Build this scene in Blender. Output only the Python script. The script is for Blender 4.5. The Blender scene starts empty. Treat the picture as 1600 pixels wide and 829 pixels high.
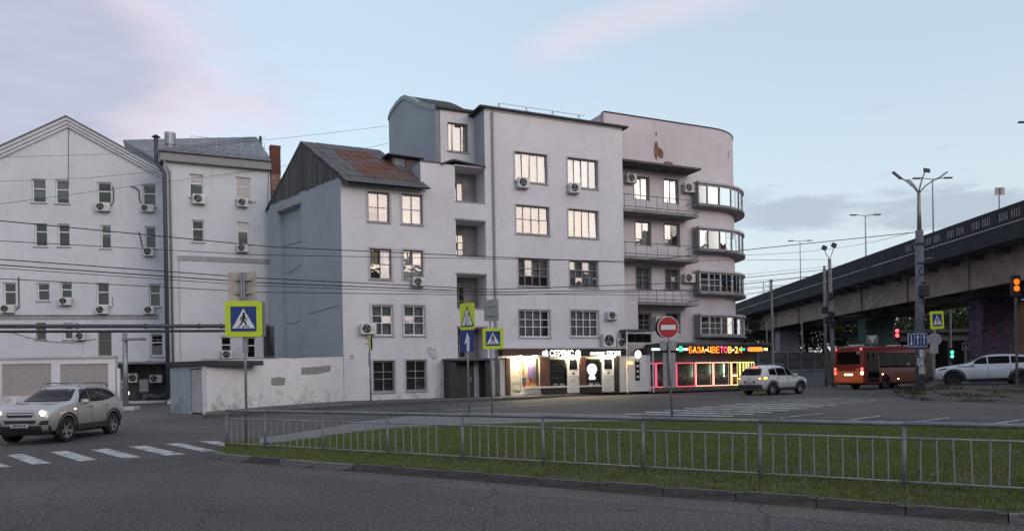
import bpy, bmesh, math, random
import numpy as np
from mathutils import Vector, Matrix
from mathutils.bvhtree import BVHTree

random.seed(7)
RNG = np.random.default_rng(7)
scene = bpy.context.scene
col = scene.collection
R = math.radians

# ------------------------------------------------------------------ camera
EYE = 1.8                     # metres above the near road
FPX, CX, HY = 1155.0, 800.0, 582.0      # focal length and principal point, photo pixels (1600 wide)
ROLL = 0.0175
cam_d = bpy.data.cameras.new('camera')
cam_d.sensor_width = 36.0
cam_d.lens = FPX / 1600 * 36
cam_d.shift_y = (HY - 414.5) / 1600
cam_d.clip_end = 6000
cam = bpy.data.objects.new('camera', cam_d)
cam.matrix_world = Matrix.Translation((0, 0, EYE)) @ Matrix.Rotation(R(90), 4, 'X') @ Matrix.Rotation(-ROLL, 4, 'Z')
col.objects.link(cam)
scene.camera = cam

# ------------------------------------------------------------------ sky and sun
SUN_AZ = 134.0                # degrees clockwise from +Y (the sun has gone down behind the camera, to the right)
SUN_EL = 4.0
world = bpy.data.worlds.new('World')
scene.world = world
world.use_nodes = True
wn, wl = world.node_tree.nodes, world.node_tree.links
wn.clear()
w_out = wn.new('ShaderNodeOutputWorld')
w_bg = wn.new('ShaderNodeBackground')
w_bg.inputs['Strength'].default_value = 0.15
sky = wn.new('ShaderNodeTexSky')
sky.sky_type = 'NISHITA'
sky.sun_disc = False
sky.sun_elevation = R(SUN_EL)
sky.sun_rotation = R(SUN_AZ)
sky.altitude = 100
sky.air_density = 1.0
sky.dust_density = 1.0
sky.ozone_density = 1.6

def wmath(op, a=None, b=None, c=None, clamp=False):
    n = wn.new('ShaderNodeMath'); n.operation = op; n.use_clamp = clamp
    for i, v in enumerate((a, b, c)):
        if v is None: continue
        if isinstance(v, (int, float)): n.inputs[i].default_value = v
        else: wl.new(v, n.inputs[i])
    return n.outputs[0]

def wsmooth(v, lo, hi):
    n = wn.new('ShaderNodeMapRange'); n.interpolation_type = 'SMOOTHSTEP'
    wl.new(v, n.inputs[0]); n.inputs[1].default_value = lo; n.inputs[2].default_value = hi
    return n.outputs[0]

def wmix(fac, a, b):
    n = wn.new('ShaderNodeMix'); n.data_type = 'RGBA'
    if isinstance(fac, (int, float)): n.inputs[0].default_value = fac
    else: wl.new(fac, n.inputs[0])
    for i, v in ((6, a), (7, b)):
        if isinstance(v, tuple): n.inputs[i].default_value = (*v, 1)
        else: wl.new(v, n.inputs[i])
    return n.outputs[2]

def wnoise(scale, detail=5, rough=0.55, vec=None, dist=0.0):
    n = wn.new('ShaderNodeTexNoise'); n.inputs['Scale'].default_value = scale
    n.inputs['Detail'].default_value = detail; n.inputs['Roughness'].default_value = rough
    n.inputs['Distortion'].default_value = dist
    wl.new(vec, n.inputs['Vector'])
    return n.outputs[0]

tc = wn.new('ShaderNodeTexCoord')
sep = wn.new('ShaderNodeSeparateXYZ'); wl.new(tc.outputs['Generated'], sep.inputs[0])
dx, dy, dz = sep.outputs
# clouds lie on a layer: project the direction on a plane overhead
den = wmath('ADD', wmath('MAXIMUM', dz, 0.0), 0.10)
cmb = wn.new('ShaderNodeCombineXYZ')
wl.new(wmath('DIVIDE', dx, den), cmb.inputs[0]); wl.new(wmath('DIVIDE', dy, den), cmb.inputs[1])
cvec = cmb.outputs[0]
cmb2 = wn.new('ShaderNodeCombineXYZ')     # stretched copy for the low banks near the horizon
wl.new(wmath('MULTIPLY', dx, 1.0), cmb2.inputs[0]); wl.new(dy, cmb2.inputs[1]); wl.new(wmath('MULTIPLY', dz, 4.0), cmb2.inputs[2])
lvec = cmb2.outputs[0]
azx = wmath('DIVIDE', dx, wmath('MAXIMUM', wmath('ABSOLUTE', dy), 0.05))
ele = wmath('DIVIDE', dz, wmath('MAXIMUM', wmath('ABSOLUTE', dy), 0.05))
wn1 = wnoise(1.1, 6, 0.55, cvec, 0.4)
wn2 = wnoise(2.6, 6, 0.6, lvec, 0.3)
wn3 = wnoise(9.0, 6, 0.6, lvec, 0.2)
# a thin even veil of high haze, lavender banks to the left, one rosy streak, low grey clouds to the right
hz = wsmooth(dz, 0.0, 0.42)
veil = wmath('SUBTRACT', 0.90, wmath('MULTIPLY', hz, 0.31))
c0 = wmix(veil, sky.outputs[0], (1.32, 1.46, 1.63))
bank = wmath('SUBTRACT', 1.0, wsmooth(wmath('ADD', azx, wmath('MULTIPLY', wmath('SUBTRACT', wn2, 0.5), 0.55)), -0.60, -0.24))
rim = wmath('MULTIPLY', wmath('MULTIPLY', bank, wmath('SUBTRACT', 1.0, bank)), 4.0)
rim = wmath('MULTIPLY', rim, wsmooth(wn1, 0.28, 0.55))
bcol = wmix(rim, wmix(wsmooth(wn3, 0.3, 0.75), (0.98, 1.0, 1.26), (0.90, 0.90, 1.16)), (1.62, 1.18, 1.38))
c1 = wmix(wmath('MULTIPLY', bank, 0.85), c0, bcol)
sd = wmath('ABSOLUTE', wmath('SUBTRACT', wmath('SUBTRACT', ele, 0.437), wmath('MULTIPLY', wmath('SUBTRACT', azx, 0.043), 0.30)))
st = wmath('SUBTRACT', 1.0, wsmooth(wmath('ADD', sd, wmath('MULTIPLY', wmath('SUBTRACT', wn3, 0.5), 0.05)), 0.0, 0.045))
st = wmath('MULTIPLY', st, wsmooth(azx, -0.02, 0.09))
c2 = wmix(wmath('MULTIPLY', st, 0.38), c1, (1.75, 1.38, 1.55))
band = wmath('MULTIPLY', wsmooth(ele, 0.165, 0.200), wmath('SUBTRACT', 1.0, wsmooth(ele, 0.215, 0.275)))
lowc = wsmooth(wmath('ADD', wmath('MULTIPLY', band, 0.46), wmath('SUBTRACT', wn3, 0.55)), 0.20, 0.42)
lowc = wmath('MULTIPLY', lowc, wsmooth(azx, 0.24, 0.36))
c3 = wmix(wmath('MULTIPLY', lowc, 0.68), c2, (0.78, 0.90, 1.10))
small = wmath('MULTIPLY', wsmooth(wn3, 0.60, 0.72), wmath('MULTIPLY', wsmooth(azx, 0.35, 0.6), wmath('SUBTRACT', 1.0, wsmooth(ele, 0.30, 0.40))))
c4 = wmix(wmath('MULTIPLY', small, 0.5), c3, (0.85, 0.95, 1.12))
wl.new(c4, w_bg.inputs['Color'])
wl.new(w_bg.outputs[0], w_out.inputs[0])

sun_d = bpy.data.lights.new('sun', 'SUN')
sun_d.energy = 0.26
sun_d.angle = R(35)
sun_d.color = (1.0, 0.86, 0.84)
sun = bpy.data.objects.new('sun', sun_d)
_az, _el = R(SUN_AZ), R(16)
_sd = Vector((math.sin(_az) * math.cos(_el), math.cos(_az) * math.cos(_el), math.sin(_el)))
sun.rotation_euler = _sd.to_track_quat('Z', 'Y').to_euler()
col.objects.link(sun)

vs = scene.view_settings
vs.view_transform = 'Standard'; vs.look = 'None'; vs.gamma = 1.0; vs.use_curve_mapping = False
vs.exposure = 1.85
scene.cycles.max_bounces = 6
scene.cycles.transparent_max_bounces = 10
scene.cycles.caustics_reflective = False
scene.cycles.caustics_refractive = False
scene.cycles.sample_clamp_indirect = 4.0

# ------------------------------------------------------------------ helpers: places
_c, _s = math.cos(ROLL), math.sin(ROLL)
def ray(px, py):
    """slopes (x/y, z/y) of the line of sight through a photo pixel"""
    u, v = px - CX, HY - py
    return (u * _c + v * _s) / FPX, (-u * _s + v * _c) / FPX
def gz(y):
    """the streets rise a little towards the buildings"""
    t = min(max((y - 20.0) / 18.0, 0.0), 1.0)
    return 0.3 * t * t * (3 - 2 * t)
def G(px, py, dz=0.0):
    """where a ground pixel lies (dz above the street)"""
    a, b = ray(px, py)
    Y = 30.0
    for _ in range(60):
        Y = 0.5 * Y + 0.5 * (EYE - gz(Y) - dz) / max(-b, 1e-4)
    return Vector((a * Y, Y, gz(Y) + dz))
def P(px, py, Y):
    a, b = ray(px, py)
    return Vector((a * Y, Y, EYE + b * Y))

class Surf:
    """a vertical wall line: t metres along it, z up, o metres out of it; may turn a round corner of radius r at tc"""
    def __init__(s, O, d, tc=None, r=3.0):
        s.O = Vector((O[0], O[1])); s.d = Vector(d).normalized(); s.n = Vector((s.d.y, -s.d.x)); s.tc = tc; s.r = r
    def off(s, o):
        S = Surf(s.O + s.n * o, s.d, s.tc, s.r + o)
        return S
    def pos(s, t, z, o=0.0):
        if s.tc is None or t <= s.tc:
            p = s.O + s.d * t + s.n * o
        else:
            a = (t - s.tc) / s.r
            c = s.O + s.d * s.tc - s.n * s.r
            p = c + (s.n * math.cos(a) + s.d * math.sin(a)) * (s.r + o)
        return Vector((p.x, p.y, z))
    def hit(s, px, py, o=0.0):
        a, b = ray(px, py)
        Ox, Oy = s.O + s.n * o
        t = (a * Oy - Ox) / (s.d.x - a * s.d.y)
        return t, EYE + b * (Oy + s.d.y * t)
    def rect(s, x0, y0, x1, y1, o=0.0):
        xm, ym = (x0 + x1) / 2, (y0 + y1) / 2
        return (s.hit(x0, ym, o)[0], s.hit(x1, ym, o)[0], s.hit(xm, y1, o)[1], s.hit(xm, y0, o)[1])
    def frame(s, t, z, o=0.0):
        """matrix: local x along the wall, y out of it, z up"""
        e = 1e-3
        d = (s.pos(t + e, 0) - s.pos(t - e, 0)).normalized()
        n = Vector((d.y, -d.x, 0))
        p = s.pos(t, z, o)
        M = Matrix.Identity(4)
        M.col[0][:3] = d; M.col[1][:3] = n; M.col[2][:3] = (0, 0, 1); M.col[3][:3] = p
        return M

# ------------------------------------------------------------------ helpers: objects
MW = {}
def link(o, parent=None, M=None):
    """link o; M is its wanted world matrix"""
    col.objects.link(o)
    M = Matrix.Identity(4) if M is None else M
    if parent is not None:
        o.parent = parent
        o.matrix_basis = MW[parent.name].inverted() @ M
    else:
        o.matrix_basis = M
    MW[o.name] = M.copy()
    return o
def tag(o, label=None, cat=None, group=None, kind=None):
    for k, v in (('label', label), ('category', cat), ('group', group), ('kind', kind)):
        if v: o[k] = v
    return o
def thing(name, label, cat, loc=(0, 0, 0), rotz=0.0, group=None, M=None):
    o = bpy.data.objects.new(name, None)
    o.empty_display_size = 0.2
    if M is None: M = Matrix.Translation(loc) @ Matrix.Rotation(rotz, 4, 'Z')
    link(o, None, M)
    return tag(o, label, cat, group)
def dup(root, M, label, group=None):
    """copy of a thing with its parts and sub-parts"""
    def rec(o, par, Mo):
        c = o.copy(); col.objects.link(c)
        if par: c.parent = par
        c.matrix_basis = o.matrix_basis
        MW[c.name] = Mo
        for ch in KIDS.get(o.name, []): rec(ch, c, Mo @ ch.matrix_basis); 
        KIDS[c.name] = list(c.children)
        return c
    r = rec(root, None, M)
    r.matrix_basis = M
    r['label'] = label
    if group: r['group'] = group
    return r
class _Kids(dict):
    def get(self, name, default=None):
        return list(bpy.data.objects[name].children)
KIDS = _Kids()

class MB:
    """collects geometry, then builds ONE mesh object"""
    def __init__(s): s.v, s.f = [], []
    def add(s, verts, faces, M=None):
        b = len(s.v)
        s.v += [(M @ Vector(p)) if M is not None else Vector(p) for p in verts]
        s.f += [[b + i for i in f] for f in faces]
        return s
    def box(s, x0, x1, y0, y1, z0, z1, M=None):
        V = [(x, y, z) for x in (x0, x1) for y in (y0, y1) for z in (z0, z1)]
        return s.add(V, [(0, 1, 3, 2), (4, 6, 7, 5), (0, 4, 5, 1), (2, 3, 7, 6), (0, 2, 6, 4), (1, 5, 7, 3)], M)
    def sbox(s, S, t0, t1, z0, z1, o0, o1, n=1):
        """box on a wall line (bends round its corner when n > 1)"""
        for i in range(n):
            a, b = t0 + (t1 - t0) * i / n, t0 + (t1 - t0) * (i + 1) / n
            V = [S.pos(t, z, o) for t in (a, b) for z in (z0, z1) for o in (o0, o1)]
            F = [(1, 5, 7, 3), (0, 2, 6, 4), (2, 3, 7, 6), (0, 4, 5, 1)]
            if i == 0: F.append((0, 1, 3, 2))
            if i == n - 1: F.append((4, 6, 7, 5))
            s.add(V, F)
        return s
    def cyl(s, p, q, r0, r1=None, n=10, caps=True, M=None):
        p, q = Vector(p), Vector(q); r1 = r0 if r1 is None else r1
        ax = (q - p).normalized()
        u = ax.orthogonal().normalized(); w = ax.cross(u)
        V, F = [], []
        for c, r in ((p, r0), (q, r1)):
            for i in range(n):
                a = 2 * math.pi * i / n
                V.append(c + (u * math.cos(a) + w * math.sin(a)) * r)
        for i in range(n):
            j = (i + 1) % n
            F.append((i, j, n + j, n + i))
        if caps: F += [tuple(range(n - 1, -1, -1)), tuple(range(n, 2 * n))]
        return s.add(V, F, M)
    def tube(s, pts, r, n=8):
        pts = [Vector(p) for p in pts]
        V, F = [], []
        u = None
        for k, p in enumerate(pts):
            ax = (pts[min(k + 1, len(pts) - 1)] - pts[max(k - 1, 0)]).normalized()
            u = (ax.orthogonal() if u is None else (u - ax * u.dot(ax))).normalized(); w = ax.cross(u)
            rr = r[k] if isinstance(r, (list, tuple)) else r
            V += [p + (u * math.cos(2 * math.pi * i / n) + w * math.sin(2 * math.pi * i / n)) * rr for i in range(n)]
        for k in range(len(pts) - 1):
            for i in range(n):
                j = (i + 1) % n
                F.append((k * n + i, k * n + j, (k + 1) * n + j, (k + 1) * n + i))
        F += [tuple(range(n - 1, -1, -1)), tuple(range((len(pts) - 1) * n, len(pts) * n))]
        return s.add(V, F)
    def lathe(s, prof, n=20, M=None, a0=0.0, a1=2 * math.pi):
        """prof: (radius, height) pairs turned about local z"""
        V, F = [], []
        for r, h in prof:
            V += [(r * math.cos(a0 + (a1 - a0) * i / n), r * math.sin(a0 + (a1 - a0) * i / n), h) for i in range(n)]
        for k in range(len(prof) - 1):
            for i in range(n):
                j = (i + 1) % n
                F.append((k * n + i, k * n + j, (k + 1) * n + j, (k + 1) * n + i))
        return s.add(V, F, M)
    def prism(s, poly, h0, h1, M=None):
        """polygon (x, z) standing in local x-z, thick from y=h0 to y=h1"""
        n = len(poly)
        V = [(x, h0, z) for x, z in poly] + [(x, h1, z) for x, z in poly]
        F = [tuple(range(n)), tuple(range(2 * n - 1, n - 1, -1))] + [(i, n + i, n + (i + 1) % n, (i + 1) % n) for i in range(n)]
        return s.add(V, F, M)
    def mesh(s, name, Minv=None, fix=True, smooth=False):
        me = bpy.data.meshes.new(name)
        V = [tuple(Minv @ p) if Minv is not None else tuple(p) for p in s.v]
        me.from_pydata(V, [], s.f)
        if fix:
            bm = bmesh.new(); bm.from_mesh(me)
            bmesh.ops.recalc_face_normals(bm, faces=bm.faces)
            bm.to_mesh(me); bm.free()
        if smooth:
            me.shade_smooth()
        me.update()
        return me
    def build(s, name, mat, parent=None, smooth=False, bevel=0.0, M=None, local=False, fix=True):
        """verts are world coordinates (or local to M when local)"""
        M = M if M is not None else (MW[parent.name] if parent is not None else Matrix.Identity(4))
        me = s.mesh(name, None if local else M.inverted(), fix, smooth)
        me.materials.append(mat)
        o = bpy.data.objects.new(name, me)
        link(o, parent, M)
        if bevel:
            b = o.modifiers.new('bevel', 'BEVEL'); b.width = bevel; b.segments = 2; b.limit_method = 'ANGLE'
        return o
def place(name, me, mat, parent, M):
    """another object sharing a mesh"""
    o = bpy.data.objects.new(name, me)
    if mat is not None and not me.materials: me.materials.append(mat)
    return link(o, parent, M)

_fonts = {}
def text_mesh(s, bold=0.0):
    cu = bpy.data.curves.new('lettering', 'FONT'); cu.body = s; cu.size = 1.0; cu.extrude = 0.0; cu.offset = bold
    cu.resolution_u = 3
    ob = bpy.data.objects.new('lettering', cu); col.objects.link(ob)
    dg = bpy.context.evaluated_depsgraph_get()
    me = bpy.data.meshes.new_from_object(ob.evaluated_get(dg))
    V = [tuple(v.co) for v in me.vertices]; F = [tuple(p.vertices) for p in me.polygons]
    bpy.data.objects.remove(ob); bpy.data.curves.remove(cu); bpy.data.meshes.remove(me)
    return V, F
def text_on(mb, s, M, x0, x1, z0, z1, o=0.0, bold=0.0):
    """flat lettering fitted to a box on the local x-z plane of M"""
    V, F = text_mesh(s, bold)
    if not V: return
    xs = [v[0] for v in V]; ys = [v[1] for v in V]
    ax, bx, ay, by = min(xs), max(xs), min(ys), max(ys)
    W = [(x0 + (v[0] - ax) / (bx - ax) * (x1 - x0), o, z0 + (v[1] - ay) / (by - ay) * (z1 - z0)) for v in V]
    mb.add(W, F, M)

# ------------------------------------------------------------------ materials
def _nt(name):
    m = bpy.data.materials.new(name); m.use_nodes = True
    nt = m.node_tree; nt.nodes.clear()
    out = nt.nodes.new('ShaderNodeOutputMaterial')
    b = nt.nodes.new('ShaderNodeBsdfPrincipled')
    nt.links.new(b.outputs[0], out.inputs[0])
    return m, nt, b, out
def _coords(nt, scale=(1, 1, 1), kind='Object'):
    t = nt.nodes.new('ShaderNodeTexCoord'); mp = nt.nodes.new('ShaderNodeMapping')
    mp.inputs['Scale'].default_value = scale
    nt.links.new(t.outputs[kind], mp.inputs[0])
    return mp.outputs[0]
def _noise(nt, vec, scale, detail=4, rough=0.55, dist=0.0):
    n = nt.nodes.new('ShaderNodeTexNoise')
    n.inputs['Scale'].default_value = scale; n.inputs['Detail'].default_value = detail
    n.inputs['Roughness'].default_value = rough; n.inputs['Distortion'].default_value = dist
    nt.links.new(vec, n.inputs['Vector'])
    return n.outputs[0]
def _ramp(nt, v, lo, hi, a=0.0, b=1.0):
    n = nt.nodes.new('ShaderNodeMapRange'); n.interpolation_type = 'SMOOTHSTEP'
    nt.links.new(v, n.inputs[0])
    for i, x in ((1, lo), (2, hi), (3, a), (4, b)): n.inputs[i].default_value = x
    return n.outputs[0]
def _mix(nt, fac, a, b, mode='MIX'):
    n = nt.nodes.new('ShaderNodeMix'); n.data_type = 'RGBA'; n.blend_type = mode
    if isinstance(fac, (int, float)): n.inputs[0].default_value = fac
    else: nt.links.new(fac, n.inputs[0])
    for i, v in ((6, a), (7, b)):
        if isinstance(v, tuple): n.inputs[i].default_value = (*v[:3], 1)
        else: nt.links.new(v, n.inputs[i])
    return n.outputs[2]
def _bump(nt, b, h, strength, dist=0.01):
    n = nt.nodes.new('ShaderNodeBump'); n.inputs['Strength'].default_value = strength; n.inputs['Distance'].default_value = dist
    nt.links.new(h, n.inputs['Height']); nt.links.new(n.outputs[0], b.inputs['Normal'])
def mul(c, k): return tuple(x * k for x in c)

def plain(name, c, rough=0.6, metal=0.0, var=0.12, scale=6.0, bump=0.15, coat=0.0, spec=0.5, dirt=None):
    """a colour with gentle mottling, fine relief and, if asked, patches of dirt"""
    m, nt, b, _ = _nt(name)
    v = _coords(nt)
    n = _noise(nt, v, scale, 5, 0.6)
    cc = _mix(nt, _ramp(nt, n, 0.3, 0.7), mul(c, 1 - var), mul(c, 1 + var))
    if dirt:
        cc = _mix(nt, _ramp(nt, _noise(nt, v, scale * 0.35, 7, 0.7, 0.4), 0.52, 0.72, 0, dirt[1]), cc, dirt[0])
    nt.links.new(cc, b.inputs['Base Color'])
    b.inputs['Roughness'].default_value = rough; b.inputs['Metallic'].default_value = metal
    b.inputs['Specular IOR Level'].default_value = spec
    b.inputs['Coat Weight'].default_value = coat; b.inputs['Coat Roughness'].default_value = 0.05
    if bump: _bump(nt, b, _noise(nt, v, scale * 8, 3), bump, 0.006)
    return m
def stucco(name, c, stain=(0.30, 0.28, 0.28), amount=0.35, bare=None, z0=0.0, patch=None):
    """old painted render: blotches, runs down the wall, grime at the foot, flaked spots"""
    m, nt, b, _ = _nt(name)
    v = _coords(nt)
    big = _noise(nt, v, 0.22, 4, 0.6, 0.3)
    cc = _mix(nt, _ramp(nt, big, 0.3, 0.7), mul(c, 0.93), mul(c, 1.05))
    mid = _noise(nt, v, 1.7, 6, 0.65)
    cc = _mix(nt, _ramp(nt, mid, 0.45, 0.72, 0, 0.36), cc, mul(c, 0.78))
    runs = _noise(nt, _coords(nt, (2.2, 2.2, 0.16)), 1.0, 6, 0.68)
    cc = _mix(nt, _ramp(nt, runs, 0.56, 0.80, 0, amount), cc, stain)
    sp = nt.nodes.new('ShaderNodeSeparateXYZ'); nt.links.new(v, sp.inputs[0])
    foot = _ramp(nt, sp.outputs[2], z0, z0 + 1.5, 1, 0)
    fm = nt.nodes.new('ShaderNodeMath'); fm.operation = 'MULTIPLY'
    nt.links.new(foot, fm.inputs[0]); nt.links.new(_ramp(nt, _noise(nt, v, 2.3, 7, 0.7), 0.45, 0.68, 0, 0.75), fm.inputs[1])
    cc = _mix(nt, fm.outputs[0], cc, stain)
    spots = _noise(nt, v, 3.1, 8, 0.72)
    cc = _mix(nt, _ramp(nt, spots, 0.70, 0.74, 0, 0.55), cc, bare or mul(c, 0.55))
    nt.links.new(cc, b.inputs['Base Color'])
    b.inputs['Roughness'].default_value = 0.85; b.inputs['Specular IOR Level'].default_value = 0.25
    _bump(nt, b, _mix(nt, 0.35, _noise(nt, v, 26, 4, 0.6), mid), 0.35, 0.02)
    return m
def emit(name, c, s):
    m = bpy.data.materials.new(name); m.use_nodes = True
    nt = m.node_tree; nt.nodes.clear()
    out = nt.nodes.new('ShaderNodeOutputMaterial'); e = nt.nodes.new('ShaderNodeEmission')
    e.inputs[0].default_value = (*c, 1); e.inputs[1].default_value = s
    nt.links.new(e.outputs[0], out.inputs[0])
    return m
def glass(name, refl=0.35, tint=(0.75, 0.8, 0.82), rough=0.02, wave=0.03):
    """window pane: part mirror, part see-through, with the slight waviness of old glass"""
    m, nt, b, out = _nt(name)
    nt.nodes.remove(b)
    tr = nt.nodes.new('ShaderNodeBsdfTransparent'); tr.inputs[0].default_value = (*tint, 1)
    gl = nt.nodes.new('ShaderNodeBsdfGlossy'); gl.inputs['Roughness'].default_value = rough
    gl.inputs['Color'].default_value = (0.95, 0.95, 0.95, 1)
    mx = nt.nodes.new('ShaderNodeMixShader')
    lw = nt.nodes.new('ShaderNodeFresnel'); lw.inputs[0].default_value = 1.5
    ad = nt.nodes.new('ShaderNodeMath'); ad.operation = 'MULTIPLY_ADD'; ad.use_clamp = True
    nt.links.new(lw.outputs[0], ad.inputs[0]); ad.inputs[1].default_value = 1.0; ad.inputs[2].default_value = refl - 0.04
    nt.links.new(ad.outputs[0], mx.inputs[0]); nt.links.new(tr.outputs[0], mx.inputs[1]); nt.links.new(gl.outputs[0], mx.inputs[2])
    nt.links.new(mx.outputs[0], out.inputs[0])
    if wave:
        v = _coords(nt, kind='Object')
        bp = nt.nodes.new('ShaderNodeBump'); bp.inputs['Strength'].default_value = wave; bp.inputs['Distance'].default_value = 0.1
        geo = nt.nodes.new('ShaderNodeNewGeometry'); nn = _noise(nt, geo.outputs['Position'], 1.6, 2)
        nt.links.new(nn, bp.inputs['Height']); nt.links.new(bp.outputs[0], gl.inputs['Normal']); 
    return m
def asphalt(name, c=(0.077, 0.072, 0.071)):
    m, nt, b, _ = _nt(name)
    v = _coords(nt)
    big = _noise(nt, v, 0.10, 5, 0.6, 0.6); mid = _noise(nt, v, 0.9, 6, 0.7); fine = _noise(nt, v, 26, 3, 0.7)
    cc = _mix(nt, _ramp(nt, big, 0.35, 0.65), mul(c, 0.66), mul(c, 1.30))
    cc = _mix(nt, _ramp(nt, mid, 0.50, 0.78, 0, 0.55), cc, mul(c, 0.58))
    cc = _mix(nt, _ramp(nt, fine, 0.53, 0.66, 0, 0.9), cc, mul(c, 3.4))
    cc = _mix(nt, _ramp(nt, _noise(nt, v, 30, 2, 0.6), 0.56, 0.66, 0, 0.55), cc, mul(c, 0.4))
    # wheel tracks and brown dust drawn out along the streets
    dust = _noise(nt, _coords(nt, (0.10, 0.32, 1)), 1.3, 6, 0.65, 0.5)
    cc = _mix(nt, _ramp(nt, dust, 0.50, 0.74, 0, 0.38), cc, (0.088, 0.080, 0.074))
    # cracks
    vo = nt.nodes.new('ShaderNodeTexVoronoi'); vo.feature = 'DISTANCE_TO_EDGE'; vo.inputs['Scale'].default_value = 0.23
    wv = nt.nodes.new('ShaderNodeVectorMath'); wv.operation = 'ADD'
    nz = nt.nodes.new('ShaderNodeTexNoise'); nz.inputs['Scale'].default_value = 0.9; nz.inputs['Detail'].default_value = 6
    nt.links.new(v, nz.inputs['Vector']); nt.links.new(v, wv.inputs[0]); nt.links.new(nz.outputs[1], wv.inputs[1])
    nt.links.new(wv.outputs[0], vo.inputs['Vector'])
    cc = _mix(nt, _ramp(nt, vo.outputs[0], 0.002, 0.008, 0.55, 0), cc, mul(c, 0.35))
    nt.links.new(cc, b.inputs['Base Color'])
    b.inputs['Roughness'].default_value = 0.82; b.inputs['Specular IOR Level'].default_value = 0.3
    _bump(nt, b, fine, 0.6, 0.012)
    return m
def road_paint(name, c=(0.50, 0.50, 0.49)):
    """worn marking paint"""
    m, nt, b, out = _nt(name)
    v = _coords(nt)
    w = _noise(nt, v, 3.2, 9, 0.75)
    f = _noise(nt, v, 34, 3, 0.6)
    cc = _mix(nt, _ramp(nt, f, 0.35, 0.65, 0.0, 0.35), c, mul(c, 0.6))
    cc = _mix(nt, _ramp(nt, w, 0.50, 0.58, 0, 0.92), cc, (0.065, 0.066, 0.07))
    nt.links.new(cc, b.inputs['Base Color']); b.inputs['Roughness'].default_value = 0.8
    return m
def rusty(name, c, rust, lo, hi, scale=0.9):
    m, nt, b, _ = _nt(name)
    v = _coords(nt)
    n = _noise(nt, v, scale, 8, 0.7, 0.5)
    cc = _mix(nt, _ramp(nt, _noise(nt, v, 4, 5), 0.3, 0.7), mul(c, 0.8), mul(c, 1.15))
    cc = _mix(nt, _ramp(nt, n, lo, hi), cc, rust)
    cc = _mix(nt, _ramp(nt, _noise(nt, v, 7, 6, 0.7), 0.55, 0.7, 0, 0.5), cc, mul(rust, 0.55))
    nt.links.new(cc, b.inputs['Base Color']); b.inputs['Roughness'].default_value = 0.75
    _bump(nt, b, n, 0.3, 0.02)
    return m
def wood(name, c, along=(1, 1, 0.1), var=0.3, rough=0.75):
    m, nt, b, _ = _nt(name)
    v = _coords(nt, along)
    n = _noise(nt, v, 14, 6, 0.65, 0.6)
    oi = nt.nodes.new('ShaderNodeObjectInfo')
    cc = _mix(nt, _ramp(nt, n, 0.3, 0.7), mul(c, 1 - var), mul(c, 1 + var))
    cc = _mix(nt, _ramp(nt, oi.outputs['Random'], 0, 1, 0, 0.6), cc, mul(c, 0.45))
    nt.links.new(cc, b.inputs['Base Color']); b.inputs['Roughness'].default_value = rough
    _bump(nt, b, n, 0.4, 0.01)
    return m
def carpaint(name, c, metal=0.0, rough=0.32, dirty=0.65, coat=1.0):
    m, nt, b, _ = _nt(name)
    v = _coords(nt)
    sp = nt.nodes.new('ShaderNodeSeparateXYZ'); nt.links.new(v, sp.inputs[0])
    dirt = nt.nodes.new('ShaderNodeMath'); dirt.operation = 'MULTIPLY'
    nt.links.new(_ramp(nt, sp.outputs[2], 0.25, 0.85, dirty, 0.03), dirt.inputs[0])
    nt.links.new(_ramp(nt, _noise(nt, v, 3, 6, 0.7), 0.3, 0.7, 0.3, 1), dirt.inputs[1])
    nt.links.new(_mix(nt, dirt.outputs[0], c, (0.12, 0.105, 0.09)), b.inputs['Base Color'])
    b.inputs['Roughness'].default_value = rough; b.inputs['Metallic'].default_value = metal
    b.inputs['Coat Weight'].default_value = coat; b.inputs['Coat Roughness'].default_value = 0.04
    return m
def leafy(name, c, var=0.4):
    m, nt, b, _ = _nt(name)
    geo = nt.nodes.new('ShaderNodeNewGeometry')
    n = _noise(nt, geo.outputs['Position'], 0.8, 4)
    r = nt.nodes.new('ShaderNodeMapRange'); nt.links.new(geo.outputs['Random Per Island'], r.inputs[0])
    cc = _mix(nt, r.outputs[0], mul(c, 1 - var), mul(c, 1 + var))
    cc = _mix(nt, _ramp(nt, n, 0.4, 0.7, 0, 0.4), cc, (c[0] * 1.3, c[1] * 1.1, c[2] * 0.8))
    nt.links.new(cc, b.inputs['Base Color']); b.inputs['Roughness'].default_value = 0.7
    b.inputs['Specular IOR Level'].default_value = 0.2
    return m

M_ASPH = asphalt('asphalt')
M_PAVE = plain('pavement_asphalt', (0.095, 0.090, 0.088), 0.85, var=0.25, scale=0.8, bump=0.3, dirt=((0.06, 0.055, 0.05), 0.6))
M_PATH = plain('path_concrete', (0.17, 0.168, 0.165), 0.85, var=0.12, scale=1.2, bump=0.3, dirt=((0.10, 0.095, 0.09), 0.5))
M_KERB = plain('kerb_concrete', (0.090, 0.085, 0.081), 0.9, var=0.35, scale=1.6, bump=0.6, dirt=((0.045, 0.043, 0.04), 0.8))
M_KERBW = plain('kerb_old_whitewash', (0.17, 0.165, 0.16), 0.9, var=0.5, scale=5.5, bump=0.6, dirt=((0.05, 0.047, 0.044), 1.0))
M_PAINT = road_paint('road_marking')
M_PAINT2 = road_paint('road_marking_worn', (0.27, 0.27, 0.27))
M_SOIL = plain('turf_soil', (0.062, 0.060, 0.028), 0.95, var=0.4, scale=2.0, bump=0.6, dirt=((0.06, 0.048, 0.03), 0.6))
M_GRASS = leafy('grass_blades', (0.118, 0.168, 0.040))
M_GRASSD = leafy('dry_grass_blades', (0.14, 0.132, 0.055))
M_MAIN = stucco('lilac_render', (0.695, 0.662, 0.685), stain=(0.33, 0.30, 0.31), amount=0.38)
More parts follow.
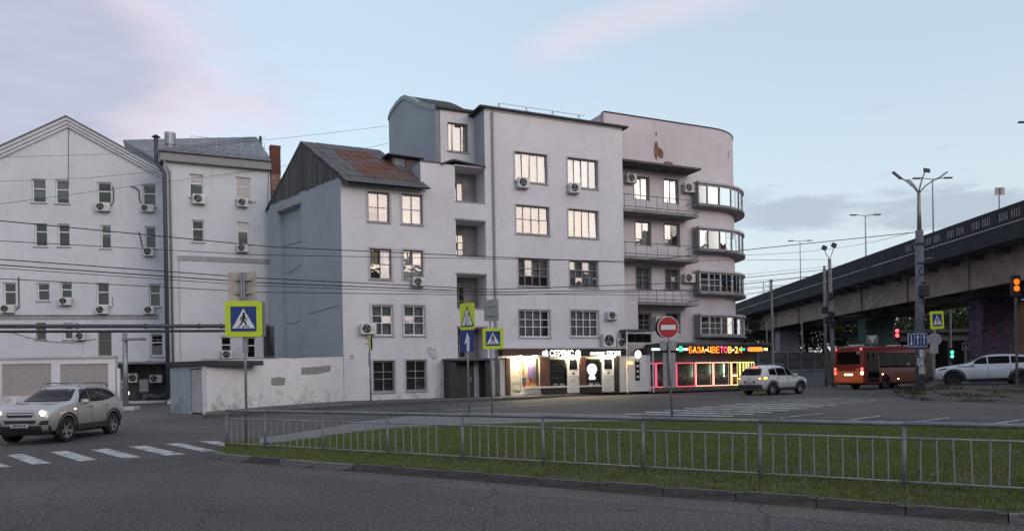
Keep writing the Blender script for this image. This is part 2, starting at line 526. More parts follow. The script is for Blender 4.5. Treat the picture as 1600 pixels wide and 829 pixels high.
M_RIGHT = stucco('rosy_render', (0.64, 0.575, 0.595), stain=(0.30, 0.26, 0.26), amount=0.5)
M_BLUEW = stucco('blue_side_render', (0.365, 0.415, 0.445), stain=(0.13, 0.155, 0.17), amount=0.75, bare=(0.42, 0.46, 0.48))
M_LEFTB = stucco('grey_render', (0.65, 0.66, 0.69), stain=(0.36, 0.355, 0.37), amount=0.32)
M_WHITEW = stucco('white_wall_render', (0.77, 0.73, 0.735), stain=(0.22, 0.2, 0.2), amount=0.15)
M_PEBBLE = plain('pebble_dash', (0.40, 0.35, 0.335), 0.9, var=0.25, scale=30, bump=0.8)
M_TRIM = plain('grey_trim', (0.36, 0.34, 0.35), 0.8, var=0.15, scale=3, dirt=((0.2, 0.19, 0.19), 0.5))
M_TRIMW = plain('pale_trim', (0.52, 0.49, 0.51), 0.8, var=0.1, scale=3)
M_CONC = plain('weathered_concrete', (0.26, 0.245, 0.25), 0.9, var=0.22, scale=1.5, bump=0.4, dirt=((0.11, 0.10, 0.10), 0.7))
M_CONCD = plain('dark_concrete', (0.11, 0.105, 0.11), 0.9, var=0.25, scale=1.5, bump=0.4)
M_ROOF = plain('dark_roof_felt', (0.045, 0.043, 0.045), 0.8, var=0.3, scale=2)
M_ROOFM = plain('grey_roof_metal', (0.20, 0.21, 0.235), 0.5, metal=0.35, var=0.15, scale=1.0)
M_SOFFIT = plain('fascia_board', (0.27, 0.26, 0.265), 0.7, var=0.1)
M_SHEETG = rusty('grey_roof_sheet', (0.105, 0.105, 0.112), (0.085, 0.055, 0.045), 0.58, 0.78)
M_SHEETR = rusty('rusty_roof_sheet', (0.115, 0.105, 0.105), (0.135, 0.052, 0.034), 0.25, 0.55)
M_PLANK = wood('weathered_planks', (0.105, 0.104, 0.098), var=0.45)
M_FRAMEW = plain('white_window_frame', (0.74, 0.73, 0.72), 0.5, var=0.06)
M_FRAMEO = plain('old_window_frame', (0.27, 0.245, 0.23), 0.7, var=0.25, scale=8, dirt=((0.16, 0.14, 0.13), 0.6))
M_FRAMEB = plain('brown_window_frame', (0.19, 0.15, 0.13), 0.7, var=0.2)
M_GLASS = glass('window_glass', 0.15, wave=0.04)
M_GLASSL = glass('dim_window_glass', 0.11)
M_GLASSD = glass('dark_window_glass', 0.07, (0.55, 0.6, 0.62))
M_GLASSS = glass('shop_glass', 0.045, (0.93, 0.95, 0.95), wave=0)
M_CURT = plain('white_curtain', (0.62, 0.58, 0.50), 0.9, var=0.2, scale=3)
M_CURTY = plain('cream_curtain', (0.58, 0.47, 0.30), 0.9, var=0.2, scale=3)
M_CURTO = plain('apricot_curtain', (0.55, 0.33, 0.22), 0.9, var=0.2, scale=3)
M_CURTG = plain('grey_curtain', (0.24, 0.23, 0.23), 0.9, var=0.3, scale=3)
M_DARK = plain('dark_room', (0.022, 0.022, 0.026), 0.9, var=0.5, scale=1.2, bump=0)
M_BLIND = plain('grey_blind', (0.33, 0.33, 0.34), 0.8, var=0.1)
M_BLACK = plain('black_metal', (0.016, 0.016, 0.018), 0.5, var=0.2)
M_DOOR = plain('dark_steel_door', (0.022, 0.022, 0.025), 0.45, var=0.2)
M_GALV = plain('galvanised_steel', (0.30, 0.31, 0.325), 0.45, metal=0.6, var=0.18, scale=5, dirt=((0.16, 0.15, 0.15), 0.5))
M_RAILB = plain('pale_railing_bar', (0.30, 0.31, 0.31), 0.5, metal=0.2, var=0.15, scale=9, dirt=((0.15, 0.14, 0.13), 0.5))
M_RAIL = plain('grey_painted_rail', (0.20, 0.212, 0.22), 0.5, metal=0.25, var=0.15, scale=9, dirt=((0.11, 0.10, 0.095), 0.6))
M_POLE = plain('sign_pole_steel', (0.27, 0.275, 0.285), 0.5, metal=0.4, var=0.15, scale=4)
M_PIPE = plain('dark_painted_pipe', (0.060, 0.066, 0.078), 0.6, var=0.2, scale=4, dirt=((0.06, 0.055, 0.05), 0.5))
M_PIPEG = plain('grey_drainpipe', (0.32, 0.31, 0.32), 0.6, metal=0.3, var=0.15)
M_ACW = plain('off_white_plastic', (0.64, 0.63, 0.61), 0.5, var=0.08, dirt=((0.3, 0.28, 0.26), 0.4))
M_ACD = plain('fan_grille_black', (0.02, 0.02, 0.022), 0.6, var=0.2)
M_ACB = plain('fan_blade_grey', (0.22, 0.22, 0.22), 0.6)
M_BRICK = plain('chimney_brick', (0.17, 0.062, 0.045), 0.9, var=0.35, scale=9, bump=0.5)
M_WIRE = plain('black_cable', (0.018, 0.018, 0.02), 0.7, var=0.1, bump=0)
M_WOODS = wood('stained_slats', (0.14, 0.062, 0.04), (0.2, 0.2, 1))
M_WOODD = wood('dark_slats', (0.055, 0.04, 0.036), (0.2, 0.2, 1))
M_SHOPB = plain('black_fascia', (0.012, 0.012, 0.013), 0.4, var=0.1)
M_SHOPW = plain('white_shop_panel', (0.62, 0.60, 0.56), 0.5, var=0.06)
M_LINO = plain('shop_interior_wall', (0.70, 0.66, 0.58), 0.8, var=0.05)
M_YELLOW = plain('fluorescent_yellow_sheeting', (0.60, 0.72, 0.025), 0.45, var=0.04, bump=0)
M_SBLUE = plain('blue_sign_sheeting', (0.012, 0.045, 0.20), 0.45, var=0.05, bump=0)
M_SWHITE = plain('white_sign_sheeting', (0.72, 0.74, 0.76), 0.45, var=0.04, bump=0)
M_SRED = plain('red_sign_sheeting', (0.42, 0.012, 0.022), 0.45, var=0.05, bump=0)
M_SBLACK = plain('black_sign_print', (0.012, 0.012, 0.014), 0.5, bump=0)
M_SBACK = plain('grey_sign_back', (0.30, 0.30, 0.31), 0.55, metal=0.3, var=0.12, scale=4, dirt=((0.17, 0.16, 0.15), 0.5))
M_SBACKB = plain('beige_sign_back', (0.48, 0.42, 0.36), 0.6, metal=0.1, var=0.15, scale=4, dirt=((0.25, 0.2, 0.17), 0.5))
M_TYRE = plain('tyre_rubber', (0.014, 0.014, 0.015), 0.85, var=0.2)
M_RIM = plain('alloy_rim', (0.34, 0.34, 0.35), 0.35, metal=0.8, var=0.1)
M_RIMD = plain('dark_rim', (0.035, 0.035, 0.038), 0.4, metal=0.6)
M_PLAST = plain('black_plastic', (0.022, 0.022, 0.023), 0.65, var=0.15)
M_CHROME = plain('chrome', (0.55, 0.55, 0.56), 0.18, metal=1.0, var=0.03, bump=0)
M_CARG = plain('dark_car_glass', (0.006, 0.007, 0.008), 0.05, var=0.05, bump=0, spec=0.28)
M_BUSG = plain('tinted_bus_glass', (0.010, 0.009, 0.009), 0.12, var=0.05, bump=0, spec=0.06)
M_GRASSV = leafy('verge_grass_blades', (0.055, 0.062, 0.024))
M_SILVER = carpaint('silver_car_paint', (0.46, 0.44, 0.43), 0.45)
M_WHITEC = carpaint('white_car_paint', (0.62, 0.61, 0.62))
M_WHITEB = carpaint('bluish_white_car_paint', (0.60, 0.64, 0.70))
M_HEADL = emit('headlight_glow', (1.0, 0.88, 0.66), 2.5)
M_LENS = plain('clear_lens', (0.55, 0.55, 0.56), 0.1, var=0.05, bump=0, coat=0.8)
M_TAIL = emit('tail_light_glow', (1.0, 0.10, 0.07), 1.0)
M_TAILO = emit('turn_light_glow', (1.0, 0.42, 0.08), 1.0)
M_TAILR = plain('red_lens', (0.32, 0.01, 0.01), 0.15, bump=0, coat=0.8)
M_PLATE = plain('number_plate', (0.5, 0.5, 0.5), 0.5, var=0.1, scale=20)
M_BUSR = carpaint('dark_red_bus_paint', (0.21, 0.014, 0.010), rough=0.5, dirty=0.12, coat=0.25)
M_BUSO = carpaint('orange_bus_paint', (0.80, 0.15, 0.015), dirty=0.15)
M_LAMPW = emit('white_led', (1.0, 0.97, 0.92), 0.9)
M_SHOPL = emit('shop_ceiling_lamp', (1.0, 0.82, 0.52), 60.0)
M_LIT = emit('lit_room_lamp', (1.0, 0.93, 0.75), 1.2)
M_NEONP = emit('pink_neon', (1.0, 0.13, 0.20), 0.40)
M_NEONW = emit('warm_neon', (1.0, 0.50, 0.36), 0.55)
M_NEONY = emit('yellow_neon', (0.95, 0.85, 0.25), 0.45)
M_LEDO = emit('orange_led_letters', (1.0, 0.20, 0.02), 0.75)
M_LEDY = emit('yellow_led_letters', (1.0, 0.46, 0.06), 0.75)
M_LEDP = emit('pink_led_letters', (1.0, 0.10, 0.22), 0.7)
M_LEDG = emit('green_led', (0.05, 0.75, 0.40), 0.4)
M_LEDC = emit('pale_led', (0.75, 1.0, 0.92), 0.5)
M_TLR = emit('red_traffic_lamp', (1.0, 0.07, 0.09), 1.0)
M_TLG = emit('green_traffic_lamp', (0.10, 1.0, 0.55), 0.6)
M_TLO = emit('amber_traffic_lamp', (1.0, 0.10, 0.006), 0.8)
M_GIRDER = plain('beige_painted_girder', (0.29, 0.24, 0.205), 0.75, var=0.2, scale=0.6, bump=0.2, dirt=((0.16, 0.13, 0.11), 0.6))
M_FASCIA = plain('slate_bridge_fascia', (0.026, 0.031, 0.041), 0.75, var=0.2, scale=0.8, spec=0.2, dirt=((0.05, 0.052, 0.06), 0.5))
M_PIER = plain('pier_concrete', (0.26, 0.27, 0.30), 0.9, var=0.15, scale=0.8)
M_LEAF = leafy('tree_leaves', (0.040, 0.055, 0.022))
M_BARK = plain('bark', (0.06, 0.05, 0.042), 0.9, var=0.3, scale=6, bump=0.5)
def mural(name, cols):
    m, nt, b, _ = _nt(name)
    v = _coords(nt, (0.5, 0.5, 1.6))
    c = None
    n = _noise(nt, v, 0.9, 5, 0.6, 0.8); n2 = _noise(nt, _coords(nt), 2.2, 4, 0.6, 1.5)
    c = _mix(nt, _ramp(nt, n, 0.42, 0.5), cols[0], cols[1])
    c = _mix(nt, _ramp(nt, n2, 0.52, 0.58), c, cols[2])
    nt.links.new(c, b.inputs['Base Color']); b.inputs['Roughness'].default_value = 0.8
    return m
M_MURALG = mural('green_graffiti_paint', ((0.02, 0.06, 0.055), (0.03, 0.085, 0.07), (0.05, 0.11, 0.10)))
M_MURALP = mural('purple_graffiti_paint', ((0.045, 0.038, 0.075), (0.12, 0.05, 0.105), (0.026, 0.03, 0.055)))

# ------------------------------------------------------------------ setting: streets
def slab(name, poly, h, mat, side=0.0, parent=None, zf=None, kind=None):
    """a sheet (or, with side, a kerbed block) that follows the street surface"""
    zf = zf or (lambda x, y: gz(y) + h)
    bm = bmesh.new()
    vs = [bm.verts.new((p[0], p[1], 0)) for p in poly]
    bm.faces.new(vs)
    ys = [p[1] for p in poly]
    y = 20.0
    while y < 38.5:
        if min(ys) < y < max(ys):
            bmesh.ops.bisect_plane(bm, geom=bm.verts[:] + bm.edges[:] + bm.faces[:], plane_co=(0, y, 0), plane_no=(0, 1, 0))
        y += 1.5
    for f in bm.faces:
        if f.normal.z < 0: f.normal_flip()
    bm.normal_update()
    for v in bm.verts: v.co.z = zf(v.co.x, v.co.y)
    if side:
        be = [e for e in bm.edges if e.is_boundary]
        r = bmesh.ops.extrude_edge_only(bm, edges=be)
        for v in r['geom']:
            if isinstance(v, bmesh.types.BMVert): v.co.z -= side
    bmesh.ops.triangulate(bm, faces=bm.faces[:])
    me = bpy.data.meshes.new(name); bm.to_mesh(me); bm.free()
    me.materials.append(mat)
    o = bpy.data.objects.new(name, me)
    link(o, parent, MW[parent.name] if parent else None)
    if kind: o['kind'] = kind
    return o
def inside(poly, X, Y):
    r = np.zeros(X.shape, bool)
    n = len(poly)
    for i in range(n):
        x0, y0 = poly[i][0], poly[i][1]; x1, y1 = poly[(i + 1) % n][0], poly[(i + 1) % n][1]
        c = ((y0 > Y) != (y1 > Y)) & (X < (x1 - x0) * (Y - y0) / (y1 - y0 + 1e-12) + x0)
        r ^= c
    return r
def blades(name, pts, hmin, hmax, wmin, wmax, mat, parent=None, lean=0.35):
    n = len(pts)
    a = RNG.uniform(0, 2 * np.pi, n); h = RNG.uniform(hmin, hmax, n); w = RNG.uniform(wmin, wmax, n)
    la = RNG.uniform(0, 2 * np.pi, n); ll = RNG.uniform(0, lean, n) * h
    p = np.asarray(pts)
    dxy = np.stack([np.cos(a) * w, np.sin(a) * w, np.zeros(n)], 1)
    tip = p + np.stack([np.cos(la) * ll, np.sin(la) * ll, h], 1)
    V = np.empty((n * 3, 3)); V[0::3] = p - dxy; V[1::3] = p + dxy; V[2::3] = tip
    me = bpy.data.meshes.new(name)
    me.vertices.add(n * 3); me.vertices.foreach_set('co', V.ravel())
    me.loops.add(n * 3); me.loops.foreach_set('vertex_index', np.arange(n * 3, dtype=np.int32))
    me.polygons.add(n); me.polygons.foreach_set('loop_start', np.arange(0, n * 3, 3, dtype=np.int32))
    me.update(calc_edges=True)
    me.materials.append(mat)
    o = bpy.data.objects.new(name, me)
    link(o, parent, MW[parent.name] if parent else None)
    o['kind'] = 'stuff'
    return o

# the ground: one sheet to the horizon, asphalt
mb = MB()
gy = [-60, 0, 10, 20] + [20 + 1.5 * i for i in range(1, 13)] + [60, 120, 400, 3000]
gx = [-3000, -300, -60, -20, 0, 20, 60, 300, 3000]
mb.add([(x, y, gz(y)) for y in gy for x in gx],
       [(j * len(gx) + i, j * len(gx) + i + 1, (j + 1) * len(gx) + i + 1, (j + 1) * len(gx) + i) for j in range(len(gy) - 1) for i in range(len(gx) - 1)])
ground = mb.build('road', M_ASPH); ground['kind'] = 'structure'

# the island in front: kerb, turf, a paved path along its far edge
near_px = [(326, 712), (348, 718.4), (473, 729.6), (626, 741.4), (745, 750.8), (860, 760.5), (1050, 775.7), (1244, 789.6), (1360, 801), (1484, 810.4), (1600, 819.6), (1760, 833)]
far_px = [(1760, 677), (1600, 670), (1450, 665), (1300, 660.5), (1100, 655), (980, 652), (850, 648.5), (740, 648), (640, 653), (553, 664), (472, 679), (400, 690), (352, 697)]
near = [G(*p) for p in near_px]; far = [G(*p) for p in far_px]
ISL = near + far
def inset(line, d):
    """shift an open line sideways by d (to its left)"""
    out = []
    for i, p in enumerate(line):
        a, b = line[max(i - 1, 0)], line[min(i + 1, len(line) - 1)]
        t = (b - a).to_2d().normalized()
        out.append(Vector((p.x - t.y * d, p.y + t.x * d, p.z)))
    return out
near_in = inset(near, 0.16); far_in = inset(far, 0.14)
island = slab('traffic_island', near_in + far_in, 0.11, M_SOIL, 0.11, kind='structure')
# kerb stones, one by one
kerb = tag(bpy.data.objects.new('kerb', None), kind='structure'); link(kerb)
def kerb_run(line, length, hgt, parent, mats, wid=0.15, seed=1):
    rr = random.Random(seed)
    pts = [p.copy() for p in line]
    seg = [(pts[i + 1] - pts[i]).to_2d().length for i in range(len(pts) - 1)]
    tot = sum(seg)
    def at(s):
        for i, l in enumerate(seg):
            if s <= l or i == len(seg) - 1: return pts[i].lerp(pts[i + 1], min(s / l, 1.0)), (pts[i + 1] - pts[i]).to_2d().normalized()
            s -= l
    n = max(1, int(tot / length))
    me = {}
    for k in range(n):
        s0, s1 = tot * k / n, tot * (k + 1) / n
        a, _ = at(s0); b, _ = at(s1)
        d = (b - a).to_2d(); L = d.length; d.normalize()
        mat = mats[1] if rr.random() < 0.38 else mats[0]
        if mat.name not in me:
            q = MB(); q.box(0, 1, 0, 1, -0.3, 1); m_ = q.mesh('kerb_stone'); m_.materials.append(mat)
            bm = bmesh.new(); bm.from_mesh(m_); 
            bmesh.ops.bevel(bm, geom=[e for e in bm.edges if all(v.co.z > 0.5 for v in e.verts)], offset=0.10, segments=2, affect='EDGES')
            bm.to_mesh(m_); bm.free()
            me[mat.name] = m_
        M = Matrix.Identity(4)
        jx = rr.uniform(-0.012, 0.012)
        M.col[0][:3] = Vector((d.x, d.y, (gz(b.y) - gz(a.y)) / L)) * (L - 0.014)
        M.col[1][:3] = Vector((-d.y, d.x, 0)) * wid
        M.col[2][:3] = (0, 0, hgt + rr.uniform(-0.012, 0.008))
        M.col[3][:3] = (a.x + d.x * 0.007 - d.y * jx, a.y + d.y * 0.007 + d.x * jx, gz(a.y))
        o = bpy.data.objects.new('kerb_stone', me[mat.name]); link(o, parent, M)
kerb_run(near, 1.0, 0.13, kerb, (M_KERB, M_KERBW), seed=4)
kerb_run(far[:], 1.0, 0.13, kerb, (M_KERB, M_KERB), 0.13, seed=5)
# path: along the far side, only left of the no-entry sign
path_near_px = [(1010, 656.2), (960, 657), (850, 659.5), (720, 662.6), (606, 668.7), (540, 676), (470, 686), (405, 694)]
path_poly = [G(p[0], p[1], 0.12) for p in path_near_px]
pf = [p for p, q in zip(far_in, far_px) if 395 <= q[0] <= 990]
slab('path', [Vector((v.x, v.y, 0)) for v in pf] + [Vector((v.x, v.y, 0)) for v in reversed(path_poly)], 0.125, M_PATH, 0.06, kind='structure')
# turf
turf_poly = [(p.x, p.y) for p in near_in] + [(p.x, p.y) for p, q in zip(far_in, far_px) if q[0] >= 1090] + [(p.x, p.y) for p in path_poly] + [(p.x, p.y) for p in far_in[-2:]]
xs = [p[0] for p in turf_poly]; ys = [p[1] for p in turf_poly]
NB = 420000
X = RNG.uniform(min(xs), max(xs), NB); Y = RNG.uniform(min(ys), max(ys), NB)
keep = inside(turf_poly, X, Y) & (np.abs(X / np.maximum(Y, 1)) < 0.80)
keep &= RNG.uniform(0, 1, NB) < np.clip((17.0 / Y) ** 1.0, 0.3, 1)
X, Y = X[keep], Y[keep]
dens = 0.5 + 0.3 * np.sin(X * 1.7 + np.sin(Y * 2.3)) * np.sin(Y * 1.9 + np.cos(X * 1.1)) + 0.3 * np.sin(X * 4.1 + 2 * np.sin(Y * 1.3)) * np.sin(Y * 5.3 + X)
keep = RNG.uniform(0, 1, len(X)) < np.clip(0.25 + 0.75 * dens, 0.08, 1)
X, Y = X[keep], Y[keep]
zg = np.array([gz(y) for y in Y]) + 0.105
pts = np.stack([X, Y, zg], 1)
dry = RNG.uniform(0, 1, len(X)) < np.clip(0.08 + 0.2 * np.sin(pts[:, 0] * 0.9 + 1) * np.sin(pts[:, 1] * 1.3), 0.03, 0.4)
blades('grass', pts[~dry], 0.025, 0.075, 0.006, 0.014, M_GRASS)['label'] = 'short mown green grass on the traffic island'
blades('dry_grass', pts[dry], 0.03, 0.09, 0.005, 0.012, M_GRASSD)['label'] = 'dry stalks among the grass on the traffic island'
bpy.data.objects['grass']['category'] = 'grass'; bpy.data.objects['dry_grass']['category'] = 'grass'

# longer weeds in tufts along the kerb and about the railing posts
tuft = []
for k_ in range(60):
    f_ = RNG.uniform(0, len(near_in) - 1.001); i_ = int(f_); p_ = near_in[i_].lerp(near_in[i_ + 1], f_ - i_)
    d_ = RNG.uniform(0.0, 1.0) ** 2 * 3.0
    cx_, cy_ = p_.x + RNG.normal(0, 0.1), p_.y + 0.03 + d_
    for _ in range(int(RNG.integers(8, 26))):
        tuft.append((cx_ + RNG.normal(0, 0.07), cy_ + abs(RNG.normal(0, 0.06)), gz(cy_) + 0.10))
w_ = blades('weeds', tuft, 0.06, 0.15, 0.006, 0.013, M_GRASSD, lean=0.8); w_['label'] = 'longer dry weeds in tufts along the island kerb'; w_['category'] = 'weeds'

# pavement along the buildings
pv_px = [(322, 653.5), (400, 648), (470, 642.5), (538, 638.3), (600, 634), (680, 630.5), (800, 625), (900, 619), (975, 615.5), (1080, 611), (1165, 607.5), (1215, 603)]
pv = [G(*p) for p in pv_px]
FO = G(538, 626, 0.15)                          # foot of the facade's left corner
FD = Vector((0.908, 0.419)).normalized()
FN = Vector((FD.y, -FD.x))
back = []
for t in (62, 40, 20, 0, -8):
    b = FO.to_2d() + FD * t - FN * 7
    back.append(Vector((b.x, b.y, 0)))
back.append(Vector((-15.5, 40, 0)))
back.append(Vector((pv[0].x - 0.8, pv[0].y + 2.0, 0)))
pv_in = inset(pv, 0.14)
pavement = slab('pavement', [Vector((v.x, v.y, 0)) for v in pv_in] + back, 0.15, M_PAVE, 0.15, kind='structure')
kerb2 = tag(bpy.data.objects.new('pavement_kerb', None), kind='structure'); link(kerb2)
kerb_run(pv, 1.0, 0.155, kerb2, (M_KERB, M_KERB), 0.135, seed=8)

# painted markings
def mark(name, quad, mat=M_PAINT, h=0.004):
    o = slab(name, quad, h, mat, kind='structure')
    return o
def strip(name, a, b, w, mat=M_PAINT, h=0.004):
    d = (b - a).to_2d().normalized(); n = Vector((-d.y, d.x, 0)) * w / 2
    return mark(name, [a - n, b - n, b + n, a + n], mat, h)
zeb = tag(bpy.data.objects.new('crosswalk', None), kind='structure'); link(zeb)
for q in [[(11, 710.5), (36, 708.3), (80.5, 723), (50, 725)], [(78, 705.5), (105, 703.7), (152.5, 718), (125, 720.4)],
          [(140.7, 701.8), (167, 700), (220, 713.6), (192.5, 715.5)], [(201, 697.4), (227.5, 695.6), (290, 709.4), (260, 711)],
          [(258, 693), (282, 691.7), (335, 703.3), (317, 705)], [(312, 689.3), (334, 687.9), (372, 695), (352, 697)],
          [(-60, 716), (-33, 713.5), (18, 728.5), (-10, 730.5)]]:
    slab('stripe', [G(*p) for p in q], 0.004, M_PAINT, parent=zeb)
zeb2 = tag(bpy.data.objects.new('far_crosswalk', None), kind='structure'); link(zeb2)
la, lb, ra, rb = G(906, 652.6), G(1262, 621.5), G(1080, 656.5), G(1412, 622.5)
for i in range(14):
    f = i / 13
    a, b = la.lerp(lb, f), ra.lerp(rb, f)
    d = (b - a).to_2d().normalized(); n = Vector((-d.y, d.x, 0)) * 0.21
    slab('stripe', [a - n, b - n, b + n, a + n], 0.004, M_PAINT2 if i > 8 else M_PAINT, parent=zeb2)
for a, b, w, m_ in [((1174, 657), (1286, 645), 0.13, M_PAINT), ((1288, 660), (1377, 649), 0.13, M_PAINT), ((1400, 662), (1484, 652), 0.13, M_PAINT), ((1530, 664), (1605, 654), 0.13, M_PAINT),
                    ((560, 647.5), (700, 640.5), 0.14, M_PAINT2), ((700, 640.5), (905, 628.5), 0.14, M_PAINT), ((225, 672.5), (355, 665), 0.12, M_PAINT2), ((790, 632.5), (850, 626), 0.12, M_PAINT2), ((1060, 621), (1110, 618.5), 0.15, M_PAINT2)]:
    strip('lane_line', G(*a), G(*b), w, m_)
# worn asphalt patches
M_PATCH = asphalt('asphalt_patch', (0.050, 0.050, 0.053))
M_DUST = asphalt('dusty_asphalt', (0.10, 0.093, 0.087))
slab('road_patch', [G(*p) for p in [(1240, 660), (1600, 664), (1600, 655), (1360, 652)]], 0.002, M_PATCH, kind='structure')
slab('yard', [G(*p) for p in [(180, 663), (240, 656), (330, 655), (330, 648), (300, 634), (180, 634)]], 0.003, M_DUST, kind='structure')

# dust along the kerb, repaired strips with tar joints, manholes, oil spots
def ribbon(name, line, d0, d1, h, mat):
    a, b = inset(line, d0), inset(line, d1)
    return slab(name, a + b[::-1], h, mat, kind='structure')
M_KDUST = asphalt('kerbside_dust', (0.092, 0.079, 0.072))
ribbon('kerbside_dust', near[1:], -0.02, -0.85, 0.003, M_KDUST)
M_TAR = plain('tar_joint', (0.022, 0.021, 0.022), 0.5, var=0.2)
def patch_sheet(pxs, mat):
    pl = [G(*p) for p in pxs]; slab('road_patch', pl, 0.002, mat, kind='structure')
    for i_ in range(len(pl)): strip('tar_joint', pl[i_], pl[(i_ + 1) % len(pl)], 0.04, M_TAR, 0.006)
patch_sheet([(620, 645.5), (700, 641.5), (690, 637), (615, 641)], M_PATCH)
M_OIL = plain('oil_stain', (0.040, 0.037, 0.036), 0.5, var=0.4, scale=3)
for x_, y_, r_ in ((525, 741, 0.10), (655, 754, 0.16), (980, 795, 0.10), (1300, 652, 0.3), (668, 812, 0.07)):
    c_ = G(x_, y_); n_ = 11
    slab('oil_stain', [c_ + Vector((math.cos(2 * math.pi * i_ / n_) * r_ * random.uniform(0.5, 1.3) * 1.9, math.sin(2 * math.pi * i_ / n_) * r_ * random.uniform(0.5, 1.2), 0)) for i_ in range(n_)], 0.005, M_OIL, kind='structure')

# raised verge on the right
MO = []
def mound_z(x, y):
    f = min(max((y - 31.3) / 6.2, 0), 1); f = f * f * (3 - 2 * f)
    bk = min(max((44.5 - y) / 2.5, 0), 1)
    e = min(max((x - (17.2 + (y - 31.3) * 0.50)) / 1.6, 0), 1)
    return gz(y) + 0.12 + 0.36 * f * bk * (0.35 + 0.65 * e) - 0.20 * (1 - bk)
kp = [G(*p) for p in [(1404, 617), (1417, 621.5), (1437, 625.4), (1482, 626.6), (1544, 628), (1600, 629.4), (1720, 633)]]
verge_k = tag(bpy.data.objects.new('verge_kerb', None), kind='structure'); link(verge_k)
kerb_run(kp, 1.1, 0.13, verge_k, (M_KERB, M_KERBW), 0.14, seed=11)
kin = inset(kp, 0.15)
mb = MB()
NX, NYv = 34, 26
rows = []
for j in range(NYv):
    fy = j / (NYv - 1)
    row = []
    for i in range(NX):
        fx = i / (NX - 1)
        k = fx * (len(kin) - 1); i0 = min(int(k), len(kin) - 2)
        p = kin[i0].lerp(kin[i0 + 1], k - i0)
        tx, ty = 22.8 + fx * 18, 44.5
        x = p.x + (tx - p.x) * fy; y = p.y + (ty - p.y) * fy
        row.append(Vector((x, y, mound_z(x, y))))
    rows.append(row)
mb.add([p for r_ in rows for p in r_], [(j * NX + i, j * NX + i + 1, (j + 1) * NX + i + 1, (j + 1) * NX + i) for j in range(NYv - 1) for i in range(NX - 1)])
M_VERGE = plain('gravelly_verge', (0.075, 0.068, 0.058), 0.95, var=0.4, scale=1.4, bump=0.7, dirt=((0.035, 0.04, 0.018), 0.9))
rim_ = [(0, i) for i in range(NX)] + [(j, NX - 1) for j in range(NYv)] + [(NYv - 1, i) for i in range(NX - 1, -1, -1)] + [(j, 0) for j in range(NYv - 1, -1, -1)]
for (j0, i0), (j1, i1) in zip(rim_[:-1], rim_[1:]):
    a, b = rows[j0][i0], rows[j1][i1]
    mb.add([a, b, Vector((b.x, b.y, 0.05)), Vector((a.x, a.y, 0.05))], [(0, 1, 2, 3)])
verge = mb.build('verge', M_VERGE, smooth=False, fix=False); verge['kind'] = 'structure'
vp = []
for _ in range(9000):
    fx, fy = RNG.uniform(0.0, 1), RNG.uniform(0, 0.5) ** 1.2
    k = fx * (len(kin) - 1); i0 = min(int(k), len(kin) - 2); p = kin[i0].lerp(kin[i0 + 1], k - i0)
    x = p.x + (22.8 + fx * 18 - p.x) * fy; y = p.y + (44.5 - p.y) * fy
    if math.sin(x * 1.3) * math.sin(y * 1.9 + x * 0.4) > 0.05: vp.append((x, y, mound_z(x, y)))
g_ = blades('grass', vp, 0.04, 0.13, 0.008, 0.02, M_GRASSV); g_['label'] = 'patchy grass on the raised verge beside the parked white car'; g_['category'] = 'grass'

# ------------------------------------------------------------------ the railing along the island
fa, fb = G(355, 697, 0.11), G(1600, 773, 0.11)
fd = (fb - fa).to_2d().normalized()
FEN = Surf(fa.to_2d(), fd)
def fz(y): return gz(y) + 0.10
fence = thing('pedestrian_railing', 'long grey tubular railing along the near edge of the grass island', 'railing', (fa.x, fa.y, fz(fa.y)))
post_t = [FEN.hit(x, y)[0] for x, y in [(354, 690), (414.5, 690), (505, 700), (606, 705), (723, 715), (850, 722), (1005, 735), (1188, 750), (1413, 762)]]
post_t += [post_t[-1] + 2.02, post_t[-1] + 4.04]
RH = 0.90
qp = MB(); qp.cyl((0, 0, -0.1), (0, 0, RH - 0.03), 0.027, n=10); post_me = qp.mesh('post', smooth=True); post_me.materials.append(M_RAIL)
qb = MB(); qb.cyl((0, 0, 0), (0, 0, 1), 0.011, n=8, caps=False); bar_me = qb.mesh('bar', smooth=True); bar_me.materials.append(M_RAILB)
for i, t in enumerate(post_t):
    p = FEN.pos(t, 0); M = Matrix.Translation((p.x, p.y, fz(p.y))) @ Matrix.Rotation(random.uniform(-0.02, 0.02), 4, 'Y')
    place('post', post_me, None, fence, M)
for a, b in zip(post_t[:-1], post_t[1:]):
    pa, pb = FEN.pos(a, 0), FEN.pos(b, 0)
    za, zb = fz(pa.y), fz(pb.y)
    MB().cyl((pa.x, pa.y, za + RH), (pb.x, pb.y, zb + RH), 0.034, n=10).build('top_rail', M_RAIL, fence, smooth=True)
    MB().cyl((pa.x, pa.y, za + 0.70), (pb.x, pb.y, zb + 0.70), 0.015, n=8).build('middle_rail', M_RAILB, fence, smooth=True)
    MB().cyl((pa.x, pa.y, za + 0.10), (pb.x, pb.y, zb + 0.10), 0.012, n=8).build('bottom_rail', M_RAILB, fence, smooth=True)
    n = max(5, int(round((b - a) / 0.205)))
    for k in range(1, n):
        if abs(a - post_t[3]) < 0.01 and k > n * 0.68: continue      # bars missing beside one post
        f = k / n
        p = pa.lerp(pb, f); z = za + (zb - za) * f
        M = Matrix.Translation((p.x, p.y, z + 0.10)) @ Matrix.Rotation(random.gauss(0, 0.012), 4, 'Y') @ Matrix.Scale(0.60, 4, (0, 0, 1))
        place('bar', bar_me, None, fence, M)

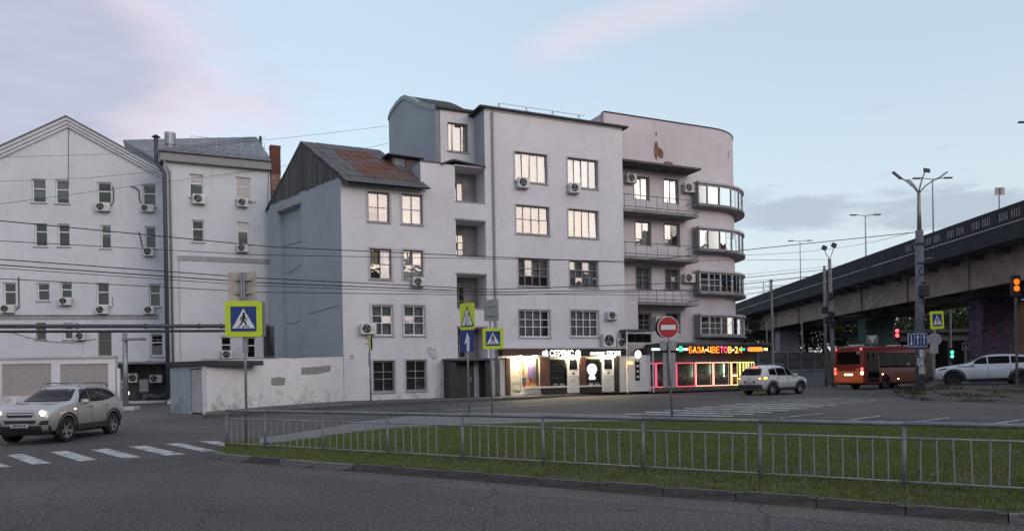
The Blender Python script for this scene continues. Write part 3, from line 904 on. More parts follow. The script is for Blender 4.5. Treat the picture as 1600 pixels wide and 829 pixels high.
# ------------------------------------------------------------------ buildings: tools
def proj(p):
    a = p[0] / p[1] * FPX; b = (p[2] - EYE) / p[1] * FPX
    return CX + a * _c - b * _s, HY - (a * _s + b * _c)
_quad = MB().add([(-0.5, 0, -0.5), (0.5, 0, -0.5), (0.5, 0, 0.5), (-0.5, 0, 0.5)], [(0, 1, 2, 3)])
PANE = {}
def pane(parent, S, t0, t1, z0, z1, o, mat, name='pane', tilt=0.012):
    me = PANE.get((mat.name, name))
    if me is None:
        me = _quad.mesh(name, fix=False); me.materials.append(mat); PANE[(mat.name, name)] = me
    M = S.frame((t0 + t1) / 2, (z0 + z1) / 2, o)
    M = M @ Matrix.Rotation(random.gauss(0, tilt), 4, 'Z') @ Matrix.Rotation(random.gauss(0, tilt), 4, 'X') @ Matrix.Diagonal((t1 - t0 + 0.02, 1, z1 - z0 + 0.02, 1))
    return place(name, me, None, parent, M)
def wall(bld, S, areas, holes, mat, name='wall', tsub=(), reveal_mat=None):
    """one wall face made of rectangles (areas) with real openings; a hole is (t0,t1,z0,z1,depth)"""
    T = sorted({round(x, 4) for a in areas for x in a[:2]} | {round(x, 4) for h in holes for x in h[:2]} | set(tsub))
    Z = sorted({round(x, 4) for a in areas for x in a[2:4]} | {round(x, 4) for h in holes for x in h[2:4]})
    mb = MB(); idx = {}
    def vi(i, j):
        if (i, j) not in idx:
            idx[(i, j)] = len(mb.v); mb.v.append(S.pos(T[i], Z[j]))
        return idx[(i, j)]
    for i in range(len(T) - 1):
        for j in range(len(Z) - 1):
            t, z = (T[i] + T[i + 1]) / 2, (Z[j] + Z[j + 1]) / 2
            if not any(a[0] < t < a[1] and a[2] < z < a[3] for a in areas): continue
            if any(h[0] < t < h[1] and h[2] < z < h[3] for h in holes): continue
            mb.f.append([vi(i, j), vi(i + 1, j), vi(i + 1, j + 1), vi(i, j + 1)])
    for h in holes:
        t0, t1, z0, z1, dp = h
        c = [(t0, z0), (t1, z0), (t1, z1), (t0, z1)]
        for k in range(4):
            a, b = c[k], c[(k + 1) % 4]
            mb.add([S.pos(*a), S.pos(*b), S.pos(*b, -dp), S.pos(*a, -dp)], [(0, 1, 2, 3)])
    return mb.build(name, mat, bld, fix=False)
def window(bld, S, r, cols, rows, fmat=M_FRAMEW, cmat=M_DARK, gmat=None, dep=0.13, fw=0.082, sill=True, surround=0.0, arch=False, muntin=None, depth=0.35, tilt=0.022, o=0.0):
    """frame, panes one by one, what hangs behind them, a sill. cols: fractions; rows: fractions (one list for all columns)"""
    gmat = gmat or M_GLASS
    t0, t1, z0, z1 = r[:4]
    W, H = t1 - t0, z1 - z0
    mb = MB()
    a, b = o - dep - 0.06, o - dep
    mb.sbox(S, t0, t0 + fw, z0, z1, a, b); mb.sbox(S, t1 - fw, t1, z0, z1, a, b)
    mb.sbox(S, t0 + fw, t1 - fw, z0, z0 + fw, a, b); mb.sbox(S, t0 + fw, t1 - fw, z1 - fw, z1, a, b)
    cs = [0.0] + list(np.cumsum(cols) / sum(cols)); rs = [0.0] + list(np.cumsum(rows) / sum(rows))
    it0, it1, iz0, iz1 = t0 + fw, t1 - fw, z0 + fw, z1 - fw
    cb = [it0 + (it1 - it0) * c for c in cs]; rb = [iz0 + (iz1 - iz0) * c for c in rs]
    mw = muntin or fw * 0.62
    for c in cb[1:-1]: mb.sbox(S, c - mw / 2, c + mw / 2, iz0, iz1, a + 0.004, b - 0.004)
    cells = []
    for i in range(len(cb) - 1):
        l = cb[i] + (mw / 2 if i else 0); q = cb[i + 1] - (mw / 2 if i < len(cb) - 2 else 0)
        for j in range(len(rb) - 1):
            if j: mb.sbox(S, l, q, rb[j] - mw * 0.4, rb[j] + mw * 0.4, a + 0.008, b - 0.008)
            cells.append((l, q, rb[j] + (mw * 0.4 if j else 0), rb[j + 1] - (mw * 0.4 if j < len(rb) - 2 else 0)))
    w = mb.build('window', fmat, bld)
    for c in cells: pane(w, S, *c, o - dep - 0.03, gmat, tilt=tilt)
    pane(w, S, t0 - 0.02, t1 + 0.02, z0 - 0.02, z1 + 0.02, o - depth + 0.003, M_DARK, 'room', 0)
    if cmat is not M_DARK and depth > 0.2:
        kind = random.random()
        spans = [(0.0, 1.0)] if kind < 0.45 else [(0.0, random.uniform(0.25, 0.48)), (random.uniform(0.52, 0.75), 1.0)] if kind < 0.8 else [(0.0, random.uniform(0.5, 0.85))]
        low = random.choice([0.0, 0.0, 0.0, 0.35])
        if cmat is M_BLIND: spans, low = [(0, 1)], random.choice([0.0, 0.25, 0.5])
        for a_, b_ in spans:
            q = MB(); ca, cb2 = t0 + W * a_, t0 + W * b_; nf = max(4, int((cb2 - ca) / 0.07)); zl = z0 + H * low
            V = []
            for i in range(nf + 1):
                f = i / nf; oo = o - depth + 0.05 + (0.03 if i % 2 else 0.0)
                V += [S.pos(ca + (cb2 - ca) * f, zl, oo + random.uniform(-0.01, 0.01)), S.pos(ca + (cb2 - ca) * f, z1, oo)]
            q.add(V, [(2 * i, 2 * i + 2, 2 * i + 3, 2 * i + 1) for i in range(nf)])
            q.build('curtain', random.choice([cmat, cmat, M_CURTY, M_CURT]) if cmat is M_CURT else cmat, w, fix=False)
    if sill:
        MB().sbox(S, t0 - 0.06, t1 + 0.06, z0 - 0.07, z0 - 0.002, o - 0.10, o + 0.07).build('sill', M_TRIM, w)
    if surround:
        q = MB(); sw = surround
        q.sbox(S, t0 - sw, t0 - 0.002, z0 - 0.07, z1 + sw, o - 0.01, o + 0.035); q.sbox(S, t1 + 0.002, t1 + sw, z0 - 0.07, z1 + sw, o - 0.01, o + 0.035)
        q.sbox(S, t0 - 0.002, t1 + 0.002, z1 + 0.002, z1 + sw, o - 0.01, o + 0.035)
        q.build('surround', M_TRIMW, w)
    return w
AC_ME = {}
def ac_unit(S, px, label, o=0.0, front=True, group='air conditioners on the walls'):
    """split air-conditioner outdoor unit on brackets: casing, fan behind a grille, brackets"""
    t0, t1, z0, z1 = S.rect(*px, o)
    W, H, D = t1 - t0, z1 - z0, 0.30
    M = S.frame((t0 + t1) / 2, z0, o)
    a = thing('air_conditioner', label, 'air conditioner', M=M, group=group)
    q = MB(); q.box(-W / 2, W / 2, 0.10, 0.10 + D, 0, H, M); q.build('casing', M_ACW, a, bevel=0.02)
    r = min(W, H) * 0.40; cx = -W / 2 + r + W * 0.08
    Mf = M @ Matrix.Translation((cx, 0.10 + D + 0.002, H / 2)) @ Matrix.Rotation(R(-90), 4, 'X')
    q = MB(); q.lathe([(0.001, 0.0), (r * 0.94, 0.0), (r, 0.012), (r * 1.04, 0.0)], 20, Mf); f = q.build('fan', M_ACD, a)
    q = MB()
    for k in range(3):
        an = k * 2.1 + random.random()
        pts = [(0.12 * r, 0.0), (0.8 * r, 0.24 * r), (0.9 * r, -0.05 * r), (0.4 * r, -0.25 * r)]
        V = [(x * math.cos(an) - y * math.sin(an), x * math.sin(an) + y * math.cos(an), 0.008) for x, y in pts]
        V2 = [(x, y, 0.004) for x, y, _z in V]
        q.add(V + V2, [(0, 1, 2, 3), (7, 6, 5, 4), (0, 4, 5, 1), (1, 5, 6, 2), (2, 6, 7, 3), (3, 7, 4, 0)], Mf)
    q.build('blade', M_ACB, f)
    for s in (-1, 1):
        q = MB(); q.box(s * W * 0.33 - 0.02, s * W * 0.33 + 0.02, 0.0, 0.10 + D, -0.045, -0.003, M)
        q.build('bracket', M_GALV, a)
    return a
def px_poly(S, pts, o):
    return [S.pos(*S.hit(x, y, o), o) for x, y in pts]
def flat_poly(mb, pts, d):
    """polygon given as world points, made d thick"""
    n = len(pts); d = Vector(d)
    mb.add(list(pts) + [p - d for p in pts], [tuple(range(n)), tuple(range(2 * n - 1, n - 1, -1))] + [(i, n + i, n + (i + 1) % n, (i + 1) % n) for i in range(n)])
    return mb

# ------------------------------------------------------------------ the main house
ZB = 0.40
F = Surf(FO.to_2d(), FD)
N3 = Vector((FN.x, FN.y, 0)); D3 = Vector((FD.x, FD.y, 0))
house = thing('corner_apartment_house', 'long four-storey lilac plaster house with rounded right end and rusty gable roof on its left', 'building', (FO.x, FO.y, ZB))
tA, tB, tC = F.hit(657, 270)[0], F.hit(758.5, 300)[0], F.hit(975, 400)[0]
ZE, ZL, ZR = 12.50, 13.72, 17.22      # eaves, loggia roof, flat roof
holes, wins = [], []
def H(S, px, spec, dp=0.35, o=0.0):
    r = S.rect(*px, o)
    wins.append((S, r, spec)); return (*r, dp)
two = dict(cols=[1, 1], rows=[1, 1], fmat=M_FRAMEO, surround=0.10)
left_w = [((574.5, 300, 608.5, 346.8), dict(two, cmat=M_CURTO)), ((627.7, 303.5, 660, 350.5), dict(two, cmat=M_CURT)),
          ((578, 388.5, 611.5, 436), dict(two, cmat=M_CURTY)), ((630, 390.7, 661, 436), dict(two, cmat=M_CURT)),
          ((580.6, 476.3, 614, 524), dict(two, rows=[1.1, 0.7, 0.9], fmat=M_FRAMEW, cmat=M_CURTG, gmat=M_GLASSL)), ((631, 476.8, 664, 524), dict(two, rows=[1.1, 0.7, 0.9], fmat=M_FRAMEW, cmat=M_CURTG, gmat=M_GLASSL)),
          ((582.8, 563, 617, 612), dict(two, rows=[1.3, 0.8, 1.1], cmat=M_DARK, gmat=M_GLASSL)), ((634, 562, 666.4, 610), dict(two, rows=[1.3, 0.8, 1.1], cmat=M_DARK, gmat=M_GLASSL))]
four = dict(cols=[0.8, 1, 1, 1], rows=[1], fmat=M_FRAMEO, surround=0.07)
mid_w = [((804.5, 239.5, 854.7, 285), dict(four, cmat=M_CURT)), ((887, 248.5, 934, 293.5), dict(four, cmat=M_CURT)),
         ((806.4, 321.7, 858, 366), dict(four, rows=[1, 0.9], cmat=M_CURTG)), ((888, 328, 934.8, 371.5), dict(four, cmat=M_CURT)),
         ((810, 404, 858, 447.5), dict(four, rows=[1, 0.8, 0.9], cmat=M_CURTG, gmat=M_GLASSL)), ((890, 407.4, 934.5, 449), dict(four, rows=[1, 0.8, 0.9], cmat=M_CURTG, gmat=M_GLASSL)),
         ((810.7, 483.8, 859.6, 526.6), dict(four, rows=[1, 0.8, 0.9], fmat=M_FRAMEW, cmat=M_CURTG, gmat=M_GLASSL)), ((891.7, 484.4, 935.6, 526), dict(four, rows=[1, 0.8, 0.9], fmat=M_FRAMEW, cmat=M_CURTG, gmat=M_GLASSL))]
for px, sp in left_w + mid_w: holes.append(H(F, px, sp))
# loggias: four deep openings one above the other
LD = 1.4
log_px = [(711, 262, 758.3, 315), (713, 345, 760, 399.5), (714, 428.7, 762.5, 481), (714.5, 511.5, 763, 560)]
loggias = []
for px in log_px:
    r = F.rect(*px); r = (max(r[0], tA + 1.9), tB - 0.03, r[2], r[3]); loggias.append(r); holes.append((*r, LD))
lt0, lt1 = loggias[0][0], tB - 0.03
loggias = [(lt0, lt1, r[2], r[3]) for r in loggias]
holes = holes[:-4] + [(*r, LD) for r in loggias]
wall(house, F, [(0, tA, ZB, ZE), (tA, tB, ZB, ZL), (tB, tC, ZB, ZR)], holes, M_MAIN)
for S, r, sp in wins: window(house, S, r, **sp)
for k, r in enumerate(loggias):
    lg = MB().sbox(F, r[0] - 0.05, r[1] + 0.05, r[2] - 0.05, r[3] + 0.05, -LD - 0.08, -LD - 0.002).build('loggia', M_CONC, house)
    # parapet rim and slab edge
    MB().sbox(F, r[0], r[1], r[2] - 0.06, r[2] - 0.004, -0.16, 0.05).build('parapet_cap', M_TRIM, lg)
    MB().sbox(F, r[0] - 0.05, r[1], r[3] + 0.004, r[3] + 0.09, -0.02, 0.07).build('lintel', M_TRIM, lg)
    w0 = r[0] + 0.06; zz0, zz1 = r[2] + 0.05, r[3] - 0.55
    window(lg, F, (w0, w0 + 0.95, zz0, zz1), [1, 0.7], [1, 1, 1] if k else [1], M_FRAMEO, M_CURT if k < 2 else M_DARK, dep=-0.05, depth=0.0, sill=False, o=-LD)
# downpipe between loggias and the middle block
dp_t = F.hit(770.5, 300)[0]
MB().tube([F.pos(dp_t, ZR - 0.15, -0.05), F.pos(dp_t, ZR - 0.35, 0.16), F.pos(dp_t, ZR - 0.75, 0.10), F.pos(dp_t, 0.75, 0.10), F.pos(dp_t, 0.55, 0.25)], 0.065).build('downpipe', M_PIPEG, house, smooth=True)
for z in (15.4, 13.1, 10.5, 7.5, 4.5):
    MB().cyl(F.pos(dp_t, z - 0.02, 0.10), F.pos(dp_t, z + 0.02, 0.10), 0.085, n=12).build('pipe_clamp', M_GALV, house)
# trims between paired windows
for a, b, c, d in ((609.5, 301, 626.5, 350), (612.5, 389, 629, 436)):
    t0, t1, z0, z1 = F.rect(a, b, c, d)
    q = MB(); q.sbox(F, t0 + 0.09, t1 - 0.09, z1 - 0.05, z1, -0.01, 0.03); q.build('trim', M_TRIMW, house)
# flat roof edge of the middle block
rf = MB().sbox(F, tB - 0.35, tC + 0.35, ZR, ZR + 0.11, -12.0, 0.24).build('flat_roof', M_ROOF, house)
MB().sbox(F, tB + 0.02, tC - 0.02, ZR - 0.09, ZR - 0.003, 0.003, 0.07).build('cornice', M_TRIMW, house)
MB().sbox(F, tB, tC, ZB, ZR - 0.003, -12.0, -11.8).build('rear_wall', M_MAIN, house)
# roof guard rail
q = MB()
gp = [F.hit(x, y, -1.2) for x, y in [(779, 172), (822, 177), (863, 183), (904, 187)]]
for t, _z in gp:
    for o_ in (-1.45, -0.95): q.cyl(F.pos(t + (0.18 if o_ > -1.2 else 0), ZR + 0.1, o_), F.pos(t, ZR + 0.92, -1.2), 0.018, n=6)
for h in (0.92, 0.62): q.cyl(F.pos(gp[0][0], ZR + h, -1.2), F.pos(gp[-1][0] + 0.4, ZR + h, -1.2), 0.015, n=6)
q.build('roof_rail', M_GALV, house)
# left return of the middle block above the loggias, and the set-back top storey
PD = 1.6
q = MB(); q.add([F.pos(tB, ZL, 0), F.pos(tB, ZR - 0.004, 0), F.pos(tB, ZR - 0.004, -PD), F.pos(tB, ZL, -PD)], [(0, 1, 2, 3)]); q.build('side_wall', M_BLUEW, house, fix=False)
tP = F.hit(682, 220, -PD)[0]
FP = F.off(-PD)
pw = FP.rect(699.5, 192.5, 731.5, 237)
wall(house, FP, [(tP, tB, 13.4, 17.42)], [(*pw, 0.35)], M_MAIN, 'attic_wall')
window(house, FP, pw, [0.55, 1.25, 0.75], [1], M_FRAMEB, M_CURT, sill=True)
# curved gable end of the top storey
cn = FP.pos(tP, 0); LG = Surf(cn.to_2d(), FN)
prof = [LG.hit(x, y) for x, y in [(682, 165), (669, 162.8), (653.7, 159.3), (642, 152.5), (633.4, 149), (626.7, 152.5), (619, 161), (611, 173), (607.3, 183)]]
tfar = prof[-1][0]
base = [(0.0, 12.3), (tfar, 12.3)]
pts = [LG.pos(t, z) for t, z in [(0.0, 12.3)] + [(min(t, 0.0), z) for t, z in prof] + [(tfar, 12.3)]]
q = MB(); flat_poly(q, pts, LG.n.to_3d() * 0.25); q.build('attic_gable', M_BLUEW, house)
q = MB()                              # raised band along the curve
for (ta, za), (tb, zb_) in zip(prof[:-1], prof[1:]):
    dn = 0.27
    q.add([LG.pos(ta, za - dn, o) for o in (0.002, 0.07)] + [LG.pos(tb, zb_ - dn, o) for o in (0.002, 0.07)] + [LG.pos(ta, za + 0.03, o) for o in (0.002, 0.07)] + [LG.pos(tb, zb_ + 0.03, o) for o in (0.002, 0.07)],
          [(1, 3, 7, 5), (0, 4, 6, 2), (4, 5, 7, 6), (0, 2, 3, 1)])
q.build('gable_band', M_BLUEW, house)
q = MB()                              # roof skin behind the band, running to the middle block
for (ta, za), (tb, zb_) in zip(prof[:-1], prof[1:]):
    ext = D3 * (tB - tP + 0.4)
    a_, b_ = LG.pos(ta, za - 0.02, -0.26), LG.pos(tb, zb_ - 0.02, -0.26)
    q.add([a_, b_, b_ + ext, a_ + ext, a_ - Vector((0, 0, .06)), b_ - Vector((0, 0, .06)), b_ + ext - Vector((0, 0, .06)), a_ + ext - Vector((0, 0, .06))], [(0, 1, 2, 3), (7, 6, 5, 4), (0, 4, 5, 1), (2, 6, 7, 3), (1, 5, 6, 2), (3, 7, 4, 0)])
q.build('attic_roof', M_ROOF, house)
q = MB(); q.sbox(F, tP + 0.02, tB - 0.02, 17.42, 17.56, -PD - 1.2, -PD + 0.22); q.build('attic_eave', M_ROOF, house)
q = MB()                              # little hipped cap
c0_ = F.pos(tP + 0.9, 17.5, -PD - 1.3)
q.add([c0_ - D3 * 0.8 + N3 * 0.6, c0_ + D3 * 0.8 + N3 * 0.6, c0_ + D3 * 0.8 - N3 * 0.6, c0_ - D3 * 0.8 - N3 * 0.6, c0_ + Vector((0, 0, 0.42))], [(0, 1, 4), (1, 2, 4), (2, 3, 4), (3, 0, 4)])
q.build('roof_cap', M_ROOF, house)
# small dark roof over the loggias
a_ = [F.pos(lt0 - 0.85, ZL + 0.02, 0.12), F.pos(lt0 - 0.1, ZL + 0.32, 0.12), F.pos(tB, ZL + 0.10, 0.12)]
q = MB()
top = a_ + [p - N3 * 1.6 for p in reversed(a_)]
flat_poly(q, [a_[0], a_[1], a_[1] - N3 * 1.6, a_[0] - N3 * 1.6], Vector((0, 0, 0.10)))
flat_poly(q, [a_[1], a_[2], a_[2] - N3 * 1.6, a_[1] - N3 * 1.6], Vector((0, 0, 0.10)))
q.build('loggia_roof', M_ROOF, house)
MB().sbox(F, tA + 0.003, lt0 - 0.86, ZL + 0.003, ZL + 0.09, -0.25, 0.05).build('coping', M_CONCD, house)
q = MB(); q.add([F.pos(tA, ZE - 0.4, -0.003), F.pos(tA, ZL, -0.003), F.pos(tA, ZL, -2.6), F.pos(tA, ZE - 0.4, -2.6)], [(0, 1, 2, 3)]); q.build('side_wall', M_BLUEW, house, fix=False)
# porch
pr = F.rect(702, 560, 768, 621, 0.9)
porch = MB(); porch.sbox(F, pr[0], pr[0] + 0.42, ZB, pr[3] - 0.10, 0.003, 0.95); porch.sbox(F, pr[1] - 0.40, pr[1], ZB, pr[3] - 0.10, 0.003, 0.95)
porch.sbox(F, pr[0] + 0.42, pr[1] - 0.40, 2.55, pr[3] - 0.10, 0.05, 0.93)
po = porch.build('porch', M_BLACK, house)
MB().sbox(F, pr[0] - 0.1, pr[1] + 0.25, pr[3] - 0.09, pr[3] + 0.02, -0.02, 1.2).build('porch_roof', M_CONCD, po)
dr = MB().sbox(F, pr[0] + 0.55, pr[1] - 0.75, ZB + 0.06, 2.45, 0.03, 0.09).build('door', M_DOOR, po)
MB().sbox(F, pr[1] - 1.0, pr[1] - 0.94, 1.35, 1.6, 0.095, 0.14).build('handle', M_GALV, dr)

# the gabled wing on the left
A2 = FO.to_2d(); B2 = Vector((-14.9, 45.9))
GS = Surf(A2, (A2 - B2))
GLn = (A2 - B2).length
rec = GS.rect(438, 316, 472, 640)
wall(house, GS, [(-GLn, 0, ZB, ZE)], [(rec[0], rec[1], ZB, 11.75, 0.30)], M_BLUEW, 'gable_wall')
MB().sbox(GS, rec[0] - 0.02, rec[1] + 0.02, ZB, 11.8, -0.36, -0.295).build('recessed_panel', M_BLUEW, house)
MB().sbox(GS, rec[0] - 0.1, rec[1] + 0.15, 11.80, 12.05, 0.003, 0.14).build('ledge', M_TRIM, house)
M_CRK = plain('old_crack', (0.09, 0.11, 0.125), 0.9)
for pl in ([(473, 410), (460, 422), (446, 428)], [(482, 490), (505, 484), (532, 476)], [(470, 500), (456, 506), (441, 502)], [(440, 386), (456, 381), (470, 377)]):
    q = MB(); oo = -0.29 if pl[0][0] < 474 and pl[-1][0] < 474 else 0.004
    q.tube([GS.pos(*GS.hit(x, y, oo), oo) for x, y in pl], 0.018, 5); q.build('crack', M_CRK, house)
ZRG = 15.33
pk = MB()
npl = 44
for i in range(npl):
    t0, t1 = -GLn + GLn * i / npl, -GLn + GLn * (i + 1) / npl
    def hz(t): return ZE + (ZRG - ZE) * (1 - abs(2 * (t + GLn) / GLn - 1)) - 0.12
    if hz((t0 + t1) / 2) < ZE + 0.1: continue
    o1 = random.uniform(0.02, 0.06); dz_ = random.uniform(-0.16, 0.02)
    g = 0.012
    poly = [(t0 + g, ZE + 0.02 + dz_ * 0.8), (t1 - g, ZE + 0.02 + dz_ * 0.8), (t1 - g, hz(t1)), (t0 + g, hz(t0))]
    q = MB(); V = [GS.pos(t, z, 0.006) for t, z in poly] + [GS.pos(t, z, o1) for t, z in poly]
    q.add(V, [(3, 2, 1, 0), (4, 5, 6, 7), (0, 1, 5, 4), (1, 2, 6, 5), (2, 3, 7, 6), (3, 0, 4, 7)])
    q.build('plank', M_PLANK, house)
# roof of the wing, sheet by sheet
BA = (B2 - A2)
def rp(u, v, lift=0.0):
    p = A2 + FD * u + BA * v
    return Vector((p.x, p.y, ZE + 0.05 + (ZRG - ZE) * (1 - abs(2 * v - 1)) + lift))
U0, U1 = -0.06, tA + 0.12
roof = MB()
for va, vb in ((-0.075, 0.5), (0.5, 1.04)):
    q4 = [rp(U0 + 0.05, va, -0.02), rp(U1, va, -0.02), rp(U1, vb, -0.02), rp(U0 + 0.05, vb, -0.02)]
    flat_poly(roof, q4, Vector((0, 0, 0.08)))
wroof = roof.build('roof', M_ROOF, house)
nu, nv = 10, 7
for i in range(nu):
    for j in range(nv):
        ua, ub = U0 + (U1 - U0) * i / nu - 0.02, U0 + (U1 - U0) * (i + 1) / nu + 0.02
        va, vb = -0.085 + 0.585 * j / nv - 0.006, -0.085 + 0.585 * (j + 1) / nv
        if j % 2: ua, ub = ua + 0.04, ub + 0.04
        lf = random.uniform(0.0, 0.02)
        rust = random.random() < (0.97 if (3 <= i <= 8 and 1 <= j <= 5 and i + j < 13) else 0.06)
        q = MB(); flat_poly(q, [rp(ua, va, lf + 0.03 + random.uniform(0, .02)), rp(ub, va, lf + 0.015), rp(ub, vb, lf), rp(ua, vb, lf + 0.01)], Vector((0, 0, 0.012)))
        q.build('roof_sheet', M_SHEETR if rust else M_SHEETG, wroof)
for v0 in (-0.085, 1.045):            # barge boards along the gable edge
    q = MB(); a_, b_ = rp(U0, v0, -0.03), rp(U0, 0.5, -0.03)
    flat_poly(q, [a_, b_, b_ - Vector((0, 0, 0.20)), a_ - Vector((0, 0, 0.20))], D3 * -0.05); q.build('barge_board', M_BLACK, wroof)
# hatch on the roof slope
hc = rp(tA + 0.40, 0.26, -0.30)
Mh = Matrix.Identity(4); Mh.col[0][:3] = D3; Mh.col[1][:3] = -N3; Mh.col[2][:3] = (0, 0, 1); Mh.col[3][:3] = hc
hat = MB().box(-0.75, 0.85, -0.1, 1.9, -0.9, 0.72, Mh).build('roof_hatch', M_SHEETG, house)
flat_poly(MB(), [Mh @ Vector(p) for p in [(-1.1, -0.45, 0.80), (1.1, -0.45, 0.74), (1.1, 2.0, 0.86), (-1.1, 2.0, 0.92)]], Vector((0, 0, 0.07))).build('hatch_roof', M_ROOF, hat)
MB().box(-0.62, -0.02, -0.13, -0.102, 0.0, 0.66, Mh).build('hatch_panel', M_CONC, hat)
MB().box(0.05, 0.75, -0.13, -0.102, -0.1, 0.66, Mh).build('hatch_opening', M_BLACK, hat)
# gutter at the front eave
MB().sbox(F, 0.02, tA + 0.3, ZE - 0.42, ZE - 0.30, 0.003, 0.10).build('eaves_moulding', M_TRIMW, house)

# ------------------------------------------------------------------ rounded right wing
RW = 1.3
rr_ = 4.0
S2 = F.off(-RW)
best = None
for k in range(200):
    tcx = 20 + k * 0.05
    T_ = Surf(S2.O, S2.d, tcx, rr_)
    m_ = max(proj(T_.pos(tcx + a * 0.1, 12.0))[0] for a in range(80))
    if best is None or abs(m_ - 1147) < best[0]: best = (abs(m_ - 1147), tcx)
tcr = best[1]
S2 = Surf(S2.O, S2.d, tcr, rr_)
ZT = 18.62
tEnd = tcr + rr_ * R(125)
arc_t = [tcr + rr_ * R(125) * k / 16 for k in range(1, 16)]
wins = []; holes = []
door2 = dict(cols=[1, 1], rows=[1], fmat=M_FRAMEO, surround=0.07, sill=False)
for px, sp in [((990.8, 276, 1014.3, 312.4), dict(door2, cmat=M_CURT)), ((1037.3, 280, 1060, 318), dict(door2, cmat=M_CURT)),
               ((993, 346, 1017, 384), dict(door2, cmat=M_CURT)), ((1038.4, 349.5, 1062, 385), dict(door2, cmat=M_CURT)),
               ((993.5, 417, 1017.4, 452.4), dict(door2, rows=[1.2, 0.7, 1], cmat=M_CURTG, gmat=M_GLASSL)), ((1039, 420, 1062, 453), dict(door2, rows=[1.2, 0.7, 1], cmat=M_CURTG, gmat=M_GLASSL)),
               ((997, 488.6, 1018, 518), dict(door2, rows=[1, 0.7, 1], cmat=M_DARK, gmat=M_GLASSL)), ((1040.6, 488.6, 1062.7, 520), dict(door2, rows=[1, 0.7, 1], cmat=M_DARK, gmat=M_GLASSL))]:
    holes.append(H(S2, px, sp))
wall(house, S2, [(tC - 0.5, tEnd, ZB, ZT)], holes, M_RIGHT, 'round_wing_wall', tsub=[round(x, 4) for x in [tcr] + arc_t])
for S, r, sp in wins: window(house, S, r, **sp)
q = MB()
ee = S2.pos(tEnd, 0); dirb = (S2.pos(tEnd, 0) - S2.pos(tEnd - 0.01, 0)).normalized()
q.add([Vector((ee.x, ee.y, ZB)), Vector((ee.x, ee.y, ZT)), Vector((ee.x, ee.y, ZT)) + dirb * 7, Vector((ee.x, ee.y, ZB)) + dirb * 7], [(0, 1, 2, 3)]); q.build('side_wall', M_RIGHT, house)
MB().sbox(S2, tC - 0.5, tEnd, ZT, ZT + 0.07, -0.35, 0.05, n=26).build('parapet_capping', M_ROOF, house)
MB().sbox(S2, tC - 0.5, tEnd, ZR + 0.3, ZT - 0.01, -0.35, -0.25, n=26).build('parapet_back', M_CONC, house)
q = MB(); a_ = S2.pos(tC - 0.5, ZR, 0); q.add([a_, a_ + Vector((0, 0, ZT - ZR)), a_ + Vector((0, 0, ZT - ZR)) - N3 * 5, a_ - N3 * 5], [(0, 1, 2, 3)]); q.build('parapet_side', M_RIGHT, house, fix=False)
q = MB(); q.sbox(S2, tC - 3.2, tC - 0.5, ZR + 0.17, ZR + 0.95, -3.8, -3.0); q.build('roof_upstand', M_CONC, house)
MB().sbox(S2, tC - 3.4, tC - 0.4, ZR + 0.952, ZR + 1.06, -4.0, -2.9).build('upstand_roof', M_ROOF, house)
# flaked plaster on the parapet, brick showing
M_BARE = plain('bare_brick_patch', (0.24, 0.12, 0.085), 0.95, var=0.4, scale=5, bump=0.8)
for pl in ([(1023, 222), (1027, 221), (1029, 230), (1034, 233), (1037, 239), (1036, 247), (1031, 248), (1028, 243), (1026, 251), (1023, 246), (1021, 236)], [(1024, 206), (1026, 205), (1026.5, 212), (1024.5, 213)], [(1036, 253), (1044, 252), (1052, 255), (1049, 259), (1040, 257)],
           [(1144.2, 234), (1145.6, 233), (1145.8, 243), (1144.4, 245)]):
    q = MB(); flat_poly(q, px_poly(S2, pl, 0.006), N3 * 0.02); q.build('bare_patch', M_BARE, house)
# balconies
for ky, (ys_, yr) in enumerate([(334.5, 308.3), (406.5, 381.3), (476, 453)]):
    tR = F.hit(1091, ys_)[0]; zs = F.hit(1033, ys_)[1]; zr = F.hit(1033, yr)[1]
    tL = tC + 0.004 if ky < 2 else F.hit(997, ys_)[0]
    b = MB().sbox(S2, tL, tR, zs, zs + 0.20, 0.003, RW + 0.02).build('balcony', M_CONC, house)
    q = MB()
    for h in (zr, zs + 0.34): 
        q.cyl(F.pos(tL, h, 0), F.pos(tR, h, 0), 0.022, n=6); q.cyl(F.pos(tR, h, 0), S2.pos(tR, h, 0.0), 0.022, n=6)
    q.build('rail', M_CONCD, b)
    n = 8
    for i in range(n):
        t = tL + 0.1 + (tR - tL - 0.1) * i / (n - 1)
        MB().cyl(F.pos(t, zs + 0.2, 0), F.pos(t, zr, 0), 0.016, n=6).build('baluster', M_CONCD, b)
zc = F.hit(1033, 259)[1]
MB().sbox(S2, tC + 0.004, F.hit(1094, 262)[0], zc, zc + 0.13, 0.003, RW + 0.12).build('canopy', M_CONCD, house)
tq0, tq1, zq0, zq1 = F.rect(976, 470, 997, 514)
MB().sbox(S2, tC + 0.004, tq1, zq0, zq1, 0.003, RW - 0.02).build('stair_bay', M_RIGHT, house)
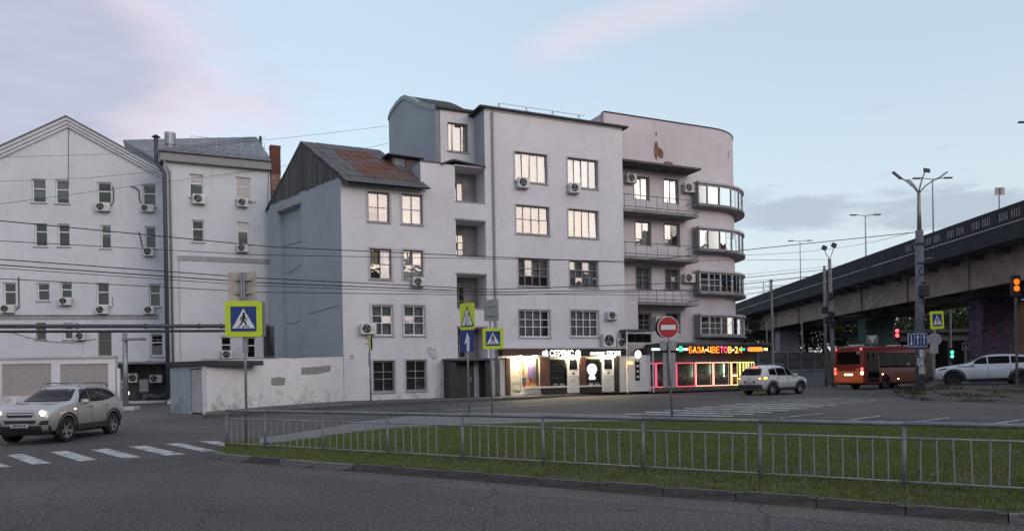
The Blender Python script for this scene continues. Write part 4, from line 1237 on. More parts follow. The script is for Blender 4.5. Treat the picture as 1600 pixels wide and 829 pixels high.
# glazed round bays
BO = 0.63
tb0 = S2.hit(1081.5, 350)[0]
for kb, (yt, yg0, yg1, yb, lit) in enumerate([(283.5, 290, 317, 321.5, 1), (353.5, 359.5, 387, 391.5, 1), (421.5, 427, 454, 458.5, 0), (489.5, 495, 521, 526, 0)]):
    B3 = S2.off(BO); B3 = Surf(B3.O, B3.d, tcr, rr_ + BO)
    z_t, z_g1, z_g0, z_b = [B3.hit(1100, y)[1] for y in (yt, yg0, yg1, yb)]
    tb1 = tb0 + 0.6 * 0 + (tcr - tb0) + rr_ * R(95)
    bay = MB().sbox(S2, tb0, tb1, z_b - 0.02, z_b + 0.13, 0.003, BO + 0.13, n=14).build('bay_window', M_CONC, house)
    MB().sbox(S2, tb0, tb1, z_t - 0.14, z_t, 0.003, BO + 0.10, n=14).build('bay_roof', M_TRIMW, bay)
    MB().sbox(S2, tb0 + 0.02, tb0 + 0.10, z_b + 0.132, z_t - 0.142, 0.003, BO).build('bay_side', M_CONC, bay)
    MB().sbox(S2, tb0 + 0.10, tb1, z_b + 0.132, z_g0, BO - 0.10, BO - 0.01, n=14).build('apron', M_TRIM, bay)
    MB().sbox(S2, tb0 + 0.10, tb1, z_g1, z_t - 0.142, BO - 0.10, BO - 0.01, n=14).build('head', M_TRIM, bay)
    MB().sbox(S2, tb0 + 0.10, tb1, z_b + 0.132, z_t - 0.142, 0.006, 0.012, n=14).build('curtain', M_CURT if lit else M_CURTG, bay)
    edges = [tb0 + 0.10]; w_ = [0.75] + [1.02] * 12
    for x in w_:
        if edges[-1] + x > tb1: break
        edges.append(edges[-1] + x)
    fm = M_FRAMEO if kb < 2 else M_FRAMEW
    for i, t in enumerate(edges): MB().sbox(S2, t - 0.035, t + 0.035, z_g0, z_g1, BO - 0.09, BO + 0.005).build('mullion', fm, bay)
    for i in range(len(edges) - 1):
        a_, b_ = edges[i] + 0.035, edges[i + 1] - 0.035
        if (kb >= 2 or i >= (3 if kb == 0 else 2)):
            cols, rows = (1 if i == 0 else 2), 3
        else: cols, rows = 1, 1
        mt = MB()
        for r_ in range(1, rows):
            z = z_g0 + (z_g1 - z_g0) * r_ / rows; mt.sbox(S2, a_, b_, z - 0.015, z + 0.015, BO - 0.07, BO - 0.03)
        for c_ in range(1, cols):
            t = a_ + (b_ - a_) * c_ / cols; mt.sbox(S2, t - 0.015, t + 0.015, z_g0, z_g1, BO - 0.069, BO - 0.031)
        if mt.v: mt.build('muntin', fm, bay)
        for c_ in range(cols):
            for r_ in range(rows):
                pane(bay, S2, a_ + (b_ - a_) * c_ / cols, a_ + (b_ - a_) * (c_ + 1) / cols, z_g0 + (z_g1 - z_g0) * r_ / rows, z_g0 + (z_g1 - z_g0) * (r_ + 1) / rows, BO - 0.05, M_GLASS if kb < 2 else M_GLASSL, tilt=0.008)
# graffiti and small notices on the plaster
M_GRAF = plain('black_spray_paint', (0.03, 0.03, 0.035), 0.8)
for pts_ in ([(667, 548), (669, 543), (671, 549), (674, 542), (676, 548), (679, 544), (681, 551), (676, 553), (670, 550)], [(670, 553), (674, 557), (677, 561), (681, 560), (682, 556), (678, 555), (676, 559)], [(688, 601), (691, 597), (693, 603), (696, 598), (699, 605), (701, 600), (702, 609)]):
    q = MB(); q.tube([F.pos(*F.hit(x, y), 0.004) for x, y in pts_], 0.016, 5); q.build('graffiti', M_GRAF, house)
for px in ((546.5, 554, 553, 563), (571, 526, 577, 540)):
    r = F.rect(*px); nb_ = MB().sbox(F, *r, 0.003, 0.02).build('notice', M_SHOPW, house)
    q = MB(); q.sbox(F, r[0] + 0.02, r[1] - 0.02, r[3] - 0.10, r[3] - 0.04, 0.021, 0.023); q.sbox(F, r[0] + 0.02, r[1] - 0.02, r[2] + 0.08, r[2] + 0.11, 0.021, 0.023); q.build('print', M_SRED, nb_)

# ------------------------------------------------------------------ grey building with snow guards, and gabled grey building (left)
def plain_block(bld, S, t0, t1, z0, z1, dp, mat):
    q = MB(); q.sbox(S, t0, t1, z0, z1, -dp, -dp + 0.2); q.sbox(S, t0, t0 + 0.2, z0, z1, -dp + 0.2, -0.4); q.sbox(S, t1 - 0.2, t1, z0, z1, -dp + 0.2, -0.4); q.build('rear_wall', mat, bld)
pvc = dict(cols=[1], rows=[1.25, 0.8], fmat=M_FRAMEW, gmat=M_GLASSD, fw=0.075, muntin=0.08)
# B: block with metal roof
Br = Vector((-15.15, 46.9)); BD = Vector((0.914, 0.405)).normalized()
SB = Surf(Br, BD)
tb_l, tb_r = SB.hit(257, 400)[0], SB.hit(424, 400)[0]
zB1 = SB.hit(340, 260)[1]
greyB = thing('grey_office_block', 'pale grey plaster block with snow guards on its metal roof behind the white wall', 'building', (*SB.pos(tb_l, 0.3).to_2d(), 0.3))
wins = []; holes = []
for px, c in [((295.7, 272, 317.6, 308), M_BLIND), ((368, 276.8, 391.5, 312.4), M_DARK), ((299.6, 343.6, 319, 378), M_DARK), ((370.6, 346.8, 389, 381.5), M_BLIND), ((345, 525, 362, 558), M_DARK), ((385, 526, 400, 559), M_DARK)]:
    holes.append(H(SB, px, dict(pvc, cmat=c)))
wall(greyB, SB, [(tb_l, tb_r, 0.3, zB1)], holes, M_LEFTB)
for S, r, sp in wins: window(greyB, S, r, **sp)
r = SB.rect(278, 402, 423, 409)
MB().sbox(SB, r[0], tb_r - 0.05, r[2], r[3], 0.003, 0.06).build('moulding', M_TRIM, greyB)
MB().sbox(SB, r[0], r[0] + 0.10, 2.0, r[2] - 0.003, 0.003, 0.035).build('moulding', M_TRIMW, greyB)
zf0, zf1 = zB1, SB.hit(340, 248)[1]
MB().sbox(SB, tb_l - 0.15, tb_r + 0.05, zf0, zf1, -0.3, 0.38).build('fascia', M_SOFFIT, greyB)
MB().sbox(SB, tb_l - 0.2, tb_r + 0.1, zf1 + 0.002, zf1 + 0.07, -0.3, 0.48).build('gutter', M_BLACK, greyB)
plain_block(greyB, SB, tb_l, tb_r, 0.3, zB1, 9.0, M_LEFTB)
# roof: slope from the eave to a ridge far behind, standing seams
rz = zf1 + 0.075
ridge_o = -5.5
ridgez = EYE + ray(300, 216)[1] * (SB.pos(0.5 * (tb_l + tb_r), 0, ridge_o).y)
q = MB()
e0, e1 = SB.pos(tb_l - 0.2, rz, 0.4), SB.pos(tb_r + 0.05, rz, 0.4)
r1_ = SB.pos(tb_r - 0.3, EYE + ray(413, 213.5)[1] * SB.pos(tb_r - 0.3, 0, ridge_o).y, ridge_o)
r0_ = r1_ * 1.0
flat_poly(q, [e0, e1, r1_], Vector((0, 0, 0.06)))
RL_, LL_ = P(192, 218.5, 51.5), P(190, 275, 47.6)
e0b = SB.pos(tb_l - 0.2, rz + 0.05, -2.4); LL_ = P(205, 262, 50.0)
flat_poly(q, [e0, r1_, e0b], Vector((0, 0, 0.06))); flat_poly(q, [e0b, r1_, RL_, LL_], Vector((0, 0, 0.06)))
bk1 = SB.pos(tb_r + 0.05, rz, -11)
q.add([e1, bk1, r1_], [(0, 1, 2)]); q.add([r1_, bk1, RL_ + Vector((-2, 6, -2.5)), RL_], [(0, 1, 2, 3)])
bro = q.build('roof', M_ROOFM, greyB, fix=False)
for i in range(19):
    f = i / 18; a_, b_ = (e0b.lerp(LL_, f), r1_.lerp(RL_, f)) if i % 2 else (e0.lerp(e1, f), e0.lerp(e1, f).lerp(r1_, 0.97))
    MB().tube([a_ + Vector((0, 0, 0.012)), b_ + Vector((0, 0, 0.012))], 0.022, 4).build('seam', M_ROOFM, bro)
for i in range(30):
    f = (i + 0.5) / 30; a_ = e0.lerp(e1, f) + Vector((0, 0, 0.02)); up = (r0_.lerp(r1_, f) - a_).normalized()
    MB().tube([a_ + up * 0.3 - BD.to_3d() * 0.09, a_ + up * 0.75 - BD.to_3d() * 0.03 + Vector((0, 0, 0.28)), a_ + up * 0.85 + BD.to_3d() * 0.05 + Vector((0, 0, 0.25)), a_ + up * 0.45 + BD.to_3d() * 0.10 + Vector((0, 0, 0.02))], 0.018, 4).build('snow_guard', M_GALV, bro)
q = MB()
for i in range(7):
    f = 0.12 + 0.14 * i; a_ = e0.lerp(e1, f) + (r0_.lerp(r1_, f) - e0.lerp(e1, f)) * 0.2
    q.cyl(a_, a_ + Vector((0, 0, 0.75)), 0.016, n=5)
a_, b_ = [e0.lerp(e1, f) + (r0_.lerp(r1_, f) - e0.lerp(e1, f)) * 0.2 + Vector((0, 0, 0.75)) for f in (0.12, 0.96)]
q.cyl(a_, b_, 0.014, n=5); q.cyl(a_ - Vector((0, 0, .35)), b_ - Vector((0, 0, .35)), 0.012, n=5)
q.build('roof_rail', M_GALV, bro)
MB().cyl(SB.pos(tb_r - 0.05, ridgez - 0.9, ridge_o + 0.3), SB.pos(tb_r - 0.05, ridgez + 0.35, ridge_o + 0.3), 0.10, n=8).build('vent_pipe', M_BLACK, bro)
# drainpipes at its left corner
for tt, o_, m_, r_ in ((SB.hit(259.5, 400)[0], 0.25, M_PIPE, 0.13), (SB.hit(268, 400)[0], 0.10, M_PIPEG, 0.06)):
    q = MB()
    if r_ > 0.1: q.tube([SB.pos(tt - 0.45, zf1 + 1.1, -0.3), SB.pos(tt - 0.45, zf1 - 0.5, -0.1), SB.pos(tt, zf1 - 1.2, o_), SB.pos(tt, 0.6, o_)], r_)
    else: q.tube([SB.pos(tt - 0.5, zf1 - 0.1, 0.42), SB.pos(tt, zf1 - 1.1, o_), SB.pos(tt, 2.6, o_)], r_)
    q.build('downpipe', m_, greyB, smooth=True)
q = MB(); c_ = SB.pos(SB.hit(244, 220, -0.3)[0], 0, -0.3); zc_ = SB.hit(244, 213, -0.3)[1]
q.cyl((c_.x, c_.y, zc_ - 0.25), (c_.x, c_.y, zc_ - 0.05), 0.10, 0.10, n=8); q.cyl((c_.x, c_.y, zc_ - 0.05), (c_.x, c_.y, zc_ + 0.1), 0.26, 0.06, n=10)
q.build('flue_cap', M_BLACK, greyB)
q = MB(); c_ = SB.pos(SB.hit(266, 225, -2.2)[0], 0, -2.2); z0_, z1_ = SB.hit(266, 236, -2.2)[1], SB.hit(266, 208, -2.2)[1]
q.lathe([(0.34, z0_ - c_.z - 0.6), (0.27, z0_ + 0.35), (0.33, z0_ + 0.37), (0.33, z1_), (0.001, z1_)], 14, Matrix.Translation((c_.x, c_.y, 0))); q.build('ventilator', M_GALV, greyB)

# brick chimney between the blocks
cp = P(430, 262, 48.6)
chim = MB(); w_ = 0.30
cz0, cz1 = P(430, 300, 48.6).z, P(430, 228, 48.6).z
ch = thing('brick_chimney', 'red brick chimney with pale crumbling plaster foot between grey block and planked gable', 'chimney', (cp.x, cp.y, cz0 - 3))
Mc = Matrix.Translation((cp.x, cp.y, 0)) @ Matrix.Rotation(0.42, 4, 'Z')
MB().box(-w_, w_, -w_, w_, cz0 - 3, cz0 + 1.1, Mc).build('foot', plain('chimney_old_plaster', (0.25, 0.15, 0.12), 0.95, var=0.4, scale=4, bump=0.6, dirt=((0.36, 0.33, 0.3), 0.8)), ch)
bm_ = MB().box(-0.5, 0.5, -0.5, 0.5, -0.5, 0.5).mesh('brick'); bm_.materials.append(M_BRICK)
hb = 0.105; nb = int((cz1 - cz0 - 1.1) / hb)
MB().box(-w_ + 0.02, w_ - 0.02, -w_ + 0.02, w_ - 0.02, cz0 + 1.1, cz0 + 1.1 + nb * hb - 0.01, Mc).build('core', M_CONCD, ch)
for k in range(nb):
    z = cz0 + 1.1 + hb * (k + 0.5)
    e = 0.03 if k >= nb - 2 else 0.0
    for side in range(4):
        Ms = Mc @ Matrix.Rotation(side * math.pi / 2, 4, 'Z')
        for c in ((-0.15, 0.15) if k % 2 else (-0.23, 0.03, 0.26)):
            wd = 0.28 if k % 2 else (0.13 if c != 0.03 else 0.30)
            place('brick', bm_, None, ch, Ms @ Matrix.Translation((c, -w_ + 0.02 - e, z)) @ Matrix.Diagonal((wd, 0.06, hb - 0.016, 1)))

# C: building with the pediment
Cp = P(100, 400, 45.8); CD = Vector((0.978, 0.208)).normalized()
SC = Surf(Cp.to_2d(), CD)
tc_l, tc_r = SC.hit(-60, 400)[0], SC.hit(262, 400)[0]
zce = SC.hit(250, 262)[1]
greyC = thing('pedimented_grey_building', 'pale grey four-storey building with stepped pediment cornice at the left edge', 'building', (*SC.pos(SC.hit(107, 500)[0], 0.3).to_2d(), 0.3))
wins = []; holes = []
W_ = [(49.5, 279.5, 71.7, 316.3, 1), (86.3, 281, 108, 318, 1), (151.5, 284.4, 174, 319.6, 0), (222.5, 287.7, 244, 323, 0),
      (53.7, 349, 74, 384.8, 0), (90, 349.5, 109, 385, 0), (157, 351.5, 173.6, 388, 1), (226, 353, 244, 388, 0),
      (5, 441, 25, 477, 0), (57.4, 441.6, 77.5, 469.7, 0), (94, 441, 112.8, 468, 0), (150.7, 441.6, 170.6, 477, 0), (232.7, 443, 251, 479, 0),
      (56.4, 504, 71.8, 530, 2), (98.8, 504, 113.8, 530, 3), (153.4, 517, 174.3, 555, 2), (234.8, 520, 255, 556, 0)]
for i, (a, b, c, d, k) in enumerate(W_):
    sp = dict(pvc, cmat=(M_DARK, M_BLIND, M_DARK, M_DARK)[k])
    if k == 2: sp['fmat'] = M_FRAMEB
    if i in (4, 5, 6): sp['rows'] = [1.6, 0.8]
    holes.append(H(SC, (a, b, c, d), sp))
lw_ = SC.rect(100.5, 507, 112.5, 511)
tpk = SC.hit(107, 190)[0]; zpk = SC.hit(107, 184)[1]
# the niche with machines at the foot of the wall
nr = SC.rect(180, 568, 262, 636); nz1 = nr[3]
holes.append((nr[0], tc_r - 0.05, 0.3, nz1, 1.8))
wall(greyC, SC, [(tc_l, tc_r, 0.3, zce)], holes, M_LEFTB)
for S, r, sp in wins: window(greyC, S, r, **sp)
MB().sbox(SC, *lw_, -0.33, -0.28).build('room_lamp', M_LIT, greyC)
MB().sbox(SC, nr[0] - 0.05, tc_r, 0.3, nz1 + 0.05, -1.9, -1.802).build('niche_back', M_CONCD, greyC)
MB().sbox(SC, nr[0] - 0.3, tc_r - 0.05, nz1 + 0.003, nz1 + 0.14, 0.003, 0.35).build('niche_canopy', M_CONC, greyC)
MB().sbox(SC, nr[0] + 0.1, tc_r - 0.2, 0.302, 0.46, 0.25, 0.42).build('niche_step', M_TRIMW, greyC)
half = (zpk - zce) / ((SC.hit(250, 262)[0] - tpk))          # slope of the pediment
tl_ = tpk - (zpk - zce) / half
tri = [SC.pos(max(tl_, tc_l), zce), SC.pos(tc_r, zce - half * 0)] 
def pz(t): return zpk - abs(t - tpk) * half
pt = [(tl_, zce), (tpk + (zpk - zce) / half, zce), (tpk, zpk)]
q = MB(); flat_poly(q, [SC.pos(t, z, 0.0) for t, z in pt], SC.n.to_3d() * 0.3); q.build('pediment', M_LEFTB, greyC)
for k, (o0, o1, d0, d1) in enumerate([(0.003, 0.16, 0.62, 0.46), (0.003, 0.26, 0.44, 0.26), (0.003, 0.36, 0.24, 0.06)]):   # stepped raking cornice
    for s_ in (-1, 1):
        te = tpk + s_ * ((zpk - zce) / half + 0.5)
        q = MB()
        V = []
        for t in (tpk, te):
            for dd in (d0, d1):
                for o_ in (o0, o1): V.append(SC.pos(t, pz(t) - dd, o_))
        q.add(V, [(0, 1, 3, 2), (4, 6, 7, 5), (0, 4, 5, 1), (2, 3, 7, 6), (0, 2, 6, 4), (1, 5, 7, 3)])
        q.build('raking_cornice', M_LEFTB, greyC)
for s_ in (-1, 1):
    te = tpk + s_ * ((zpk - zce) / half + 0.7)
    q = MB(); flat_poly(q, [SC.pos(tpk, zpk + 0.02, 0.45), SC.pos(te, pz(te) + 0.02, 0.45), SC.pos(te, pz(te) + 0.02, -14), SC.pos(tpk, zpk + 0.02, -14)], Vector((0, 0, 0.07)))
    q.build('roof', M_ROOFM, greyC)
plain_block(greyC, SC, tc_l, tc_r, 0.3, zce, 12.0, M_LEFTB)
for y0, y1, oo in ((491, 493, 0.10), (494, 498.5, 0.05)):
    z0_, z1_ = SC.hit(120, y1)[1], SC.hit(120, y0)[1]
    MB().sbox(SC, tc_l, tc_r - 0.6, z0_, z1_, 0.003, oo).build('string_course', M_TRIM, greyC)

# air conditioners
for px, lb in [((152, 318, 174, 331), 'air conditioner under third top-floor window of the pedimented building'),
               ((222, 321, 242, 332), 'air conditioner under top-floor window nearest the drainpipe'),
               ((226, 388, 242, 400.5), 'air conditioner below second-row window beside the thick drainpipe'),
               ((4, 476.5, 25, 489), 'air conditioner at far left edge under an arched window'),
               ((95, 465, 114, 477), 'air conditioner right under the small arched window above the string course'),
               ((152, 478, 171, 490.5), 'air conditioner with upright hose under fourth arched window'),
               ((227, 478.5, 243, 490.5), 'air conditioner just above string course next to the drainpipe'),
               ((121, 519, 136, 531), 'air conditioner above the white fence on a tall bracket')]:
    ac_unit(SC, px, lb)
for px, lb in [((301, 305, 321, 319.5), 'air conditioner under upper left window of the snow-guard block'), ((370.6, 311.5, 387, 324), 'air conditioner under upper right window of the snow-guard block'),
               ((369.6, 382.5, 388, 394.5), 'air conditioner under second-row right window of the snow-guard block'), ((346, 547, 363, 560), 'air conditioner low behind the white perimeter wall')]:
    ac_unit(SB, px, lb)
for px, lb in [((562, 505.6, 585.6, 522), 'white air conditioner at left edge of lilac house above the edge-on sign'), ((643, 434, 661, 448), 'air conditioner under a lit second-floor window of the gabled wing'),
               ((806, 279.5, 824, 295), 'air conditioner under left top window of the middle block'), ((886.5, 288, 903, 303), 'air conditioner under right top window of the middle block'),
               ((946, 486.5, 961, 499.5), 'small grey air conditioner beside lowest right window of the middle block'), ((938, 521.6, 957.6, 542), 'tall white air conditioner standing above the black shop sign'),
               ((960, 529, 976, 542), 'air conditioner lowest right above the shop sign by the iron porch')]:
    ac_unit(F, px, lb)
for px, lb in [((975.5, 273, 990, 287), 'air conditioner left of top balcony door'), ((1065, 288, 1081, 302), 'air conditioner between top balcony and top glazed bay'),
               ((1065, 428, 1081, 442), 'air conditioner between third balcony and third glazed bay'), ((1020, 495, 1034, 513), 'air conditioner behind the round no-entry sign')]:
    ac_unit(S2, px, lb)
# hoses and loose cables on the left buildings
for S_, pl in ((SC, [(176, 291), (177.5, 300), (177, 316), (170, 325)]), (SC, [(205, 291.5), (212, 293), (217, 298), (218, 312), (224, 324)]), (SC, [(217, 362), (220, 372), (222, 384), (226, 391)]), (SC, [(29, 433), (29.5, 470), (30, 479), (25, 484)]),
               (SC, [(176, 464), (176.5, 478), (171, 482)]), (SC, [(14, 517), (40, 526), (75, 533), (110, 535), (150, 529)]), (SC, [(180, 570), (215, 569), (232, 563), (250, 566)]), (SC, [(107, 197), (107, 290)]), (SB, [(388, 316), (396, 317), (401, 315)]), (SB, [(420, 262), (419, 300), (418, 335)])):
    q = MB(); q.tube([S_.pos(*S_.hit(x, y, 0.06), 0.06) for x, y in pl], 0.03 if len(pl) > 3 and pl[0][1] < 500 and S_ is SC else 0.014, 6); q.build('hose', M_WIRE, greyC if S_ is SC else greyB)
# machines in the niche
SN = SC.off(-1.2)
for px, lb in [((183, 594, 195, 606), 'air conditioner lowest left inside the dark niche'), ((203, 583, 217, 597), 'air conditioner upper middle inside the dark niche'), ((236, 585, 255, 597), 'air conditioner upper right inside the dark niche')]:
    ac_unit(SN, px, lb, group='machines in the dark niche')
vt = SN.rect(221, 592, 235, 612)
vb = thing('ventilation_box', 'grey ventilation box with fat bent duct inside the dark niche', 'ventilation', (*SN.pos(vt[0], 0.3).to_2d(), 0.3))
MB().sbox(SN, *vt, 0.0, 0.5).build('box', M_GALV, vb, bevel=0.02)
tm = (vt[0] + vt[1]) / 2
MB().tube([SN.pos(tm, vt[2], 0.25), SN.pos(tm, vt[2] - 0.5, 0.25), SN.pos(tm + 0.25, 0.75, 0.3), SN.pos(tm + 0.8, 0.62, 0.3), SN.pos(tm + 1.3, 0.75, 0.3)], [0.2, 0.16, 0.17, 0.17, 0.17], 12).build('duct', M_CONCD, vb, smooth=True)
nl = SN.rect(199.5, 611, 204, 616)
lmp = MB().sbox(SN, *nl, 0.3, 0.4).build('wall_lamp', M_LAMPW); tag(lmp, 'small bright lamp glowing inside the dark niche', 'lamp')

# ------------------------------------------------------------------ repair shop in the middle block's ground floor
SH = F.off(0.10)
def sr(x0, y0, x1, y1, o=0.0): return SH.rect(x0, y0, x1, y1, o)
shop_t0, shop_t1 = SH.hit(778, 600)[0], SH.hit(962, 590)[0]
zf_b, zf_t = SH.hit(880, 558)[1], SH.hit(880, 545)[1]
shop = thing('repair_shop_front', 'small lit repair shop front with wooden slats and black sign fascia', 'shop', (*SH.pos(shop_t0, ZB).to_2d(), 0.45))
# the opening behind the glass: a lit shallow room on the left, dark display cases elsewhere
sz0 = 0.48
lw = sr(792, 561, 838, 612)
c1_ = sr(837, 561, 853, 603); w1 = sr(853, 562, 880, 601); d1 = sr(880, 561, 899, 613); c2_ = sr(899, 561, 909, 603)
w2 = sr(909, 562, 934, 601); d2 = sr(934, 561, 953, 612); c3_ = sr(953, 560, 961, 612)
MB().sbox(SH, lw[0], lw[1], sz0, zf_b, 0.003, 0.02).build('shop_back_wall', M_LINO, shop)
MB().sbox(SH, shop_t0, lw[0], sz0 - 0.05, zf_b, 0.003, 0.35).build('side_pilaster', M_SHOPW, shop)
# the glass front stands 0.5 m out, so that there is a real lit box behind it
GO = 0.50
MB().sbox(SH, lw[1], lw[1] + 0.02, sz0, zf_b, 0.021, GO).build('partition', M_LINO, shop)
MB().sbox(SH, lw[0], lw[1], sz0 - 0.06, sz0, 0.0, GO).build('floor', M_PATH, shop)
zsill = SH.hit(870, 602.5, GO)[1]
# wood cladding: slats too fine to pick apart
def slats(t0, t1, z0, z1, o0, o1, mat, name='slat_cladding', step=0.085, backmat=M_BLACK):
    bk = MB().sbox(SH, t0, t1, z0, z1, o0, o1 - 0.03).build('cladding_board', backmat, shop)
    q = MB(); z = z0 + 0.01
    while z + step * 0.7 < z1:
        q.sbox(SH, t0, t1, z, z + step * 0.70, o1 - 0.028, o1); z += step
    s_ = q.build(name, mat, bk); s_['kind'] = 'stuff'
slats(c1_[0], c1_[1], zsill, zf_b, 0.02, GO + 0.02, M_WOODS)
slats(c2_[0], c2_[1], zsill, zf_b, 0.02, GO + 0.02, M_WOODS)
slats(c3_[0], c3_[1], sz0, zf_b, 0.003, GO + 0.02, M_WOODD)
slats(lw[0] - 0.26, lw[0] - 0.01, sz0, zf_b, 0.36, GO + 0.02, M_WOODS)
tl2 = sr(814, 590, 816, 605)[0]
slats(tl2, d1[0], sz0 + 0.02, zsill - 0.10, 0.02, GO, M_WOODD)
slats(d1[1] + 0.1, d2[0], sz0 + 0.02, zsill - 0.10, 0.02, GO, M_WOODD)
slats(shop_t0 + 0.1, sr(843, 546, 844, 556)[0], zf_b + 0.12, zf_t - 0.02, 0.0, GO + 0.10, M_WOODS, step=0.11)
for a, b in ((tl2, d1[0]), (d1[1] + 0.02, d2[0])):
    MB().sbox(SH, a, b, zsill - 0.10, zsill - 0.01, 0.02, GO + 0.10).build('sill', M_SHOPW, shop)
# dark display windows
for k, w_ in enumerate((w1, w2)):
    b_ = MB().sbox(SH, w_[0], w_[1], zsill, zf_b - 0.1, 0.02, GO - 0.25).build('display_window', M_SHOPB, shop)
    MB().sbox(SH, w_[0], w_[1], zsill, zf_b - 0.05, GO - 0.03, GO - 0.015).build('pane', M_GLASSS, b_)
    for j in range(2):
        tt = w_[0] + 0.25 + 0.45 * j
        MB().sbox(SH, tt, tt + 0.3, zsill + 0.002, zsill + 0.14, GO - 0.22, GO - 0.06).build('goods', M_SHOPW, b_)
    Mw = SH.frame(w_[0], zsill, GO - 0.24)
    if k == 0:
        M_CHALK = plain('pale_lettering', (0.20, 0.20, 0.21), 0.6)
        for j, (s_, a, b) in enumerate((('РЕМОНТ', 0.2, 0.75), ('ЗА 30 МИН', 0.22, 0.7), ('ТЕЛЕФОНОВ', 0.15, 0.92), ('И', 0.5, 0.56), ('ПЛАНШЕТОВ', 0.12, 0.9))):
            q = MB(); text_on(q, s_, Mw, (w_[1] - w_[0]) * a, (w_[1] - w_[0]) * b, 1.25 - j * 0.2, 1.36 - j * 0.2, 0.0); q.build('lettering', M_CHALK, b_, fix=False)
    else:
        cxp = (w_[1] - w_[0]) * 0.5
        pts = [(0.34 * math.cos(a) * (1.0 if math.sin(a) > -0.3 else 0.92), 0.36 * math.sin(a)) for a in [i * math.pi / 16 for i in range(32)]]
        q = MB(); q.prism([(cxp + x, 0.95 + y) for x, y in pts], 0.004, 0.03, Mw); q.prism([(cxp - 0.20, 0.34), (cxp + 0.20, 0.34), (cxp + 0.23, 0.44), (cxp + 0.17, 0.56), (cxp - 0.17, 0.56), (cxp - 0.23, 0.44)], 0.004, 0.03, Mw)
        q.build('neon_bulb_sign', M_LAMPW, b_)
# doors
for k, d_ in enumerate((d1, d2)):
    db = MB().sbox(SH, d_[0], d_[1], sz0 + 0.04, zf_b - 0.02, GO - 0.10, GO - 0.02).build('door', M_SHOPW, shop, bevel=0.01)
    H_ = zf_b - sz0; W__ = d_[1] - d_[0]
    MB().sbox(SH, d_[0] + W__ * 0.2, d_[1] - W__ * 0.16, sz0 + H_ * 0.66, sz0 + H_ * 0.94, GO - 0.019, GO - 0.008).build('door_pane', M_CARG, db)
    MB().sbox(SH, d_[0] + W__ * 0.45, d_[0] + W__ * 0.62, sz0 + H_ * 0.53, sz0 + H_ * 0.58, GO - 0.019, GO - 0.008).build('card', M_SHOPB, db)
    for z0_, z1_ in ((0.30, 0.48), (0.05, 0.24)):
        q = MB(); a, b, c, e = d_[0] + W__ * 0.15, d_[1] - W__ * 0.12, sz0 + H_ * z0_, sz0 + H_ * z1_
        for r in ((a, b, c, c + 0.02), (a, b, e - 0.02, e), (a, a + 0.02, c, e), (b - 0.02, b, c, e)): q.sbox(SH, *r, GO - 0.019, GO - 0.012)
        for j in range(3): q.sbox(SH, a + 0.06, b - 0.1, c + 0.06 + j * 0.08, c + 0.085 + j * 0.08, GO - 0.019, GO - 0.014)
        q.build('printed_panel', plain('grey_print', (0.33, 0.32, 0.31), 0.6), db)
    MB().sbox(SH, d_[1] - 0.10, d_[1] - 0.06, sz0 + H_ * 0.40, sz0 + H_ * 0.48, GO - 0.018, GO + 0.03).build('handle', M_GALV, db)
# lit room: left door of glass with posters, shelves and a person-free counter
ld = (lw[0] + 0.02, lw[0] + (lw[1] - lw[0]) * 0.36)
fr_ = MB()
for a, b in ((lw[0], lw[0] + 0.05), (ld[1] - 0.03, ld[1] + 0.05), (lw[1] - 0.05, lw[1])): fr_.sbox(SH, a, b, sz0, zf_b, GO - 0.06, GO)
fr_.sbox(SH, lw[0] + 0.05, ld[1] - 0.03, sz0 + 0.0, sz0 + 0.12, GO - 0.06, GO); fr_ = fr_.build('shop_window', M_SHOPW, shop)
MB().sbox(SH, ld[1] + 0.05, lw[1] - 0.05, sz0 + 0.02, zsill - 0.1, 0.03, GO).build('stall_riser', M_SHOPW, shop)
MB().sbox(SH, lw[0] + 0.05, ld[1] - 0.03, sz0 + 0.12, zf_b, GO - 0.04, GO - 0.03).build('pane', M_GLASSS, fr_)
MB().sbox(SH, ld[1] + 0.05, lw[1] - 0.05, zsill - 0.1, zf_b, GO - 0.04, GO - 0.03).build('pane', M_GLASSS, fr_)
q = MB()
for j in range(4): q.sbox(SH, lw[0] + 0.12, ld[1] - 0.1, sz0 + 0.35 + j * 0.42, sz0 + 0.60 + j * 0.42, GO - 0.029, GO - 0.024)
q.build('notice', plain('pale_poster', (0.55, 0.52, 0.44), 0.6), fr_)
wl_ = lw[1] - ld[1]
for a, b, z0_, z1_, c in ((0.10, 0.32, 0.55, 0.95, (0.75, 0.35, 0.12)), (0.55, 0.80, 0.45, 0.98, (0.32, 0.22, 0.55)), (0.60, 0.76, 0.30, 0.66, (0.55, 0.12, 0.10)), (0.12, 0.40, 0.24, 0.46, (0.10, 0.09, 0.08)), (0.50, 0.95, 0.22, 0.30, (0.62, 0.33, 0.10)), (0.36, 0.50, 0.20, 0.32, (0.45, 0.10, 0.06))):
    Hs = zf_b - sz0
    MB().sbox(SH, ld[1] + wl_ * a, ld[1] + wl_ * b, sz0 + Hs * z0_, sz0 + Hs * z1_, 0.03, 0.10 + random.uniform(0, 0.12)).build('poster', plain('poster_print', c, 0.6, var=0.3, scale=9), shop)
for t in (0.25, 0.75):
    tt = lw[0] + (lw[1] - lw[0]) * t
    MB().lathe([(0.001, 0.0), (0.14, 0.0), (0.15, 0.03), (0.001, 0.03)], 14, SH.frame(tt, zf_b - 0.05, GO * 0.6)).build('ceiling_lamp', M_SHOPL, shop)
    MB().lathe([(0.001, 0.0), (0.16, 0.0), (0.17, 0.03), (0.001, 0.03)], 14, SH.frame(tt, zf_b + 0.02, GO + 0.22)).build('soffit_lamp', M_SHOPL, shop)
